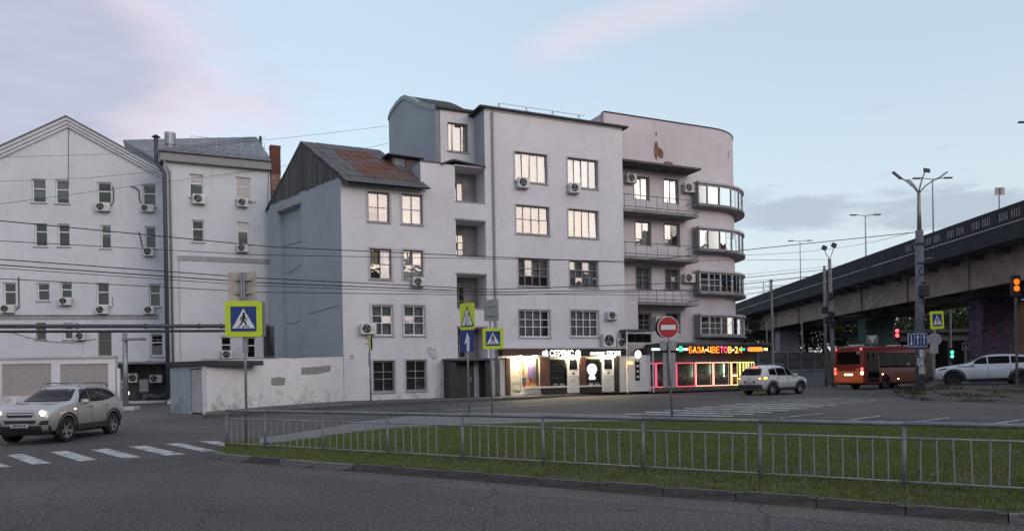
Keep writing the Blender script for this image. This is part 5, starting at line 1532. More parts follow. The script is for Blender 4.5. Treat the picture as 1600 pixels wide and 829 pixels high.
for w_ in (d1, d2):
    MB().sbox(SH, w_[0] - 0.1, w_[1], zf_b + 0.025, zf_b + 0.055, GO + 0.03, GO + 0.16).build('soffit_lamp', M_SHOPL, shop)
# fascia
fx0 = sr(843, 546, 844, 556)[0]; fx1 = sr(974, 546, 975, 556)[0] - 0.05
MB().sbox(SH, shop_t0 - 0.05, fx0, zf_b + 0.06, zf_b + 0.12, 0.0, GO + 0.35).build('soffit', M_SHOPW, shop)
fas = MB().sbox(SH, fx0, fx1, zf_b + 0.06, zf_t, 0.0, GO + 0.12).build('fascia', M_SHOPB, shop)
MB().sbox(SH, shop_t0 - 0.1, fx1 + 0.05, zf_t + 0.003, zf_t + 0.08, 0.0, GO + 0.16).build('fascia_cap', M_TRIMW, shop)
FF = SH.off(GO + 0.125)
def ftext(s, x0, x1, yt, yb, mat, bold=0.02):
    t0, t1, z0, z1 = FF.rect(x0, yt, x1, yb); Mt = FF.frame(t0, z0)
    q = MB(); text_on(q, s, Mt, 0, t1 - t0, 0, z1 - z0, 0.02, bold); return q.build('lettering', mat, fas, fix=False)
ftext('СЕРВИС', 859, 896, 546.3, 556.3, M_LAMPW, 0.012)
ftext('смарт', 922, 945, 549.5, 555.8, M_LAMPW, 0.012)
ftext('STORE', 947.5, 969.5, 548, 555, M_LAMPW, 0.012)
def femblem(x0, x1, yt, yb, polys, mat):
    t0, t1, z0, z1 = FF.rect(x0, yt, x1, yb); Mt = FF.frame(t0, z0); w_, h_ = t1 - t0, z1 - z0
    q = MB()
    for pl in polys: q.prism([(x * w_, y * h_) for x, y in pl], 0.012, 0.03, Mt)
    q.build('emblem', mat, fas)
apple = [(0.5, 0.70), (0.62, 0.76), (0.80, 0.76), (0.92, 0.68), (0.84, 0.58), (0.82, 0.46), (0.86, 0.36), (0.96, 0.28), (0.88, 0.12), (0.74, 0.0), (0.62, 0.0), (0.5, 0.04), (0.38, 0.0), (0.26, 0.0), (0.12, 0.14), (0.03, 0.34), (0.04, 0.56), (0.14, 0.70), (0.30, 0.76)]
femblem(847, 857, 545.5, 556.5, [apple, [(0.50, 0.78), (0.55, 0.90), (0.70, 1.0), (0.68, 0.88), (0.60, 0.80)]], M_LAMPW)
droid = [(0.5 + 0.46 * math.cos(a) * (0.9 if abs(math.cos(a)) > 0.8 else 1), 0.5 + 0.5 * math.sin(a) * (1 if math.sin(a) < 0 else 0.94)) for a in [i * math.pi / 6 for i in range(12)]]
femblem(898, 908, 546, 557, [droid], emit('pale_yellow_emblem', (0.95, 1.0, 0.70), 0.8))

# entrance beside the shop, and the iron porch above it
ent = thing('side_entrance', 'pale panelled entrance under an iron framed balcony between the two shops', 'entrance', (*SH.pos(shop_t1, ZB).to_2d(), 0.45))
e0 = sr(961, 560, 985, 612); e1 = sr(985, 560, 995, 610); e2 = sr(995, 556, 1012, 608)
MB().sbox(SH, e0[0] + 0.02, e0[1], sz0, zf_b + 0.03, 0.0, 0.45).build('panel', M_SHOPW, ent)
dd = MB().sbox(SH, e0[1] + 0.01, e1[1], sz0, zf_b + 0.03, 0.0, 0.40).build('door', M_SHOPW, ent)
MB().sbox(SH, e0[1] + 0.1, e1[1] - 0.06, sz0 + 0.7, zf_b - 0.2, 0.401, 0.42).build('door_pane', M_CARG, dd)
q = MB()
for j in range(4): q.sbox(SH, e0[1] + 0.18, e1[1] - 0.12, sz0 + 0.85 + j * 0.34, sz0 + 1.02 + j * 0.34, 0.421, 0.424)
q.build('sticker', plain('pale_sticker', (0.42, 0.40, 0.40), 0.6), dd)
MB().sbox(SH, e1[1] + 0.01, e2[1], sz0, zf_b + 0.1, 0.0, 0.30).build('wall_piece', M_MAIN, ent)
zk0, zk1 = SH.hit(1000, 543, 0.5)[1], SH.hit(1000, 517, 0.5)[1]
k0, k1 = SH.hit(978, 530, 0.6)[0], SH.hit(1021, 530, 0.6)[0]
q = MB().sbox(SH, k0 - 0.05, k1, zk1, zk1 + 0.10, -0.5, 0.75); q.build('porch_roof', M_CONCD, ent)
for t in (k0, k1 - 0.12):
    MB().cyl(SH.pos(t, ZB, 0.7), SH.pos(t, zk1, 0.7), 0.05, n=8).build('post', M_TRIMW, ent)
zm = SH.hit(1000, 536, 0.6)[1]
MB().sbox(SH, k0, k1 - 0.1, zm - 0.06, zm + 0.04, 0.60, 0.72).build('beam', M_TRIMW, ent)
bx_ = MB().sbox(SH, k0 + 0.08, k1 - 0.15, zm + 0.06, zk1 - 0.16, 0.0, 0.56).build('glazed_box', M_BLACK, ent)
for j in range(3):
    a = k0 + 0.12 + (k1 - k0 - 0.3) * j / 3
    MB().sbox(SH, a + 0.03, a + (k1 - k0 - 0.3) / 3 - 0.03, zm + 0.12, zk1 - 0.22, 0.562, 0.575).build('pane', M_CARG, bx_)
bl = SH.rect(991, 547, 1002, 559, 0.75)
lampS = MB(); lampS.lathe([(0.001, 0.08), (0.2, 0.06), (0.24, 0.0), (0.2, -0.06), (0.001, -0.08)], 18, SH.frame((bl[0] + bl[1]) / 2, (bl[2] + bl[3]) / 2, 0.78) @ Matrix.Rotation(R(90), 4, 'X')); 
tag(lampS.build('round_lamp', M_LAMPW), 'round white glowing disc lamp above the side entrance', 'lamp')
bl = SH.rect(979.5, 564, 989, 569, 0.75)
tag(MB().sbox(SH, *bl, 0.70, 0.78).build('sign_lamp', emit('orange_sign_lamp', (1.0, 0.45, 0.15), 0.7), bevel=0.03), 'small orange glowing sign on the iron post by the entrance', 'lamp')

# ------------------------------------------------------------------ flower shop under the rounded wing
FS = Surf(S2.O + S2.n * (RW + 0.1), S2.d, tcr, rr_ + RW + 0.1)
flo = thing('flower_shop', 'dark flower shop with pink and yellow neon framed windows under the rounded wing', 'shop', (*FS.pos(tC + 1, ZB).to_2d(), 0.45))
zt_ = FS.hit(1080, 549)[1]; zw1 = FS.hit(1080, 567)[1]; zw0 = FS.hit(1080, 602)[1]
ft0 = FS.hit(1012, 580)[0]; ft1 = tcr + rr_ * R(100)
MB().sbox(FS, ft0, ft1, zw1 + 0.05, zt_ + 0.25, -RW, 0.0, n=14).build('upper_wall', M_CONCD, flo)
MB().sbox(FS, ft0, ft1, ZB, zw0 - 0.06, -RW, 0.0, n=14).build('plinth', M_CONCD, flo)
M_FLW = plain('flower_room_wall', (0.10, 0.12, 0.10), 0.9, var=0.4, scale=2)
MB().sbox(FS, ft0, ft1, zw0 - 0.06, zw1 + 0.05, -RW + 0.11, -RW + 0.13, n=14).build('inner_wall', M_FLW, flo)
fe = [FS.hit(x, 585)[0] for x in (1013.5, 1024.5, 1040, 1056, 1086, 1114)]
fe += [fe[-1] + 1.55, fe[-1] + 2.35, fe[-1] + 2.75, fe[-1] + 3.1, fe[-1] + 3.4, fe[-1] + 4.4]
fe = [t for t in fe if t < ft1 - 0.1]
nmat = [M_NEONP, M_NEONP, M_NEONP, M_NEONP, M_NEONW, M_NEONW, M_NEONY, M_NEONY, M_NEONY, M_NEONY, M_NEONY, M_NEONY]
for i in range(len(fe) - 1):
    a, b = fe[i], fe[i + 1]
    nm = nmat[i]
    w_ = MB().sbox(FS, a + 0.02, a + 0.07, zw0, zw1, -0.10, 0.004).build('shop_window', M_BLACK, flo)
    MB().sbox(FS, b - 0.07, b - 0.02, zw0, zw1, -0.10, 0.004).build('jamb', M_BLACK, w_)
    pane(w_, FS, a + 0.07, b - 0.07, zw0, zw1, -0.06, M_GLASSS, tilt=0)
    r_ = 0.028
    for p_, q_ in (((a + 0.045, zw0), (a + 0.045, zw1)), ((b - 0.045, zw0), (b - 0.045, zw1)), ((a + 0.045, zw1 + 0.02), (b - 0.045, zw1 + 0.02)), ((a + 0.045, zw0 - 0.03), (b - 0.045, zw0 - 0.03))):
        MB().cyl(FS.pos(*p_, 0.045), FS.pos(*q_, 0.045), r_, n=7).build('neon_tube', nm, w_)
    # grow lamp behind the glass, buckets of flowers on a stand
    if i in (0, 3, 4, 5, 6):
        MB().cyl(FS.pos((a + b) / 2, zw0 + 0.5, -RW + 0.25), FS.pos((a + b) / 2, zw1 - 0.1, -RW + 0.25), 0.03, n=7).build('strip_lamp', emit('plant_lamp', (0.75, 1.0, 0.62) if i > 3 else (1.0, 0.55, 0.5), 5.0 if i > 3 else 2.0), w_)
    n_b = max(1, int((b - a) / 0.38))
    for j in range(n_b):
        tt = a + (b - a) * (j + 0.5) / n_b
        if i >= 6 and j: continue
        base = FS.pos(tt, zw0 + random.uniform(-0.02, 0.25), -RW * 0.45 + random.uniform(-0.2, 0.2))
        fl = thing('flower_bouquet', 'bouquet of %s flowers in a bucket behind the %s shop window' % (random.choice(['white', 'pale pink', 'cream', 'yellow', 'rosy']), ['first', 'second', 'third', 'red-lit', 'first green-lit', 'second green-lit', 'narrow', 'narrow', 'narrow', 'narrow', 'narrow'][i]), 'flowers', base, group='bouquets in the flower shop')
        q = MB(); q.lathe([(0.001, 0), (0.09, 0), (0.12, 0.24), (0.11, 0.24), (0.001, 0.05)], 10, Matrix.Translation(base)); q.build('bucket', M_CONCD, fl)
        q = MB(); fq = MB()
        for s_ in range(26):
            v = Vector((random.gauss(0, 0.15), random.gauss(0, 0.13), 0.45 + random.gauss(0, 0.13)))
            q.tube([base + Vector((v.x * .2, v.y * .2, 0.15)), base + v], 0.008, 4)
            d_ = 0.045; c_ = base + v
            fq.add([c_ + Vector(p) * d_ for p in ((1, 0, 0), (-1, 0, 0), (0, 1, 0), (0, -1, 0), (0, 0, 1), (0, 0, -1))], [(0, 2, 4), (2, 1, 4), (1, 3, 4), (3, 0, 4), (2, 0, 5), (1, 2, 5), (3, 1, 5), (0, 3, 5)])
        st_ = q.build('stems', plain('stem_green', (0.05, 0.12, 0.04), 0.7) if 'M_STEM' not in globals() else M_STEM, fl, fix=False)
        if 'M_STEM' not in globals(): M_STEM = st_.data.materials[0]
        cc = random.choice([(0.6, 0.6, 0.5), (0.6, 0.3, 0.3), (0.6, 0.5, 0.2), (0.5, 0.25, 0.4)])
        b_ = fq.build('blossoms', plain('petals', cc, 0.7, bump=0), fl, fix=False); b_['kind'] = 'stuff'; st_['kind'] = 'stuff'
# every bouquet needs its own words
seen = {}
for o in bpy.data.objects:
    if o.name.startswith('flower_bouquet'):
        seen.setdefault(o['label'], []).append(o)
ordw = ['leftmost', 'second', 'third', 'fourth', 'fifth', 'sixth']
for l, os_ in seen.items():
    if len(os_) > 1:
        for k, o in enumerate(os_): o['label'] = ordw[k] + ' ' + l
# canopy with the LED sign
cz0_, cz1_ = FS.hit(1080, 545.5, 1.0)[1], FS.hit(1080, 537, 1.0)[1]
can = MB().sbox(FS, ft0 + 0.8, ft1, cz0_ + 0.28, cz1_ + 0.1, -RW, 1.05, n=14).build('canopy', M_CONCD, flo)
pe = FS.pos(FS.hit(1150, 545, 1.05)[0], 0, 1.05)
c5 = FS.hit(1198, 545, 1.05)
CS = Surf((FS.O + FS.n * 1.06), FS.d)
ct0, ct1 = CS.hit(1018, 545)[0], CS.hit(1199, 545)[0]
MB().sbox(CS, ct0, ct1, cz0_ + 0.02, cz1_, -0.14, -0.02).build('sign_board', M_BLACK, flo)
MB().sbox(CS, CS.hit(1140, 545)[0], ct1, cz1_ + 0.002, cz1_ + 0.1, -3.4, -0.02).build('canopy_wing', M_CONCD, flo)
def led(s, x0, x1, mat, yt=541, yb=551.5, bold=0.015):
    t0, t1, z0, z1 = CS.rect(x0, yt, x1, yb); q = MB(); text_on(q, s, CS.frame(t0, z0), 0, t1 - t0, 0, z1 - z0, 0.0, bold); q.build('led_letter', mat, flo, fix=False)
xx = 1076.5
for s_, m_ in zip('БАЗА-ЦВЕТОВ-24', [M_LEDO, M_LEDY, M_LEDO, M_LEDY, M_LAMPW, M_LEDY, M_LEDO, M_LEDO, M_LEDP, M_LEDP, M_LEDY, M_LAMPW, M_LEDY, M_LEDO]):
    wd = 3.2 if s_ == '-' else 5.6
    led(s_, xx, xx + wd, m_, 545.5 if s_ == '-' else 541, 547.5 if s_ == '-' else 551)
    xx += wd + 0.75
def ledbar(x0, x1, mat, y0=543.5, y1=547):
    t0, t1, z0, z1 = CS.rect(x0, y0, x1, y1); MB().sbox(CS, t0, t1, z0, z1, -0.018, 0.03).build('led_bar', mat, flo, bevel=0.02)
ledbar(1018, 1031, M_LEDC); ledbar(1057, 1060, M_LEDC); ledbar(1061, 1066, M_LEDG, 540, 549); ledbar(1066.5, 1075, M_LEDC); ledbar(1155, 1164, M_LEDG); ledbar(1170, 1190, M_LEDO, 542, 548.5); ledbar(1168, 1169.7, M_LEDP, 543, 548); ledbar(1190.3, 1192, M_LEDP, 543, 548); ledbar(1194, 1199, emit('lime_led', (0.55, 1.0, 0.15), 1.2))

# ------------------------------------------------------------------ walls and yard on the left
# white perimeter wall from the shed door to the house corner
wa, wb = G(324, 642.5, 0.15), FO + (FO - G(440, 632, 0.15)) * 0.0
WS = Surf(wa.to_2d(), (FO - wa).to_2d())
WL = (FO - wa).to_2d().length
pw_ = thing('white_perimeter_wall', 'rough white plastered wall with two bare patches running to the lilac house', 'wall', (wa.x, wa.y, 0.3))
zt0, zt1 = WS.hit(325, 562)[1], WS.hit(537, 557)[1]
q = MB()
nseg = 10
def wpt(t, z, o): return WS.pos(t, z, o)
top_ = [zt0 + (zt1 - zt0) * i / nseg + random.uniform(-0.02, 0.02) for i in range(nseg + 1)]
for i in range(nseg):
    a, b = WL * i / nseg, WL * (i + 1) / nseg - (0.03 if i == nseg - 1 else 0)
    V = [wpt(t, z, o) for t, zt in ((a, top_[i]), (b, top_[i + 1])) for z in (0.2, zt) for o in (-0.3, 0.0)]
    Fc = [(1, 5, 7, 3), (0, 2, 6, 4), (2, 3, 7, 6)]
    if i == 0: Fc.append((0, 1, 3, 2))
    if i == nseg - 1: Fc.append((4, 6, 7, 5))
    q.add(V, Fc)
q.build('wall', M_WHITEW, pw_)
for i in range(nseg):
    a, b = WL * i / nseg, WL * (i + 1) / nseg - 0.04
    V = [wpt(t, zt + dz_, o) for t, zt in ((a, top_[i]), (b, top_[i + 1])) for dz_ in (0.003, 0.04) for o in (-0.32, 0.02)]
    MB().add(V, [(0, 1, 3, 2), (4, 6, 7, 5), (0, 4, 5, 1), (2, 3, 7, 6), (0, 2, 6, 4), (1, 5, 7, 3)]).build('coping', M_CONC, pw_)
M_BAREG = plain('bare_cement', (0.30, 0.275, 0.27), 0.95, var=0.3, scale=12, bump=0.9)
for pl in ([(424, 590), (437, 588.5), (446, 590), (445, 601), (432, 602), (424, 601)], [(471, 574), (500, 572), (517, 570), (516, 580), (496, 584), (471, 585)]):
    q = MB(); flat_poly(q, [WS.pos(*WS.hit(x, y, 0.008), 0.008) for x, y in pl], WS.n.to_3d() * 0.03); q.build('bare_patch', M_BAREG, pw_)
# blue shed with its door, left of the wall
sa, sb = G(267, 643.5, 0.02), G(325, 643.0, 0.02)
SS = Surf(sa.to_2d(), (wa - sa).to_2d()); SL = (wa - sa).to_2d().length
shed = thing('blue_plastered_shed', 'small blue plastered shed with pale door and dark flat roof at the wall end', 'shed', (sa.x, sa.y, 0.28))
zs1 = SS.hit(295, 572)[1]
sd_ = SS.rect(297, 575, 322, 643)
wall(shed, SS, [(0, SL, 0.15, zs1)], [(sd_[0], sd_[1], 0.15, sd_[3], 0.25)], M_BLUEW)
MB().sbox(SS, 0, 0.15, 0.15, zs1, -2.5, -0.003).build('side_wall', M_BLUEW, shed)
MB().sbox(SS, -0.12, SL + 0.25, zs1 + 0.003, zs1 + 0.22, -2.6, 0.12).build('roof', M_ROOF, shed)
dr = MB().sbox(SS, sd_[0] + 0.03, sd_[1] - 0.06, 0.30, sd_[3] - 0.04, -0.12, -0.06).build('door', plain('pale_scuffed_door', (0.46, 0.42, 0.42), 0.7, var=0.12, scale=3, dirt=((0.25, 0.22, 0.21), 0.5)), shed)
MB().sbox(SS, sd_[1] - 0.28, sd_[1] - 0.2, 1.25, 1.42, -0.058, -0.02).build('handle', M_BLACK, dr)
MB().sbox(SS, sd_[0], sd_[1], 0.15, sd_[3], -0.26, -0.24).build('door_recess', M_BLACK, shed)
# cladded white fence at far left
fa0, fb0 = G(-70, 648, 0.0), G(181, 641.5, 0.0)
WF = Surf(fa0.to_2d(), (fb0 - fa0).to_2d()); WFL = (fb0 - fa0).to_2d().length
wf = thing('panelled_white_fence', 'white masonry fence with pebble-dash panels behind the silver car', 'wall', (fa0.x, fa0.y, 0.3))
ztf = WF.hit(90, 560)[1]
pan = [WF.rect(-66, 568, -8, 618), WF.rect(3, 568, 80, 618), WF.rect(94, 568, 169, 618)]
wall(wf, WF, [(0, WFL, 0.2, ztf)], [(a, b, c, d, 0.06) for a, b, c, d in pan], M_WHITEW)
for a, b, c, d in pan: MB().sbox(WF, a - 0.02, b + 0.02, c - 0.02, d + 0.02, -0.10, -0.058).build('pebble_panel', M_PEBBLE, wf)
q = MB(); q.sbox(WF, 0, WFL, ztf + 0.003, ztf + 0.10, -0.4, 0.07); q.build('coping', M_TRIMW, wf)
MB().sbox(WF, WFL - 0.22, WFL - 0.003, 0.2, ztf, -0.4, -0.003).build('end_wall', M_WHITEW, wf)
MB().sbox(WF, WFL + 0.08, WFL + 0.22, 0.2, ztf - 0.5, -0.1, 0.05).build('gate_post', M_WHITEW, wf)
# pipe gantry
ga = G(197, 641, 0.0)
gan = thing('pipe_gantry', 'dark heating pipes carried over the yard on one grey post', 'pipes', ga)
gzp = P(197, 520, ga.y).z
MB().cyl((ga.x, ga.y, gz(ga.y)), (ga.x, ga.y, gzp), 0.13, 0.115, n=12).build('post', M_GALV, gan, smooth=True)
MB().box(-0.55, 0.55, -0.35, 0.35, 0, 0.2, Matrix.Translation((ga.x, ga.y, gz(ga.y)))).build('footing', M_TRIMW, gan, bevel=0.04)
ge = P(420, 513, 40.5); gl_ = P(-40, 514, 35.6)
pdir = (ge - gl_).normalized()
for dz_, r_, dy_ in ((0.14, 0.105, 0.0), (-0.10, 0.07, 0.35)):
    q = MB(); off = Vector((0, dy_, dz_))
    pts = [gl_.lerp(ge, f) + off for f in (0, 0.25, 0.5, 0.75, 1.0)]
    if dz_ > 0: pts += [pts[-1] + Vector((0.12, 0.02, -0.12)), pts[-1] + Vector((0.16, 0.02, -1.6))]
    q.tube(pts, r_, 12); q.build('pipe', M_PIPE, gan, smooth=True)
for f in (0.32, 0.55, 0.74, 0.82, 0.93):
    c = gl_.lerp(ge, f) + Vector((0, 0, 0.14)); MB().cyl(c - pdir * 0.06, c + pdir * 0.06, 0.14, n=12).build('flange', M_PIPE, gan)
q = MB(); q.box(-0.1, 0.8, -0.12, 0.5, -0.34, -0.24, Matrix.Translation((ga.x, ga.y, gzp))); q.build('bracket', M_GALV, gan)
dcab = thing('meter_cabinet', 'tall dark metal cabinet and duct at the blue gable wall above the white wall', 'cabinet', P(420, 560, 41.2))
cb_ = P(420, 530, 41.2)
MB().box(-0.28, 0.28, -0.2, 0.2, -1.0, 0.75, Matrix.Translation(cb_) @ Matrix.Rotation(0.4, 4, 'Z')).build('cabinet', M_PIPE, dcab, bevel=0.03)
MB().box(-0.22, 0.22, -0.215, -0.202, -0.9, 0.65, Matrix.Translation(cb_) @ Matrix.Rotation(0.4, 4, 'Z')).build('door', M_BLACK, dcab)

# ------------------------------------------------------------------ road signs
def rot_to(az):
    """sign frame: x to the right as seen from the front, y towards the viewer, z up; az = facing direction from -Y towards +X"""
    return Matrix.Rotation(az, 4, 'Z') @ Matrix.Diagonal((1, -1, 1, 1))
def rrect(w, h, r, n=5):
    out = []
    for cx, cy, a0 in ((w / 2 - r, h / 2 - r, 0), (-w / 2 + r, h / 2 - r, 90), (-w / 2 + r, -h / 2 + r, 180), (w / 2 - r, -h / 2 + r, 270)):
        out += [(cx + r * math.cos(R(a0 + 90 * i / n)), cy + r * math.sin(R(a0 + 90 * i / n))) for i in range(n + 1)]
    return out
def stroke(p, q, w):
    p, q = Vector(p), Vector(q); d = (q - p).normalized(); n = Vector((-d.y, d.x)) * w / 2; e = d * w * 0.35
    return [tuple(p - n - e), tuple(q - n + e), tuple(q + n + e), tuple(p + n - e)]
def walker(s):
    """walking figure and zebra bars, unit square centred on 0"""
    P_ = [[(0.02 * s + 0.055 * s * math.cos(a), 0.20 * s + 0.06 * s * math.sin(a)) for a in [i * math.pi / 6 for i in range(12)]]]
    for a, b, w in (((0.01, 0.11), (-0.01, -0.04), 0.11), ((-0.01, -0.05), (0.08, -0.15), 0.065), ((0.08, -0.15), (0.10, -0.27), 0.055), ((-0.02, -0.05), (-0.07, -0.16), 0.065), ((-0.07, -0.16), (-0.14, -0.26), 0.055),
                    ((0.02, 0.11), (0.10, 0.03), 0.04), ((0.10, 0.03), (0.13, -0.05), 0.035), ((-0.01, 0.11), (-0.10, 0.04), 0.04), ((-0.10, 0.04), (-0.11, -0.05), 0.035)):
        P_.append(stroke(Vector(a) * s, Vector(b) * s, w * s))
    for x in (-0.20, 0.0, 0.18): P_.append([((x - 0.05) * s, -0.335 * s), ((x + 0.05) * s, -0.335 * s), ((x + 0.03) * s, -0.29 * s), ((x - 0.02) * s, -0.29 * s)])
    return P_
def sign_cross(par, M, s, mirror=1):
    """square pedestrian-crossing sign on a fluorescent backboard"""
    pl = MB().prism(rrect(s, s, s * 0.07), 0.0, 0.03, M).build('sign_plate', M_YELLOW, par)
    b = s * 0.70
    MB().prism(rrect(b, b, b * 0.04), 0.031, 0.035, M).build('blue_field', M_SBLUE, pl)
    MB().prism([(-b * 0.44, -b * 0.37), (b * 0.44, -b * 0.37), (0, b * 0.42)], 0.036, 0.039, M).build('white_triangle', M_SWHITE, pl)
    q = MB()
    for k, p_ in enumerate(walker(b)): q.prism([(x * mirror, y) for x, y in p_], 0.040, 0.042 + 0.0006 * k, M)
    q.build('walking_figure', M_SBLACK, pl)
def sign_at(Y, x, y): return P(x, y, Y)
SG = 'road sign posts'
# 1 left of the railing
b1 = G(386, 698, 0.1)
s1 = thing('pedestrian_crossing_sign', 'yellow bordered pedestrian crossing sign standing at the left end of the railing', 'road sign', b1, group=SG)
tp = P(380, 425, b1.y)
MB().cyl((b1.x, b1.y, 0), (tp.x, b1.y + 0.03, tp.z), 0.032, n=10).build('pole', M_POLE, s1, smooth=True)
MB().cyl((b1.x - 0.075, b1.y + 0.0, P(380, 500, b1.y).z), (tp.x - 0.06, b1.y + 0.03, tp.z), 0.025, n=8).build('pole', M_POLE, s1, smooth=True)
c = P(381, 498, b1.y - 0.06); Ms = Matrix.Translation(c) @ rot_to(R(6))
sign_cross(s1, Ms, 0.87)
Mb = Matrix.Translation(c + Vector((0.035, 0.13, 0))) @ rot_to(R(6)); MB().prism(rrect(0.87, 0.87, 0.06), -0.03, 0.0, Mb).build('rear_plate', M_SBACK, s1)
for dx_ in (-0.185, 0.185):
    q = MB(); q.prism(rrect(0.33, 0.70, 0.03), -0.01, 0.008, Matrix.Translation(P(379.5, 447, b1.y + 0.08) + Vector((dx_, 0, 0))) @ rot_to(R(-10 if dx_ > 0 else 10))); q.build('back_plate', M_SBACKB, s1)
for zz in (P(380, 437, b1.y).z, P(380, 458, b1.y).z):
    MB().box(-0.2, 0.2, 0.0, 0.05, -0.015, 0.015, Matrix.Translation((tp.x, b1.y + 0.02, zz))).build('clamp', M_GALV, s1)
MB().box(-0.07, 0.03, -0.05, 0.05, -0.28, 0.28, Matrix.Translation(P(383, 479 + 18, b1.y) + Vector((0.0, 0.05, -0.55)))).build('splice', M_GALV, s1)
# 2 two-way traffic sign and blue sign
b2 = G(733, 650.5, 0.12)
s2 = thing('two_way_warning_sign', 'yellow two-way warning triangle above blue arrow sign on the path', 'road sign', b2, group=SG)
MB().cyl((b2.x, b2.y, b2.z - 0.1), (b2.x - 0.02, b2.y, P(731, 474, b2.y).z), 0.036, n=10).build('pole', M_POLE, s2, smooth=True)
c = P(730.5, 494, b2.y - 0.06); Ms = Matrix.Translation(c) @ rot_to(R(-38))
pl = MB().prism(rrect(0.70, 0.98, 0.04), 0.0, 0.02, Ms).build('sign_plate', M_YELLOW, s2)
tri_ = lambda s, y0=-0.02: [(-0.33 * s, -0.36 * s + y0), (0.33 * s, -0.36 * s + y0), (0, 0.42 * s + y0)]
MB().prism(tri_(0.98), 0.021, 0.024, Ms).build('black_triangle', M_SBLACK, pl); MB().prism(tri_(0.80, -0.04), 0.025, 0.028, Ms).build('white_triangle', M_SWHITE, pl)
q = MB()
for x_, s_ in ((-0.055, -1), (0.055, 1)):
    q.prism(stroke((x_, -0.25), (x_, 0.05), 0.03), 0.029, 0.031, Ms); y_ = 0.06 if s_ > 0 else -0.26
    q.prism([(x_ - 0.045, y_ - 0.07 * s_ * 0), (x_ + 0.045, y_), (x_, y_ + 0.09 * s_)], 0.029, 0.0315, Ms)
q.build('arrow', M_SBLACK, pl)
c = P(730, 532.5, b2.y - 0.06); Ms = Matrix.Translation(c) @ rot_to(R(-38))
pl = MB().prism(rrect(0.62, 0.80, 0.04), 0.0, 0.02, Ms).build('sign_plate', M_SBLUE, s2)
q = MB(); q.prism(stroke((0.06, -0.34), (0.06, 0.0), 0.13), 0.021, 0.024, Ms); q.prism([(0.10, 0.02), (-0.12, -0.12), (-0.06, 0.06), (0.02, 0.32), (0.14, 0.10)], 0.021, 0.0245, Ms); q.build('arrow', M_SWHITE, pl)
MB().prism([(0.36 * math.cos(i * math.pi / 12), 0.36 * math.sin(i * math.pi / 12)) for i in range(24)], -0.06, -0.045, Matrix.Translation(P(731.5, 494, b2.y + 0.02)) @ rot_to(R(-55))).build('rear_disc', M_SBACK, s2)
# 3 second crossing sign
b3 = G(769.5, 650, 0.12)
s3 = thing('pedestrian_crossing_sign', 'pedestrian crossing sign under a grey sign back beside the two-way sign', 'road sign', b3, group=SG)
MB().cyl((b3.x, b3.y, b3.z - 0.1), (b3.x - 0.03, b3.y, P(768, 470, b3.y).z), 0.034, n=10).build('pole', M_POLE, s3, smooth=True)
sign_cross(s3, Matrix.Translation(P(770.5, 528.5, b3.y - 0.06)) @ rot_to(R(-8)), 0.76)
MB().prism(rrect(0.76, 0.76, 0.05), -0.03, 0.0, Matrix.Translation(P(769, 528.5, b3.y + 0.09)) @ rot_to(R(-8))).build('rear_plate', M_SBACK, s3)
MB().prism(rrect(0.55, 0.78, 0.05), -0.02, 0.0, Matrix.Translation(P(767.5, 484.5, b3.y - 0.05)) @ rot_to(R(-15))).build('back_plate', M_SBACK, s3)
for zz in (478, 492): MB().box(-0.16, 0.16, -0.04, 0.0, -0.015, 0.015, Matrix.Translation(P(767.5, zz, b3.y - 0.075))).build('clamp', M_GALV, s3)
# 4 no entry
b4 = G(1050.5, 656, 0.11)
s4 = thing('no_entry_sign', 'round red no-entry sign with white bar before the flower shop', 'road sign', b4, group=SG)
t4 = P(1043.5, 495, b4.y)
MB().cyl((b4.x, b4.y, b4.z - 0.1), (t4.x, b4.y, t4.z), 0.036, n=10).build('pole', M_POLE, s4, smooth=True)
c = P(1043.8, 511, b4.y - 0.06); Ms = Matrix.Translation(c) @ rot_to(R(8)); s_ = 17.3 / (FPX / b4.y)
circ = lambda r: [(r * math.cos(i * math.pi / 20), r * math.sin(i * math.pi / 20)) for i in range(40)]
pl = MB().prism(circ(s_), 0.0, 0.02, Ms).build('sign_plate', M_SWHITE, s4)
MB().prism(circ(s_ * 0.94), 0.021, 0.024, Ms).build('red_field', M_SRED, pl); MB().prism(rrect(s_ * 1.38, s_ * 0.42, 0.01), 0.025, 0.028, Ms).build('white_bar', M_SWHITE, pl)
MB().prism(circ(s_ * 0.98), -0.10, -0.08, Ms @ Matrix.Translation((-0.05, 0, 0))).build('rear_disc', M_BLACK, s4)
for x0, y0, x1, y1 in ((1031, 532, 1042, 547), (1045, 532, 1057, 547)):
    w_ = (x1 - x0) * b4.y / FPX; h_ = (y1 - y0) * b4.y / FPX
    MB().prism(rrect(w_, h_, 0.02), -0.01, 0.006, Matrix.Translation(P((x0 + x1) / 2, (y0 + y1) / 2, b4.y - 0.03)) @ rot_to(R(8))).build('back_plate', M_SBACK, s4)
for x0, x1 in ((1036, 1044.5), (1047, 1056)):
    w_ = (x1 - x0) * b4.y / FPX; h_ = 55 * b4.y / FPX
    MB().prism(rrect(w_, h_, 0.02), -0.02, 0.006, Matrix.Translation(P((x0 + x1) / 2, 578, b4.y + 0.06)) @ rot_to(R(8))).build('back_plate', M_SBACK, s4)
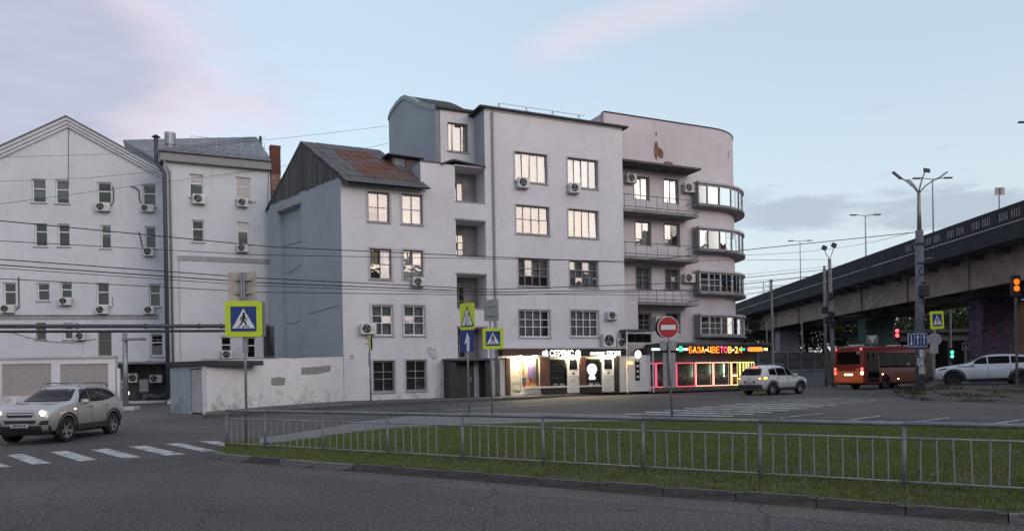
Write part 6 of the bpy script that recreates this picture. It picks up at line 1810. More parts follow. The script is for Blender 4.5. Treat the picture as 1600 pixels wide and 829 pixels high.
# 5 right verge
Y5 = 34.6; b5 = P(1459.5, 614, Y5)
s5 = thing('pedestrian_crossing_sign', 'pedestrian crossing sign on the raised verge in front of the bus', 'road sign', b5, group=SG)
MB().cyl((b5.x, b5.y, b5.z - 0.3), (b5.x + 0.1, b5.y, P(1463, 486, Y5).z), 0.036, n=10).build('pole', M_POLE, s5, smooth=True)
sign_cross(s5, Matrix.Translation(P(1463.5, 499.7, Y5 - 0.06)) @ rot_to(R(20)) @ Matrix.Rotation(R(-3), 4, 'Y'), 0.83)
MB().prism(circ(0.30), -0.02, 0.0, Matrix.Translation(P(1460, 530, Y5 - 0.05)) @ rot_to(R(-35))).build('back_disc', M_SBACK, s5)
MB().prism(rrect(0.34, 0.40, 0.03), -0.02, 0.0, Matrix.Translation(P(1459.5, 545, Y5 - 0.05)) @ rot_to(R(-20))).build('back_plate', M_SBACK, s5)
# 6 edge-on sign by the house
b6 = G(579.5, 627.5, 0.15)
s6 = thing('edge_on_sign', 'sign post seen nearly edge-on at the lilac house corner with narrow yellow plate', 'road sign', b6, group=SG)
MB().cyl((b6.x, b6.y, b6.z - 0.1), (b6.x - 0.02, b6.y, P(578, 524, b6.y).z), 0.04, n=10).build('pole', M_POLE, s6, smooth=True)
Ms = Matrix.Translation(P(577.5, 536, b6.y - 0.05)) @ rot_to(R(-72))
pl = MB().prism(rrect(0.70, 0.82, 0.04), 0.0, 0.02, Ms).build('sign_plate', M_YELLOW, s6); MB().prism(tri_(0.9), 0.021, 0.025, Ms).build('black_triangle', M_SBLACK, pl); MB().prism(tri_(0.7, -0.04), 0.026, 0.03, Ms).build('white_triangle', M_SWHITE, pl)
MB().prism(circ(0.36), -0.10, -0.08, Ms).build('rear_disc', M_BLACK, s6)
Ms = Matrix.Translation(P(577.3, 560.5, b6.y - 0.05)) @ rot_to(R(-72)); pl = MB().prism(rrect(0.62, 0.70, 0.04), 0.0, 0.02, Ms).build('sign_plate', M_SBLUE, s6)
MB().prism(stroke((0.05, -0.28), (-0.02, 0.25), 0.14), 0.021, 0.025, Ms).build('arrow', M_SWHITE, pl)
# 7 round sign back by the flower shop kerb
b7 = G(1113.5, 606, 0.15)
s7 = thing('round_sign_back', 'dark back of a round sign on thin post before the neon windows', 'road sign', b7, group=SG)
MB().cyl((b7.x, b7.y, b7.z - 0.1), (b7.x, b7.y, P(1112, 521, b7.y).z), 0.035, n=8).build('pole', M_CONCD, s7, smooth=True)
MB().prism(circ(0.30), -0.02, 0.0, Matrix.Translation(P(1112, 527.5, b7.y - 0.05)) @ rot_to(R(14))).build('back_disc', plain('dark_sign_back', (0.07, 0.055, 0.06), 0.6), s7)

# ------------------------------------------------------------------ the overpass on the right
ZD = 11.8                                  # top of its parapet
_px = [(1130, 477.5), (1159.7, 472), (1195, 461.5), (1229, 448), (1278.5, 425), (1328, 406), (1377.5, 387), (1427, 369), (1476.5, 352), (1526, 338.5), (1575, 326), (1600, 319)]
ep = []
for x, y in _px:
    a, b = ray(x, y); Y_ = (ZD - EYE) / b; ep.append((a * Y_, Y_))
ep = np.array(ep)
# smooth plan curve x(y), continued at both ends
cf = np.polyfit(ep[:, 1], ep[:, 0], 2)
ymin, ymax = ep[:, 1].min(), ep[:, 1].max()
def bx(y):
    yc = min(max(y, ymin), ymax); s = 2 * cf[0] * yc + cf[1]
    return float(np.polyval(cf, yc) + s * (y - yc))
BY = [24 + 3.0 * i for i in range(48)]
br = thing('road_overpass', 'long road overpass with slate parapet and beige girders on graffitied piers', 'bridge', (bx(60), 60, 0.3))
def brf(y):
    s = bx(y + 0.5) - bx(y - 0.5); d = Vector((s, 1, 0)).normalized(); return Vector((bx(y), y, 0)), d, Vector((d.y, -d.x, 0))
def brbox(q, y0, y1, a0, a1, z0, z1, ends=True):
    """a: metres to the right of the deck's near edge"""
    V = []
    for y in (y0, y1):
        p, d, n = brf(y)
        for a in (a0, a1):
            for z in (z0, z1): V.append(Vector((p.x + n.x * a, p.y + n.y * a, z)))
    Fc = [(0, 4, 5, 1), (2, 3, 7, 6), (0, 2, 6, 4), (1, 5, 7, 3)] + ([(0, 1, 3, 2), (4, 6, 7, 5)] if ends else [])
    q.add(V, Fc)
for y0, y1 in zip(BY[:-1], BY[1:]):
    q = MB(); brbox(q, y0, y1 - 0.02, 0.0, 0.14, ZD - 1.12, ZD); q.build('parapet_panel', M_FASCIA, br)
    q = MB(); brbox(q, y0, y1 - 0.02, -0.05, 0.22, ZD - 2.25, ZD - 1.17); q.build('fascia_panel', M_FASCIA, br)
    q = MB(); brbox(q, y0 + 1.3, y0 + 1.5, 0.6, 1.79, ZD - 2.62, ZD - 2.262); q.build('bracket', M_CONCD, br)
    p, d, n = brf((y0 + y1) / 2)
    if y0 < 58:                            # openwork rail let into the near parapet panels
        for k in range(9):
            yy = y0 + 0.55 + k * 0.24
            if k in (4,): continue
            q = MB(); brbox(q, yy, yy + 0.10, -0.025, -0.003, ZD - 0.86, ZD - 0.34); q.build('rail_bar', M_CONC, br)
q = MB()
for y0, y1 in zip(BY[:-1], BY[1:]): brbox(q, y0, y1, 0.15, 12.0, ZD - 2.26, ZD - 1.7, y0 == BY[0] or y1 == BY[-1])
q.build('deck', M_CONCD, br)
q = MB()
for y0, y1 in zip(BY[:-1], BY[1:]): brbox(q, y0, y1, -0.09, -0.055, ZD - 1.18, ZD - 1.12)
q.build('edge_rail', M_GALV, br)
for a in (1.8, 6.2, 10.0):
    q = MB()
    for y0, y1 in zip(BY[:-1], BY[1:]): brbox(q, y0, y1, a, a + 0.35, ZD - 4.55, ZD - 2.27, y0 == BY[0] or y1 == BY[-1])
    q.build('girder', M_GIRDER, br)
for i, y in enumerate(BY[1:-1:3]):
    q = MB(); brbox(q, y, y + 0.16, 1.62, 1.795, ZD - 4.5, ZD - 2.3); q.build('stiffener', M_GIRDER, br)
    q = MB(); brbox(q, y, y + 0.4, 2.16, 9.99, ZD - 4.2, ZD - 3.0); q.build('cross_beam', M_CONCD, br)
for (xp, yb_, wpx, Y_, mat) in [(1550, 560, 50, 57.5, M_MURALP), (1370, 560, 46, 77.0, M_MURALG), (1230, 545, 31, 101.0, M_PIER), (1165, 540, 22, 126.0, M_PIER)]:
    c = P(xp, 560, Y_); w_ = wpx * Y_ / FPX
    pr_ = MB(); pr_.box(-w_ / 2, w_ / 2, -0.9, 0.9, 0.3, ZD - 4.9, Matrix.Translation((c.x, c.y, 0))); pr_.build('pier', mat, br, bevel=0.12)
    cp_ = MB(); cp_.box(-w_ / 2 - 0.8, w_ / 2 + 3.5, -1.1, 1.1, ZD - 4.88, ZD - 4.56, Matrix.Translation((c.x, c.y, 0))); cp_.build('pier_cap', M_CONCD, br)
c = P(1588, 560, 60.5); MB().box(-0.9, 0.9, -0.9, 0.9, 0.3, ZD - 4.9, Matrix.Translation((c.x, c.y, 0))).build('pier', plain('brown_pier', (0.17, 0.115, 0.07), 0.9, var=0.2, scale=0.6), br, bevel=0.1)

# lamps and a sign standing on the deck
def deck_lamp(x, ytop, Y_, span, label, two=True):
    p = P(x, ytop, Y_); t = thing('bridge_lamp', label, 'street lamp', (p.x, p.y, ZD - 1.7), group='lamps on the overpass')
    MB().cyl((p.x, p.y, ZD - 1.7), (p.x, p.y, p.z), 0.09, 0.05, n=8).build('pole', M_GALV, t)
    for s_ in ((-1, 1) if two else (1,)):
        a = MB(); a.tube([p, p + Vector((s_ * span * 0.5, 0, 0.06)), p + Vector((s_ * span, 0, 0.10))], 0.035, 6); ar = a.build('arm', M_GALV, t)
        MB().box(-0.35, 0.35, -0.13, 0.13, -0.06, 0.05, Matrix.Translation(p + Vector((s_ * (span + 0.3), 0, 0.10)))).build('lamp_head', M_CONCD, t, bevel=0.03)
deck_lamp(1352, 337, 74, 0.9, 'double-armed lamp post on the overpass left of the big street lamp')
deck_lamp(1250, 377, 96, 0.9, 'farthest double-armed lamp post on the overpass')
deck_lamp(1457, 280, 62, 1.0, 'double-armed lamp post on the overpass just behind the big street lamp')
p = P(1561, 299, 56); t = thing('bridge_sign', 'square sign back on a thin post above the overpass parapet', 'sign', (p.x, p.y, ZD - 1.7))
MB().cyl((p.x, p.y, ZD - 1.7), (p.x, p.y, p.z + 0.2), 0.05, n=8).build('pole', M_GALV, t); MB().box(-0.36, 0.36, -0.03, -0.001, -0.28, 0.28, Matrix.Translation(p + Vector((0, -0.052, 0)))).build('sign_plate', M_SBACK, t)
MB().box(-0.05, 0.05, -0.045, -0.032, -0.22, 0.22, Matrix.Translation(p + Vector((0, -0.052, 0)))).build('bracket', M_BLACK, t)
p = P(1596, 191, 50)
t = thing('bridge_lamp', 'lamp arm entering the picture at the upper right edge', 'street lamp', (p.x + 2.2, p.y, ZD - 1.7), group='lamps on the overpass')
MB().tube([(p.x + 2.2, p.y, ZD - 1.7), (p.x + 2.2, p.y, p.z - 0.4), (p.x + 1.4, p.y, p.z), (p.x + 0.2, p.y, p.z + 0.02)], 0.05, 6).build('pole', M_GALV, t)
MB().box(-0.3, 0.4, -0.12, 0.12, -0.05, 0.05, Matrix.Translation((p.x + 0.1, p.y, p.z))).build('lamp_head', M_CONCD, t, bevel=0.02)

# ------------------------------------------------------------------ street lamp with four heads
YL = 38.0
bL = P(1437.5, 606, YL)
lam = thing('street_lamp', 'tall street lamp with four heads, cable brackets and blue lane sign on the verge', 'street lamp', bL)
pz1 = P(1437, 360, YL).z; pz2 = P(1437, 302, YL).z
tpx = P(1436.5, 360, YL).x
MB().cyl((bL.x, YL, bL.z - 0.3), (tpx, YL, pz1), 0.24, 0.185, n=14).build('pole', plain('slate_pole_paint', (0.12, 0.135, 0.155), 0.6, var=0.2, scale=3, dirt=((0.07, 0.07, 0.07), 0.6)), lam, smooth=True)
MB().cyl((tpx, YL, pz1), (tpx, YL, pz2), 0.11, 0.08, n=12).build('mast', M_POLE, lam, smooth=True)
for hx, hy, ln, bank in ((1404, 276, 1.0, -0.5), (1424, 287, 0.6, 0.3), (1445, 269, 0.6, 0.9), (1470, 276, 1.0, 0.5)):
    h_ = P(hx, hy, YL + (0.6 if hx in (1424,) else -0.3 if hx == 1445 else 0))
    s_ = Vector((tpx, YL, pz2))
    arm = MB(); arm.tube([s_, s_.lerp(h_, 0.3) + Vector((0, 0, 0.12)), s_.lerp(h_, 0.65) + Vector((0, 0, 0.10)), h_], 0.035, 7); ar = arm.build('arm', M_POLE, lam, smooth=True)
    d_ = (h_ - s_).normalized()
    Mh = Matrix.Translation(h_) @ d_.to_track_quat('X', 'Z').to_matrix().to_4x4()
    if hx == 1445: Mh = Matrix.Translation(h_ + Vector((0.05, 0, 0.1))) @ Matrix.Rotation(R(70), 4, 'X') @ Matrix.Rotation(R(-12), 4, 'Z')
    L_ = 0.30 if hx != 1445 else 0.22
    MB().box(-L_ + 0.1, L_ + 0.1 if hx != 1445 else L_, -0.12, 0.12, -0.035, 0.035, Mh).build('lamp_head', M_BLACK if hx == 1445 else M_SBACK, lam, bevel=0.04)
for k in range(7):
    z = pz1 - 0.5 - k * 1.0
    MB().cyl((tpx, YL, z), (tpx + random.choice((-1, 1)) * random.uniform(0.25, 0.55), YL - 0.3, z + 0.05), 0.025, n=6).build('cable_bracket', M_GALV, lam)
    MB().lathe([(0.20, -0.05), (0.225, -0.05), (0.225, 0.05), (0.20, 0.05)], 14, Matrix.Translation((tpx + 0.01 * k, YL, z - 0.2))).build('band', M_BLACK, lam)
q = MB(); q.lathe([(0.20 + 0.03 * math.cos(a), 0.03 * math.sin(a)) for a in [i * math.pi / 3 for i in range(7)]], 16, Matrix.Translation((tpx, YL - 0.27, P(1437, 424, YL).z)) @ Matrix.Rotation(R(90), 4, 'X')); q.build('cable_coil', M_WIRE, lam)
MB().box(-0.22, 0.22, -0.45, -0.2, -0.3, 0.3, Matrix.Translation((tpx, YL, P(1437, 455, YL).z))).build('junction_box', M_BLACK, lam, bevel=0.03)
cs_ = P(1433.5, 531, YL - 0.3); Ms = Matrix.Translation(cs_) @ rot_to(R(10))
w_, h_ = 33.5 * YL / FPX, 20.5 * YL / FPX
pl = MB().prism(rrect(w_, h_, 0.03), 0.0, 0.02, Ms).build('lane_sign', M_SWHITE, lam); MB().prism(rrect(w_ - 0.05, h_ - 0.05, 0.03), 0.021, 0.024, Ms).build('blue_field', M_SBLUE, pl)
for k, s_ in enumerate((-1, 1, 1)):
    x_ = -w_ * 0.33 + k * w_ * 0.33
    q = MB(); q.prism(stroke((x_, -h_ * 0.32), (x_, h_ * 0.32), 0.05), 0.025, 0.028, Ms); q.prism([(x_ - 0.09, s_ * h_ * 0.20), (x_ + 0.09, s_ * h_ * 0.20), (x_, s_ * h_ * 0.42)], 0.025, 0.0285, Ms); q.build('arrow', M_SWHITE, pl)
for k in range(2): MB().prism(stroke((-w_ * 0.165 + k * w_ * 0.33, -h_ * 0.45), (-w_ * 0.165 + k * w_ * 0.33, h_ * 0.45), 0.02), 0.025, 0.027, Ms).build('lane_divider', M_SWHITE, pl)
M_PST = plain('torn_posters', (0.45, 0.45, 0.44), 0.8, var=0.5, scale=9, dirt=((0.12, 0.12, 0.12), 0.9))
for z0_, z1_, a0_ in ((546, 558, 0.2), (559, 571, -0.3), (572, 584, 0.1)):
    za, zb2 = P(1437, z1_, YL).z, P(1437, z0_, YL).z
    q = MB(); V = []
    for i in range(7):
        an = -math.pi / 2 + a0_ + (i - 3) * 0.24; V += [(bL.x + 0.243 * math.cos(an), YL + 0.243 * math.sin(an), z) for z in (za, zb2)]
    q.add(V, [(2 * i, 2 * i + 2, 2 * i + 3, 2 * i + 1) for i in range(6)]); q.build('poster', M_PST, lam, fix=False)

# concrete poles by the overpass
YP = 56.0
bp_ = P(1303, 600, YP); bp_.z = 0.3
pol = thing('power_pole', 'slim concrete pole with two small lamps and cable boxes before the overpass', 'pole', bp_)
tpp = P(1296, 405, YP)
MB().cyl((bp_.x, YP, 0.2), (tpp.x, YP, tpp.z), 0.17, 0.12, n=10).build('pole', M_CONC, pol, smooth=True)
b_ = P(1291, 600, YP + 1.5); MB().cyl((b_.x, YP + 1.5, 0.2), (P(1288, 415, YP + 1.5).x, YP + 1.5, P(1288, 415, YP + 1.5).z), 0.12, 0.10, n=10).build('pole', M_CONC, pol, smooth=True)
for hx, hy in ((1288, 387), (1303, 383)):
    h_ = P(hx, hy, YP); MB().tube([tpp, tpp.lerp(h_, 0.6) + Vector((0.06 if hx > 1296 else -0.08, 0, 0)), h_], 0.03, 6).build('arm', M_POLE, pol)
    MB().box(-0.18, 0.18, -0.1, 0.1, -0.16, 0.16, Matrix.Translation(h_) @ Matrix.Rotation(R(25), 4, 'Y')).build('lamp_head', M_BLACK, pol, bevel=0.03)
for k, (x_, y_) in enumerate(((1288, 484), (1298, 492), (1292, 500), (1301, 505), (1297, 462))):
    MB().box(-0.22, 0.22, -0.2, 0.2, -0.25, 0.25, Matrix.Translation(P(x_, y_, YP - 0.25))).build('cable_box', M_BLACK, pol, bevel=0.04)
for x0, y0, x1, y1, Y_, r_, lb in ((1209, 600, 1205, 440, 52, 0.10, 'thin grey pole standing behind the white hatchback-like car'), (1256, 590, 1253, 506, 84, 0.14, 'plain lamp column under the overpass beyond the fence'), (1199, 585, 1198, 505, 70, 0.10, 'dark slim post right of the flower shop canopy'), (1485, 560, 1484, 478, 74, 0.16, 'grey column under the overpass behind the crossing sign')):
    a, b = P(x0, y0, Y_), P(x1, y1, Y_); t = thing('utility_pole', lb, 'pole', (a.x, a.y, 0.3), group='plain poles near the overpass')
    MB().cyl((a.x, Y_, 0.2), (b.x, Y_, b.z), r_, r_ * 0.8, n=8).build('pole', M_CONC, t); MB().cyl((b.x, Y_, b.z), (b.x, Y_, b.z + 0.15), r_ * 1.3, n=8).build('pole_cap', M_GALV, t)
bpy.data.objects['utility_pole']['label'] = 'thin grey pole standing behind the white car with glowing tail lights'
# lattice mast far behind
pa = P(1203, 470, 112); t = thing('lattice_mast', 'small lattice mast in the distance over the overpass edge', 'mast', (pa.x, pa.y, 0.3))
q = MB()
zt_m = P(1203, 440, 112).z
for s_ in (-0.45, 0.45): MB().cyl((pa.x + s_ - 0.5, 112, 0.3), (pa.x + s_ - 0.5, 112, zt_m), 0.06, n=5).build('leg', M_GALV, t)
for k in range(6): q.cyl((pa.x - 0.95, 112, zt_m - 0.2 - k * 0.8), (pa.x - 0.05, 112, zt_m - 0.8 - k * 0.8), 0.035, n=4)
q.build('bracing', M_GALV, t)

# traffic lights
def tlight(x, y, Y_, mat, label, k=2):
    p = P(x, y, Y_); t = thing('traffic_light', label, 'traffic light', (p.x, p.y, gz(Y_)), group='traffic lights')
    s = 0.30
    MB().box(-0.2, 0.2, 0.02, 0.22, -0.55, 0.5, Matrix.Translation(p)).build('housing', M_BLACK, t, bevel=0.03)
    for j in range(k):
        MB().lathe([(0.001, 0.03), (0.11, 0.02), (0.14, 0.0)], 14, Matrix.Translation(p + Vector((0, 0.018, 0.16 - j * 0.32))) @ Matrix.Rotation(R(90), 4, 'X')).build('lamp', mat, t)
    MB().cyl((p.x + 0.02, p.y + 0.14, gz(Y_)), (p.x + 0.02, p.y + 0.14, p.z - 0.5), 0.06, n=8).build('pole', M_CONCD, t)
    return t
tlight(1402, 520, 52.0, M_TLR, 'traffic light showing red above the bus roof')
tlight(1488, 553, 58, M_TLG, 'traffic light showing green under the overpass')
tlight(1589, 445, 36, M_TLO, 'traffic light glowing amber at the right edge')
# signs far behind the bus
p = P(1363, 530, 56); t = thing('give_way_sign', 'white inverted give-way triangle on grey board above the bus', 'road sign', (p.x, p.y, 0.3), group=SG)
MB().cyl((p.x, 56.1, 0.3), (p.x, 56.1, p.z), 0.05, n=8).build('pole', M_POLE, t); Ms = Matrix.Translation(p) @ rot_to(0)
MB().prism(rrect(0.9, 0.68, 0.03), -0.02, 0.0, Ms).build('board', M_SBACK, t); MB().prism([(-0.34, 0.27), (0.34, 0.27), (0, -0.27)], 0.002, 0.006, Ms).build('triangle', M_SWHITE, t)
p = P(1509, 541, 62); t = thing('pedestrian_crossing_sign', 'small dim crossing sign under the overpass left of the purple pier', 'road sign', (p.x, p.y, 0.3), group=SG)
MB().cyl((p.x, 62.1, 0.3), (p.x, 62.1, p.z), 0.05, n=8).build('pole', M_POLE, t); Ms = Matrix.Translation(p) @ rot_to(0)
MB().prism(rrect(0.62, 0.62, 0.03), -0.02, 0.0, Ms).build('board', M_SBACK, t); MB().prism(rrect(0.5, 0.5, 0.03), 0.002, 0.005, Ms).build('dark_field', M_SBLACK, t); MB().prism([(-0.2, -0.18), (0.2, -0.18), (0, 0.18)], 0.006, 0.009, Ms).build('triangle', M_SBACK, t)

# ------------------------------------------------------------------ things beyond: concrete fence, block, pavilion, trees
fA, fB = P(1160, 590, 66).to_2d(), P(1330, 590, 78).to_2d()
CF = Surf(fA, fB - fA); CFL = (fB - fA).length
cf_ = thing('concrete_panel_fence', 'dark concrete panel fence with relief under the overpass', 'fence', (fA.x, fA.y, 0.3))
npn = 8
for i in range(npn):
    a, b = CFL * i / npn + 0.08, CFL * (i + 1) / npn - 0.08
    pn_ = MB().sbox(CF, a, b, 0.3, 3.3, -0.12, 0.0).build('fence_panel', M_CONCD, cf_)
    me = MB()
    for r_ in range(4):
        for c_ in range(5):
            x = a + 0.15 + (b - a - 0.3) * (c_ + 0.5) / 5; z = 0.75 + r_ * 0.65
            V = [CF.pos(x - 0.18, z, 0.001), CF.pos(x, z - 0.26, 0.001), CF.pos(x + 0.18, z, 0.001), CF.pos(x, z + 0.26, 0.001), CF.pos(x, z, 0.09)]
            me.add(V, [(0, 1, 4), (1, 2, 4), (2, 3, 4), (3, 0, 4)])
    rl = me.build('relief', M_CONCD, pn_); rl['kind'] = 'stuff'
    MB().sbox(CF, b + 0.01, b + 0.15, 0.3, 3.4, -0.2, 0.06).build('fence_post', M_CONC, cf_)
c = P(1262, 588, 60); t = thing('concrete_block', 'low grey concrete enclosure beside the bus', 'block', (c.x, c.y, 0.3))
MB().box(-1.45, 1.35, -0.5, 0.5, 0.3, 1.55, Matrix.Translation((c.x, c.y, 0))).build('wall', M_PIER, t); MB().box(-1.5, 1.4, -0.56, 0.56, 1.553, 1.66, Matrix.Translation((c.x, c.y, 0))).build('coping', M_CONC, t)
c = P(1500, 560, 84); t = thing('dark_pavilion', 'dim glazed pavilion under the overpass behind the crossing sign', 'building', (c.x, c.y, 0.3))
Mp = Matrix.Translation((c.x, c.y, 0.3))
MB().box(-9, 9, 0.3, 8, 0, 5.2, Mp).build('wall', M_CONCD, t); MB().box(-9.5, 9.5, -0.6, 8.5, 5.203, 5.6, Mp).build('roof', M_ROOF, t)
for k in range(9):
    w_ = MB().box(-8.7 + k * 1.95, -7.0 + k * 1.95, 0.2, 0.298, 0.5, 4.4, Mp).build('window', M_BLACK, t)
    MB().box(-8.6 + k * 1.95, -7.1 + k * 1.95, 0.17, 0.198, 0.6, 4.3, Mp).build('pane', M_CARG, w_)

def tree(x, Y_, h, w, label, seed, group='trees beyond the overpass', leafs=2600):
    rr = random.Random(seed); r2 = np.random.default_rng(seed)
    base = Vector((x, Y_, 0.3))
    t = thing('broadleaf_tree', label, 'tree', base, group=group)
    q = MB(); q.tube([base, base + Vector((0.1, 0, h * 0.25)), base + Vector((-0.1, 0.1, h * 0.55)), base + Vector((0.1, 0, h * 0.85))], [h * 0.03, h * 0.024, h * 0.016, h * 0.006], 8)
    limbs = []
    for k in range(9):
        z = h * rr.uniform(0.28, 0.7); a = rr.uniform(0, 6.28); L = w * rr.uniform(0.35, 0.5)
        e = base + Vector((math.cos(a) * L, math.sin(a) * L, z + h * rr.uniform(0.08, 0.22)))
        q.tube([base + Vector((0, 0, z)), (base + Vector((0, 0, z))).lerp(e, 0.5) + Vector((0, 0, 0.15)), e], [h * 0.011, h * 0.008, h * 0.003], 5); limbs.append(e)
    q.build('trunk', M_BARK, t, smooth=True)
    cl = [(e, w * rr.uniform(0.16, 0.26)) for e in limbs] + [(base + Vector((rr.gauss(0, w * 0.16), rr.gauss(0, w * 0.16), h * rr.uniform(0.5, 0.95))), w * rr.uniform(0.14, 0.24)) for _ in range(12)]
    n = leafs
    ci = r2.integers(0, len(cl), n)
    cen = np.array([tuple(c[0]) for c in cl])[ci]; rad = np.array([c[1] for c in cl])[ci]
    v = r2.normal(size=(n, 3)); v /= np.linalg.norm(v, axis=1)[:, None]
    p = cen + v * (rad * r2.uniform(0.35, 1.05, n) ** 0.6)[:, None] * np.array([1, 1, 0.8])
    s = r2.uniform(0.12, 0.30, n)[:, None] * (h / 10)
    u = r2.normal(size=(n, 3)); u /= np.linalg.norm(u, axis=1)[:, None]; w2 = np.cross(u, r2.normal(size=(n, 3))); w2 /= np.linalg.norm(w2, axis=1)[:, None]
    V = np.empty((n * 4, 3)); V[0::4] = p - u * s; V[1::4] = p - w2 * s * 0.6; V[2::4] = p + u * s; V[3::4] = p + w2 * s * 0.6
    me = bpy.data.meshes.new('crown'); me.from_pydata([], [], [])
    me.vertices.add(n * 4); me.vertices.foreach_set('co', (V - np.array(tuple(base))).ravel())
    me.loops.add(n * 4); me.loops.foreach_set('vertex_index', np.arange(n * 4, dtype=np.int32)); me.polygons.add(n); me.polygons.foreach_set('loop_start', np.arange(0, n * 4, 4, dtype=np.int32)); me.update(calc_edges=True)
    me.materials.append(M_LEAF)
    o = bpy.data.objects.new('crown', me); link(o, t, MW[t.name])
    return t
tl = [(1180, 108, 9.5, 9), (1208, 122, 9, 9), (1262, 120, 10.5, 10), (1287, 112, 9.5, 9), (1318, 116, 11, 10), (1350, 104, 9.5, 9), (1412, 102, 10, 10), (1440, 96, 9.5, 9), (1470, 106, 10.5, 10), (1512, 92, 9.5, 9), (1540, 98, 10, 9), (1575, 92, 10, 10), (1610, 84, 9.5, 9)]
words = ['dark tree just right of the flower shop', 'dark tree beyond the concrete fence left of the pale pier', 'dark tree right of the pale pier', 'dark tree behind the slim concrete pole', 'dark tree left of the green pier with sky gap over it', 'dark tree at the left side of the green pier', 'dark tree right of the green pier above the bus',
         'dark tree behind the tall street lamp', 'dark tree behind the verge crossing sign', 'dark tree left of the purple pier', 'dark tree behind the purple pier', 'dark tree right of the purple pier', 'dark tree at the right edge under the overpass']
for k, (x_, Y_, h, w) in enumerate(tl):
    tree(P(x_, 560, Y_).x, Y_, h, w, words[k], 40 + k)
# far wood line closing the view
pts_ = []
q = MB()
rr = random.Random(3)
for i in range(5200):
    x = rr.uniform(-160, 330); hgt = 7.5 + 2.2 * math.sin(x * 0.11) + 1.6 * math.sin(x * 0.37 + 1) + rr.uniform(-1, 1)
    c = Vector((x, 230 + rr.uniform(-6, 10), 0.3 + hgt * rr.random() ** 0.6)); s_ = rr.uniform(0.5, 1.4); a = rr.uniform(0, 3.14); tl_ = rr.uniform(-0.6, 0.6)
    u = Vector((math.cos(a), math.sin(a), tl_)) * s_; v = Vector((-math.sin(a) * 0.4, math.cos(a) * 0.4, 1)) * s_ * 0.7
    q.add([c - u, c - v, c + u, c + v], [(0, 1, 2, 3)])
wd_ = q.build('far_wood', M_LEAF, fix=False); tag(wd_, 'far dark line of woods closing the view under the overpass', 'woods', kind='stuff')

# unseen blocks added behind the camera so the lower windows reflect something dark
for k, (cx, cy, L_, az, hh, lb) in enumerate([(53.3, -51.1, 44, 52, 18.5, 'lower unseen brick block added behind the camera to the right to darken window reflections'), (76, -20.5, 34, 52, 23.0, 'taller unseen brick block added behind the camera to the right to darken window reflections'), (10, -72, 52, 8, 15.0, 'unseen brick block added straight behind the camera to darken window reflections'), (98, 8, 60, 78, 24.0, 'unseen brick block added far right out of view to darken window reflections')]):
    t = thing('added_reflection_block', lb, 'building', (cx, cy, 0), R(az), group='unseen blocks added for dark reflections')
    Mt = MW[t.name]
    MB().box(-L_ / 2, L_ / 2, -6, 6, -0.3, hh, Mt).build('wall', plain('dull_brick', (0.20, 0.13, 0.10), 0.9, var=0.2, scale=2), t)
    MB().box(-L_ / 2 - 0.4, L_ / 2 + 0.4, -6.4, 6.4, hh + 0.003, hh + 0.5, Mt).build('roof', M_ROOF, t)

# ------------------------------------------------------------------ overhead wires
def wire(pts, label, r=0.012, sag=0.0, group='overhead wires'):
    """pts: (px, py, depth)"""
    W_ = [P(*p) for p in pts]
    out = []
    for a, b in zip(W_[:-1], W_[1:]):
        for i in range(10): 
            f = i / 10; out.append(a.lerp(b, f) - Vector((0, 0, sag * 4 * f * (1 - f))))
    out.append(W_[-1])
    q = MB(); q.tube(out, r, 5)
    return tag(q.build('cable', M_WIRE, fix=False), label, 'cable', group)
wire([(-40, 341, 27), (430, 386, 33), (975, 410, 40), (1437, 362, 38)], 'uppermost thick cable running from the left edge to the tall street lamp', 0.020)
wire([(-40, 374, 27), (400, 398, 32), (985, 408, 41), (1300, 405, 56)], 'second cable from the top crossing all the facades', 0.014)
wire([(-40, 402, 27), (400, 434, 32), (770, 452, 36), (1090, 441, 45), (1300, 420, 56)], 'third cable, upper of the bundle over the left buildings', 0.020)
wire([(-40, 411, 26.5), (400, 441, 32), (770, 456, 36), (1090, 452, 45), (1300, 428, 56)], 'fourth cable, thick middle one of the bundle', 0.022)
wire([(-40, 416, 26), (400, 446, 31.5), (770, 459, 36), (1160, 462, 47), (1437, 400, 38)], 'fifth cable just under the thick middle one', 0.013)
wire([(-40, 433, 26), (400, 456, 31.5), (770, 461, 36), (1160, 452, 48), (1298, 440, 56)], 'lowest cable of the bundle crossing behind the sign backs', 0.015)
wire([(-40, 324, 34), (250, 285, 44), (430, 262, 47), (606, 224, 47)], 'thin wire rising from the left edge to the curved attic gable', 0.011)
wire([(-40, 247, 40), (200, 240, 45), (470, 213, 46), (606, 197, 48)], 'highest thin wire over the left roofs', 0.010)
wire([(-40, 285, 40), (140, 278, 44), (300, 262, 46), (415, 214, 50)], 'thin wire crossing the pediment to the roof ridge', 0.010)
wire([(1160, 398, 50), (1300, 388, 55), (1425, 363, 38.4)], 'sagging wire from the rounded wing to the street lamp', 0.012, 0.1)
for k, (a, b, c) in enumerate((((1302, 452, 56), (1350, 480, 48), (1432, 395, 38)), ((1300, 470, 56), (1362, 500, 48), (1432, 405, 38)), ((1300, 490, 56), (1345, 492, 50), (1432, 418, 38)), ((1302, 440, 56), (1380, 448, 46), (1434, 385, 38)))):
    wire([a, b, c], ('uppermost', 'second', 'third', 'lowest')[(3, 1, 2, 0)[k]] + ' drooping cable between slim pole and street lamp', 0.012, 0.12, 'cables drooping below the overpass')
for k, y in enumerate((430, 441, 450, 459)):
    wire([(1150, y, 90), (1420, y - 26 + k * 4, 120)], ('top', 'second', 'third', 'bottom')[k] + ' of four far railway wires in the sky gap', 0.02, 0.0, 'railway wires in the distance')

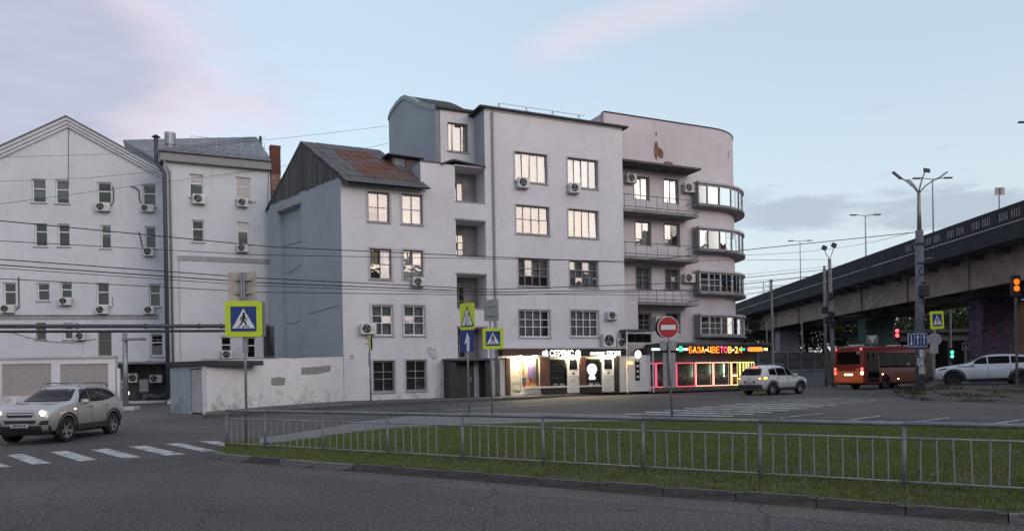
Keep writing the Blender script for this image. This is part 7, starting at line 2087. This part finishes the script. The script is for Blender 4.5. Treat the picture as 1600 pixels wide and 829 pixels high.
# ------------------------------------------------------------------ vehicles
def loft_body(st, sub=2):
    """st rows: x, zlow, zbelt, ztop, half width, half width at the roof -> closed smooth shell"""
    V, F = [], []
    ring = None
    for x, zl, zb, zt, w, wt in st:
        hp = [(0.0, zl), (w * 0.80, zl), (w * 0.97, zl + 0.07), (w, zl + (zb - zl) * 0.55), (w * 0.985, zb), (wt + (w * 0.985 - wt) * 0.30, zb + (zt - zb) * 0.70), (wt * 0.90, zt - 0.035 * min(1, (zt - zb) * 3)), (wt * 0.5, zt), (0.0, zt + 0.012)]
        pts = hp + [(-y, z) for y, z in reversed(hp[1:-1])]
        b = len(V); V += [(x, y, z) for y, z in pts]; n = len(pts)
        if ring is not None: F += [(ring + i, ring + (i + 1) % n, b + (i + 1) % n, b + i) for i in range(n)]
        else: F.append(tuple(range(b + n - 1, b - 1, -1)))
        ring = b
    F.append(tuple(range(ring, ring + n)))
    me = bpy.data.meshes.new('body'); me.from_pydata(V, [], F)
    bm = bmesh.new(); bm.from_mesh(me); bmesh.ops.recalc_face_normals(bm, faces=bm.faces); bm.to_mesh(me); bm.free()
    o = bpy.data.objects.new('tmp_body', me); col.objects.link(o)
    m = o.modifiers.new('s', 'SUBSURF'); m.levels = sub; m.render_levels = sub
    return o
def bool_cut(o, cutters):
    for c in cutters:
        m = o.modifiers.new('b', 'BOOLEAN'); m.operation = 'DIFFERENCE'; m.object = c; m.solver = 'EXACT'
    dg = bpy.context.evaluated_depsgraph_get()
    me = bpy.data.meshes.new_from_object(o.evaluated_get(dg))
    for c in cutters: bpy.data.objects.remove(c)
    bpy.data.objects.remove(o)
    me.shade_smooth()
    try: me.set_sharp_from_angle(angle=R(38))
    except Exception: pass
    return me
def tmp_obj(mb, name='tmp'):
    me = mb.mesh(name); o = bpy.data.objects.new(name, me); col.objects.link(o); return o
def patch(bvh, poly, axis, sgn, off=0.008, cuts=3, thick=0.02):
    """outline drawn in side view (axis 'y': x,z) or end view (axis 'x': y,z), laid on the body surface"""
    bm = bmesh.new()
    vs = [bm.verts.new((p[0], 0, p[1])) for p in poly]; bm.faces.new(vs)
    bmesh.ops.triangulate(bm, faces=bm.faces[:])
    for _ in range(cuts): bmesh.ops.subdivide_edges(bm, edges=bm.edges[:], cuts=1, use_grid_fill=True)
    ok = True
    for v in bm.verts:
        a, z = v.co.x, v.co.z
        o, d = (Vector((a, 5 * sgn, z)), Vector((0, -sgn, 0))) if axis == 'y' else (Vector((8 * sgn, a, z)), Vector((-sgn, 0, 0)))
        hit = bvh.ray_cast(o, d)
        if hit[0] is None:
            hit = bvh.find_nearest(Vector((a, sgn * 0.8, z)) if axis == 'y' else Vector((sgn * 2.2, a, z)))
        v.co = hit[0] + (Vector((0, sgn, 0)) if axis == 'y' else Vector((sgn, 0, 0))) * off
    bmesh.ops.recalc_face_normals(bm, faces=bm.faces)
    f = bm.faces[:][0]; c = f.calc_center_median(); f.normal_update()
    ref = Vector((0, sgn, 0)) if axis == 'y' else Vector((sgn, 0, 0))
    if sum(fc.normal.dot(ref) for fc in bm.faces) < 0: bmesh.ops.reverse_faces(bm, faces=bm.faces)
    me = bpy.data.meshes.new('patch'); bm.to_mesh(me); bm.free(); me.shade_smooth()
    return me
def add_local(name, me, mat, par, solid=0.02):
    if mat and not me.materials: me.materials.append(mat)
    o = bpy.data.objects.new(name, me); link(o, par, MW[par.name])
    if solid:
        s = o.modifiers.new('thick', 'SOLIDIFY'); s.thickness = solid; s.offset = -1
    return o
def wheel(par, x, y, r, w, rim_mat, sgn, steer=0.0, spokes=5):
    M = MW[par.name] @ Matrix.Translation((x, y, r)) @ Matrix.Rotation(steer, 4, 'Z') @ Matrix.Rotation(R(-90 * sgn), 4, 'X')
    q = MB(); q.lathe([(r * 0.64, -w / 2), (r * 0.95, -w / 2), (r, -w / 2 + 0.03), (r, w / 2 - 0.03), (r * 0.95, w / 2), (r * 0.66, w / 2), (r * 0.62, w / 2 - 0.05), (r * 0.62, -w / 2)], 28, M)
    t = q.build('wheel', M_TYRE, par, smooth=False)
    q = MB(); q.lathe([(r * 0.62, w / 2 - 0.10), (r * 0.655, w / 2 - 0.005), (r * 0.60, w / 2 - 0.012), (r * 0.58, w / 2 - 0.09)], 28, M)
    q.lathe([(0.001, w / 2 - 0.035), (r * 0.13, w / 2 - 0.03), (r * 0.15, w / 2 - 0.08)], 12, M)
    for k in range(spokes):
        a = 2 * math.pi * k / spokes + 0.3; Mr = M @ Matrix.Rotation(a, 4, 'Z')
        q.add([(r * 0.12, -0.045 * r / 0.34, w / 2 - 0.045), (r * 0.62, -0.035, w / 2 - 0.025), (r * 0.62, 0.035, w / 2 - 0.025), (r * 0.12, 0.045 * r / 0.34, w / 2 - 0.045), (r * 0.12, -0.045, w / 2 - 0.09), (r * 0.62, -0.03, w / 2 - 0.08), (r * 0.62, 0.03, w / 2 - 0.08), (r * 0.12, 0.045, w / 2 - 0.09)],
              [(0, 1, 2, 3), (7, 6, 5, 4), (0, 4, 5, 1), (1, 5, 6, 2), (2, 6, 7, 3), (3, 7, 4, 0)], Mr)
    q.build('rim', rim_mat, t)
    MB().lathe([(0.001, w / 2 - 0.12), (r * 0.6, w / 2 - 0.12)], 20, M).build('brake', M_BLACK, t, fix=False)
def side_windows(par, bvh, polys, mat=M_CARG, name='side_window'):
    for s in (-1, 1):
        for p in polys: add_local(name, patch(bvh, p, 'y', s), mat, par)
def rounded(poly, r=0.04):
    """soften an outline's corners"""
    out = []
    n = len(poly)
    for i in range(n):
        p0, p1, p2 = Vector(poly[i - 1]), Vector(poly[i]), Vector(poly[(i + 1) % n])
        a = p1 + (p0 - p1).normalized() * min(r, (p0 - p1).length * 0.4); b = p1 + (p2 - p1).normalized() * min(r, (p2 - p1).length * 0.4)
        out += [tuple(a), tuple(a.lerp(p1, 0.6).lerp(b.lerp(p1, 0.6), 0.5)), tuple(b)]
    return out
def car(name, label, loc, heading, st, wb, track, wr, paint, rim, steer=0.0, clad=True, size=1.0):
    t = thing(name, label, 'car', M=Matrix.Translation(loc) @ Matrix.Rotation(heading, 4, 'Z') @ Matrix.Scale(size, 4))
    body = loft_body(st)
    cut = []
    for x in (wb[0], wb[1]):
        q = MB(); q.cyl((x, -2, wr + 0.01), (x, 2, wr + 0.01), wr + 0.065, n=28); cut.append(tmp_obj(q))
    me = bool_cut(body, cut)
    b = add_local('body', me, paint, t, 0)
    me.materials.clear(); me.materials.append(paint)
    bm = bmesh.new(); bm.from_mesh(me); bvh = BVHTree.FromBMesh(bm); bm.free()
    # dark inner body closes the wheel houses
    q = MB(); q.box(wb[1] - 0.6, wb[0] + 0.6, -track + 0.12, track - 0.12, 0.24, 0.75, MW[t.name]); q.build('underbody', M_PLAST, t)
    for x, stv in ((wb[0], steer), (wb[1], 0.0)):
        for s in (-1, 1): wheel(t, x, s * (track - 0.02), wr, 0.23, rim, s, stv)
    if clad:
        for x in wb:
            for s in (-1, 1):
                q = MB(); ri, ro = wr + 0.045, wr + 0.15
                yo = track + 0.075
                V = []
                for i in range(17):
                    a = R(-12 + 204 * i / 16)
                    for rr_2 in (ri, ro):
                        xx, zz = x + rr_2 * math.cos(a), wr + rr_2 * math.sin(a)
                        h = bvh.ray_cast(Vector((xx, 5 * s, zz)), Vector((0, -s, 0)))
                        yb2 = abs(h[0].y) if h[0] is not None and abs(h[0].y) > track * 0.8 else track + 0.05
                        V.append((xx, s * (yb2 + 0.032), zz))
                q.add(V, [(2 * i, 2 * i + 2, 2 * i + 3, 2 * i + 1) for i in range(16)], MW[t.name]); o = q.build('arch_trim', M_PLAST, t)
                o.modifiers.new('t', 'SOLIDIFY').thickness = 0.03
    return t, bvh, b
def mirror_part(t, x, y, z, mat):
    for s in (-1, 1):
        q = MB(); q.lathe([(0.001, -0.12), (0.07, -0.10), (0.10, 0.0), (0.09, 0.08), (0.001, 0.11)], 12, MW[t.name] @ Matrix.Translation((x, s * y, z)) @ Matrix.Rotation(R(90), 4, 'X') @ Matrix.Diagonal((0.8, 0.9, 1.1, 1)))
        q.build('mirror', mat, t, smooth=True)

# ---- silver SUV, lights on, coming towards the camera on the left
fw = G(105, 690); rw = G(173, 681)
hd = R(-89)
dv = Vector((math.cos(hd), math.sin(hd)))
lv = Vector((-dv.y, dv.x))              # car's left
c_ = fw.to_2d() - dv * 1.36 - lv * 0.86
st = [(2.27, 0.46, 0.76, 0.88, 0.60, 0.44), (2.20, 0.36, 0.88, 1.02, 0.78, 0.60), (2.02, 0.30, 1.00, 1.11, 0.885, 0.72), (1.6, 0.29, 1.06, 1.17, 0.925, 0.75), (1.12, 0.29, 1.09, 1.22, 0.925, 0.75), (0.85, 0.29, 1.10, 1.33, 0.925, 0.73), (0.35, 0.29, 1.11, 1.66, 0.925, 0.67), (-0.1, 0.29, 1.12, 1.75, 0.925, 0.67), (-0.8, 0.29, 1.13, 1.755, 0.925, 0.67), (-1.45, 0.29, 1.16, 1.69, 0.925, 0.64), (-1.85, 0.31, 1.18, 1.55, 0.91, 0.62), (-2.10, 0.34, 1.12, 1.26, 0.86, 0.66), (-2.24, 0.42, 1.00, 1.06, 0.78, 0.6), (-2.28, 0.50, 0.86, 0.92, 0.66, 0.5)]
t, bvh, body = car('silver_suv', 'silver car with roof rails and glowing headlights driving past the white fence', (c_.x, c_.y, gz(c_.y)), hd, st, (1.36, -1.34), 0.80, 0.375, M_SILVER, M_RIM, steer=R(-6), size=0.95)
side_windows(t, bvh, [rounded([(0.70, 1.18), (0.05, 1.18), (0.05, 1.61), (0.30, 1.58)]), rounded([(0.02, 1.18), (-0.85, 1.20), (-0.85, 1.62), (0.02, 1.62)]), rounded([(-0.88, 1.20), (-1.66, 1.33), (-1.40, 1.53), (-0.88, 1.61)])])
add_local('windscreen', patch(bvh, rounded([(-0.75, 1.23), (0.75, 1.23), (0.56, 1.61), (-0.56, 1.61)], 0.06), 'x', 1), M_CARG, t)
add_local('rear_window', patch(bvh, rounded([(-0.62, 1.28), (0.62, 1.28), (0.54, 1.54), (-0.54, 1.54)], 0.06), 'x', -1), M_CARG, t)
for s in (-1, 1):
    l_ = add_local('headlight', patch(bvh, rounded([(s * 0.46, 0.84), (s * 0.80, 0.86), (s * 0.86, 1.02), (s * 0.62, 0.99)], 0.03), 'x', 1, 0.012), M_LENS, t)
    q = MB(); q.lathe([(0.001, 0.012), (0.07, 0.01), (0.085, 0.0)], 14, MW[t.name] @ Matrix.Translation(bvh.ray_cast(Vector((8, s * 0.64, 0.915)), Vector((-1, 0, 0)))[0] + Vector((0.022, 0, 0))) @ Matrix.Rotation(R(90), 4, 'Y'))
    q.build('bulb', M_HEADL, l_)
    add_local('fog_light', patch(bvh, rounded([(s * 0.54, 0.57), (s * 0.78, 0.57), (s * 0.80, 0.71), (s * 0.60, 0.69)], 0.02), 'x', 1, 0.01), M_PLAST, t)
add_local('grille', patch(bvh, rounded([(-0.36, 0.80), (0.36, 0.80), (0.42, 0.94), (-0.42, 0.94)], 0.03), 'x', 1, 0.010), M_PLAST, t)
add_local('grille_bar', patch(bvh, [(-0.42, 0.875), (0.42, 0.875), (0.43, 0.91), (-0.43, 0.91)], 'x', 1, 0.028), M_CHROME, t)
add_local('lower_grille', patch(bvh, rounded([(-0.44, 0.61), (0.44, 0.61), (0.48, 0.71), (-0.48, 0.71)], 0.03), 'x', 1, 0.010), M_PLAST, t)
add_local('bumper_lip', patch(bvh, rounded([(-0.80, 0.37), (0.80, 0.37), (0.82, 0.55), (-0.82, 0.55)], 0.03), 'x', 1, 0.010), M_PLAST, t)
pl = MB().box(2.275, 2.29, -0.26, 0.26, 0.50, 0.61, MW[t.name]).build('number_plate', M_PLATE, t)
q = MB()
Mt_ = MW[t.name] @ Matrix(((0, 1, 0, 2.293), (1, 0, 0, -0.22), (0, 0, 1, 0.524), (0, 0, 0, 1)))
for k in range(6): q.add([(0.03 + k * 0.068, 0, 0.0), (0.075 + k * 0.068, 0, 0.0), (0.075 + k * 0.068, 0, 0.062), (0.03 + k * 0.068, 0, 0.062)], [(0, 1, 2, 3)], Mt_)
q.build('plate_print', M_SBLACK, pl, fix=False)
for s in (-1, 1):
    q = MB(); q.tube([MW[t.name] @ Vector(p) for p in ((0.25, s * 0.60, 1.68), (0.15, s * 0.62, 1.775), (-0.5, s * 0.62, 1.805), (-1.4, s * 0.60, 1.76), (-1.55, s * 0.59, 1.66))], 0.022, 8); q.build('roof_rail', M_GALV, t, smooth=True)
    for x in (0.12, -0.85):
        q = MB(); q.box(x - 0.11, x + 0.11, s * 0.945 - 0.012, s * 0.945 + 0.018, 1.03, 1.06, MW[t.name]); q.build('door_handle', M_CHROME, t, bevel=0.008)
    for x in (0.02, -0.88, 0.86):
        q = MB(); pts_ = []
        for i in range(8):
            z = 0.42 + i * 0.09; h = bvh.ray_cast(Vector((x, 5 * s, z)), Vector((0, -s, 0))); h[0] is not None and pts_.append(MW[t.name] @ (h[0] + Vector((0, s * 0.002, 0))))
        q.tube(pts_, 0.006, 4); q.build('door_seam', M_PLAST, t)
    q = MB(); q.box(-0.9, 0.88, s * 0.925 - 0.02, s * 0.925 + 0.02, 0.33, 0.50, MW[t.name]); q.build('sill_trim', M_PLAST, t)
for x in (-0.1, -1.15):
    q = MB(); q.tube([MW[t.name] @ Vector((x, s * 0.62, 1.80)) for s in (-1, 1)], 0.018, 6); q.build('roof_bar', M_GALV, t)
mirror_part(t, 0.62, 1.02, 1.20, M_SILVER)
add_local('side_lamp', patch(bvh, rounded([(0.92, 0.97), (1.02, 0.97), (1.02, 1.01), (0.92, 1.01)], 0.01), 'y', 1, 0.01, 1), M_LAMPW, t)

# ---- white SUV seen from behind
hd = R(35)
r_ = G(1192, 617.5)
dv = Vector((math.cos(hd), math.sin(hd))); lv = Vector((-dv.y, dv.x))
c_ = r_.to_2d() + dv * 2.12 + lv * 0.80
st = [(2.20, 0.40, 0.68, 0.78, 0.60, 0.42), (2.12, 0.28, 0.80, 0.90, 0.78, 0.58), (1.9, 0.24, 0.90, 0.99, 0.87, 0.70), (1.5, 0.22, 0.96, 1.05, 0.90, 0.72), (1.05, 0.22, 0.99, 1.12, 0.90, 0.72), (0.78, 0.22, 1.00, 1.25, 0.90, 0.70), (0.3, 0.22, 1.01, 1.58, 0.90, 0.64), (-0.1, 0.22, 1.02, 1.67, 0.90, 0.64), (-0.8, 0.22, 1.03, 1.68, 0.90, 0.64), (-1.5, 0.22, 1.04, 1.64, 0.90, 0.63), (-1.85, 0.24, 1.05, 1.55, 0.895, 0.62), (-2.05, 0.28, 1.02, 1.25, 0.87, 0.68), (-2.18, 0.34, 0.95, 1.04, 0.82, 0.66), (-2.22, 0.42, 0.80, 0.90, 0.74, 0.6)]
t, bvh, body = car('white_suv', 'white car seen from behind with glowing tail lights near the flower shop', (c_.x, c_.y, gz(c_.y)), hd, st, (1.30, -1.30), 0.78, 0.35, M_WHITEC, M_RIM)
side_windows(t, bvh, [rounded([(0.66, 1.09), (0.02, 1.09), (0.02, 1.53), (0.26, 1.50)]), rounded([(-0.04, 1.09), (-0.85, 1.10), (-0.85, 1.53), (-0.04, 1.54)]), rounded([(-0.92, 1.11), (-1.55, 1.16), (-1.48, 1.46), (-0.92, 1.53)])])
add_local('windscreen', patch(bvh, rounded([(-0.72, 1.13), (0.72, 1.13), (0.58, 1.56), (-0.58, 1.56)], 0.06), 'x', 1), M_CARG, t)
add_local('rear_window', patch(bvh, rounded([(-0.68, 1.12), (0.68, 1.12), (0.55, 1.50), (-0.55, 1.50)], 0.06), 'x', -1), M_CARG, t)
for s in (-1, 1):
    l_ = add_local('tail_light', patch(bvh, rounded([(s * 0.50, 0.88), (s * 0.80, 0.88), (s * 0.82, 1.02), (s * 0.56, 1.02)], 0.03), 'x', -1, 0.012), M_TAILR, t)
    add_local('lit_lamp', patch(bvh, rounded([(s * 0.58, 0.905), (s * 0.76, 0.905), (s * 0.77, 0.99), (s * 0.60, 0.99)], 0.03), 'x', -1, 0.024), M_TAILO, l_)
    add_local('tail_light', patch(bvh, rounded([(-2.06, 0.89), (-1.78, 0.93), (-1.80, 1.02), (-2.04, 1.02)], 0.03), 'y', s, 0.012), M_TAILO, t)
    q = MB(); q.tube([MW[t.name] @ Vector(p) for p in ((0.2, s * 0.58, 1.63), (0.1, s * 0.60, 1.70), (-0.6, s * 0.60, 1.73), (-1.4, s * 0.58, 1.70), (-1.5, s * 0.57, 1.63))], 0.02, 8); q.build('roof_rail', M_GALV, t, smooth=True)
    for x in (0.1, -0.82): MB().box(x - 0.1, x + 0.1, s * 0.92 - 0.012, s * 0.92 + 0.016, 0.94, 0.97, MW[t.name]).build('door_handle', M_GALV, t)
    for x in (0.0, -0.88, 0.82):
        q = MB(); pts_ = []
        for i in range(8):
            z = 0.42 + i * 0.085; h = bvh.ray_cast(Vector((x, 5 * s, z)), Vector((0, -s, 0))); h[0] is not None and pts_.append(MW[t.name] @ (h[0] + Vector((0, s * 0.002, 0))))
        q.tube(pts_, 0.006, 4); q.build('door_seam', M_PLAST, t)
    MB().box(-0.85, 0.85, s * 0.905 - 0.01, s * 0.905 + 0.016, 0.28, 0.42, MW[t.name]).build('sill_trim', M_PLAST, t)
add_local('brake_lamp', patch(bvh, rounded([(-0.22, 1.535), (0.22, 1.535), (0.20, 1.59), (-0.20, 1.59)], 0.015), 'x', -1, 0.02), M_TAIL, t)
add_local('bumper', patch(bvh, rounded([(-0.78, 0.36), (0.78, 0.36), (0.80, 0.60), (-0.80, 0.60)], 0.04), 'x', -1, 0.014), M_PLAST, t)
add_local('plate_recess', patch(bvh, rounded([(-0.36, 0.66), (0.36, 0.66), (0.36, 0.82), (-0.36, 0.82)], 0.03), 'x', -1, 0.008), M_PLAST, t)
add_local('number_plate', patch(bvh, [(-0.26, 0.685), (0.26, 0.685), (0.26, 0.795), (-0.26, 0.795)], 'x', -1, 0.02, 2), M_PLATE, t)
add_local('badge', patch(bvh, [(0.06 * math.cos(i * 0.52), 0.94 + 0.06 * math.sin(i * 0.52)) for i in range(12)], 'x', -1, 0.014, 1), M_CHROME, t)
mirror_part(t, 0.60, 1.0, 1.10, M_WHITEC)

# ---- bluish white car parked on the verge, cut by the right edge
YR = 38.6
pf_ = P(1497, 600, YR); pr2 = P(1588, 601, YR - 1.1)
dv = (pf_ - pr2).to_2d().normalized(); hd = math.atan2(dv.y, dv.x); lv = Vector((-dv.y, dv.x))
mid = (pf_.to_2d() + pr2.to_2d()) / 2 - lv * 0.83
WBh = 1.44
st = [(2.34, 0.42, 0.66, 0.78, 0.62, 0.44), (2.26, 0.30, 0.78, 0.90, 0.80, 0.60), (2.05, 0.25, 0.92, 1.00, 0.90, 0.72), (1.6, 0.24, 0.99, 1.07, 0.95, 0.76), (1.05, 0.24, 1.02, 1.13, 0.955, 0.76), (0.75, 0.24, 1.04, 1.24, 0.955, 0.74), (0.2, 0.24, 1.06, 1.53, 0.955, 0.68), (-0.2, 0.24, 1.07, 1.63, 0.955, 0.67), (-0.9, 0.24, 1.09, 1.655, 0.955, 0.66), (-1.7, 0.24, 1.11, 1.60, 0.95, 0.64), (-2.1, 0.27, 1.12, 1.48, 0.93, 0.62), (-2.3, 0.32, 1.05, 1.2, 0.88, 0.66), (-2.42, 0.40, 0.92, 1.0, 0.80, 0.6), (-2.45, 0.5, 0.80, 0.88, 0.7, 0.5)]
zc_ = mound_z(mid.x, mid.y)
t, bvh, body = car('white_crossover', 'bluish white car parked on the raised verge, cut by the right edge', (mid.x, mid.y, P(1540, 602, YR).z), hd, st, (WBh, -WBh), 0.84, 0.37, M_WHITEB, M_RIMD, clad=True)
side_windows(t, bvh, mat=M_BUSG, polys=[rounded([(0.72, 1.14), (-0.02, 1.14), (-0.02, 1.51), (0.20, 1.48)]), rounded([(-0.07, 1.14), (-1.0, 1.16), (-1.0, 1.54), (-0.07, 1.52)]), rounded([(-1.06, 1.16), (-1.95, 1.20), (-1.75, 1.46), (-1.06, 1.53)])])
add_local('windscreen', patch(bvh, rounded([(-0.76, 1.14), (0.76, 1.14), (0.62, 1.54), (-0.62, 1.54)], 0.06), 'x', 1), M_CARG, t)
for s in (-1, 1):
    add_local('headlight', patch(bvh, rounded([(1.78, 0.90), (2.14, 0.82), (2.16, 0.87), (1.80, 0.96)], 0.02), 'y', s, 0.01), M_CARG, t)
    add_local('side_vent', patch(bvh, rounded([(0.55, 1.00), (1.25, 1.00), (1.35, 1.045), (0.60, 1.035)], 0.015), 'y', s, 0.008), M_PLAST, t)
    add_local('sill_trim', patch(bvh, rounded([(-0.95, 0.30), (0.95, 0.30), (0.95, 0.36), (-0.95, 0.42)], 0.02), 'y', s, 0.012), M_PLAST, t)
    for x in (-0.05, -1.02):
        q = MB(); pts_ = []
        for i in range(8):
            z = 0.45 + i * 0.085; h = bvh.ray_cast(Vector((x, 5 * s, z)), Vector((0, -s, 0))); h[0] is not None and pts_.append(MW[t.name] @ (h[0] + Vector((0, s * 0.002, 0))))
        q.tube(pts_, 0.006, 4); q.build('door_seam', M_PLAST, t)
mirror_part(t, 0.62, 1.05, 1.14, M_WHITEB)

# ---- red city bus
hd = R(31)
nb_ = G(1352, 608.5)                     # its near rear corner on the road
dv = Vector((math.cos(hd), math.sin(hd))); lv = Vector((-dv.y, dv.x))
BLn, BW, BH = 8.2, 2.35, 2.85
c_ = nb_.to_2d() + dv * BLn / 2 + lv * BW / 2
t = thing('city_bus', 'red city bus with orange lower rear waiting under the overpass', 'bus', (c_.x, c_.y, gz(c_.y)), hd)
def bus_ring(x, w, z0, z1, r=0.22):
    pts = [(-w, z0), (w, z0)]
    pts = [(w - 0.06, z0), (w, z0 + 0.08), (w, 1.25), (w - 0.02, 1.6), (w - 0.10, z1 - r), (w - 0.18, z1 - 0.06), (w - 0.42, z1), (0, z1 + 0.03)]
    return [(x, y, z) for y, z in pts] + [(x, -y, z) for y, z in reversed(pts[:-1])]
xs_ = [(-BLn / 2, BW / 2 - 0.14, 0.46, BH - 0.14), (-BLn / 2 + 0.05, BW / 2 - 0.04, 0.38, BH - 0.05), (-BLn / 2 + 0.25, BW / 2, 0.34, BH), (-1.5, BW / 2, 0.34, BH), (1.5, BW / 2, 0.34, BH), (BLn / 2 - 0.5, BW / 2, 0.34, BH), (BLn / 2 - 0.1, BW / 2 - 0.05, 0.36, BH - 0.08), (BLn / 2, BW / 2 - 0.16, 0.44, BH - 0.25)]
V, Fc = [], []
n = None
for k, a in enumerate(xs_):
    rg = bus_ring(*a); n = len(rg); V += rg
    if k: Fc += [((k - 1) * n + i, (k - 1) * n + (i + 1) % n, k * n + (i + 1) % n, k * n + i) for i in range(n)]
Fc += [tuple(range(n - 1, -1, -1)), tuple(range((len(xs_) - 1) * n, len(xs_) * n))]
me = bpy.data.meshes.new('body'); me.from_pydata(V, [], Fc)
bm = bmesh.new(); bm.from_mesh(me); bmesh.ops.recalc_face_normals(bm, faces=bm.faces); bm.to_mesh(me); bm.free()
o = bpy.data.objects.new('tmp', me); col.objects.link(o)
m = o.modifiers.new('b', 'BEVEL'); m.width = 0.05; m.segments = 2; m.limit_method = 'ANGLE'
cut = []
for x in (2.35, -1.85):
    q = MB(); q.cyl((x, -2, 0.44), (x, 2, 0.44), 0.52, n=28); cut.append(tmp_obj(q))
me = bool_cut(o, cut)
me.materials.clear(); me.materials.append(M_BUSR)
b = add_local('body', me, M_BUSR, t, 0)
bm = bmesh.new(); bm.from_mesh(me); bvh = BVHTree.FromBMesh(bm); bm.free()
MB().box(-3.6, 3.6, -0.95, 0.95, 0.30, 0.9, MW[t.name]).build('underbody', M_PLAST, t)
for x in (2.35, -1.85):
    for s in (-1, 1): wheel(t, x, s * 1.02, 0.43, 0.27, M_RIMD, s)
add_local('rear_window', patch(bvh, rounded([(-0.84, 1.68), (0.84, 1.68), (0.80, 2.50), (-0.80, 2.50)], 0.10), 'x', -1), M_BUSG, t)
add_local('orange_panel', patch(bvh, rounded([(-1.02, 0.46), (1.02, 0.46), (1.06, 1.22), (-1.06, 1.22)], 0.05), 'x', -1, 0.008), M_BUSO, t)
add_local('bumper', patch(bvh, rounded([(-1.05, 0.42), (1.05, 0.42), (1.08, 0.78), (-1.08, 0.78)], 0.05), 'x', -1, 0.05), M_BUSO, t)
for s in (-1, 1):
    add_local('tail_light', patch(bvh, rounded([(s * 0.90, 1.26), (s * 1.06, 1.26), (s * 1.06, 1.44), (s * 0.90, 1.44)], 0.05), 'x', -1, 0.03, 2), M_TAIL, t)
    add_local('tail_light', patch(bvh, rounded([(s * 0.90, 0.98), (s * 1.06, 0.98), (s * 1.06, 1.20), (s * 0.90, 1.20)], 0.05), 'x', -1, 0.03, 2), emit('rear_lamp_glow', (1.0, 0.5, 0.3), 3.0) if s < 0 else M_TAIL, t)
    add_local('marker_lamp', patch(bvh, rounded([(s * 0.86, 2.60), (s * 0.98, 2.60), (s * 0.96, 2.70), (s * 0.86, 2.70)], 0.03), 'x', -1, 0.02, 1), M_TAIL, t)
add_local('number_plate', patch(bvh, [(-0.30, 0.92), (0.30, 0.92), (0.30, 1.06), (-0.30, 1.06)], 'x', -1, 0.02, 1), emit('lit_number_plate', (1.0, 0.75, 0.5), 0.6), t)
add_local('sticker', patch(bvh, [(-0.82, 2.28), (-0.60, 2.28), (-0.60, 2.52), (-0.82, 2.52)], 'x', -1, 0.02, 1), M_SBACK, t)
for s in (-1, 1):
    xs0 = -3.9
    if s < 0:
        d_ = add_local('door', patch(bvh, rounded([(-3.80, 0.50), (-2.55, 0.50), (-2.55, 2.50), (-3.80, 2.50)], 0.05), 'y', s, 0.008), M_BLACK, t)
        for a in (-3.74, -3.15): add_local('door_pane', patch(bvh, rounded([(a, 0.75), (a + 0.54, 0.75), (a + 0.54, 2.38), (a, 2.38)], 0.05), 'y', s, 0.02, 2), M_BUSG, d_)
        wx = [(-2.45, -1.35), (-1.28, -0.2), (-0.13, 0.95), (1.02, 2.0)]
        d_ = add_local('door', patch(bvh, rounded([(2.95, 0.50), (3.75, 0.50), (3.75, 2.45), (2.95, 2.45)], 0.05), 'y', s, 0.008), M_BLACK, t)
    else:
        wx = [(-3.8, -2.5), (-2.43, -1.35), (-1.28, -0.2), (-0.13, 0.95), (1.02, 2.0), (2.1, 3.4)]
    for a, b_ in wx: 
        w_ = add_local('side_window', patch(bvh, rounded([(a, 1.42), (b_, 1.42), (b_, 2.40), (a, 2.40)], 0.06), 'y', s), M_BUSG, t)
add_local('route_board', patch(bvh, rounded([(0.55, 1.50), (0.90, 1.50), (0.90, 1.74), (0.55, 1.74)], 0.02), 'y', -1, 0.03, 1), M_SBACK, t)
add_local('windscreen', patch(bvh, rounded([(-0.95, 1.30), (0.95, 1.30), (0.88, 2.42), (-0.88, 2.42)], 0.1), 'x', 1), M_BUSG, t)
for x in (-3.2, 1.0, 3.0): MB().box(x - 0.35, x + 0.35, -0.35, 0.35, BH + 0.02, BH + 0.12, MW[t.name]).build('roof_hatch', M_SHOPW, t, bevel=0.04)
for x, z in ((-2.25, 0.95), (-0.5, 0.62)): add_local('side_marker', patch(bvh, rounded([(x, z), (x + 0.12, z), (x + 0.12, z + 0.07), (x, z + 0.07)], 0.02), 'y', -1, 0.02, 1), emit('amber_marker', (1.0, 0.7, 0.45), 2.0), t)
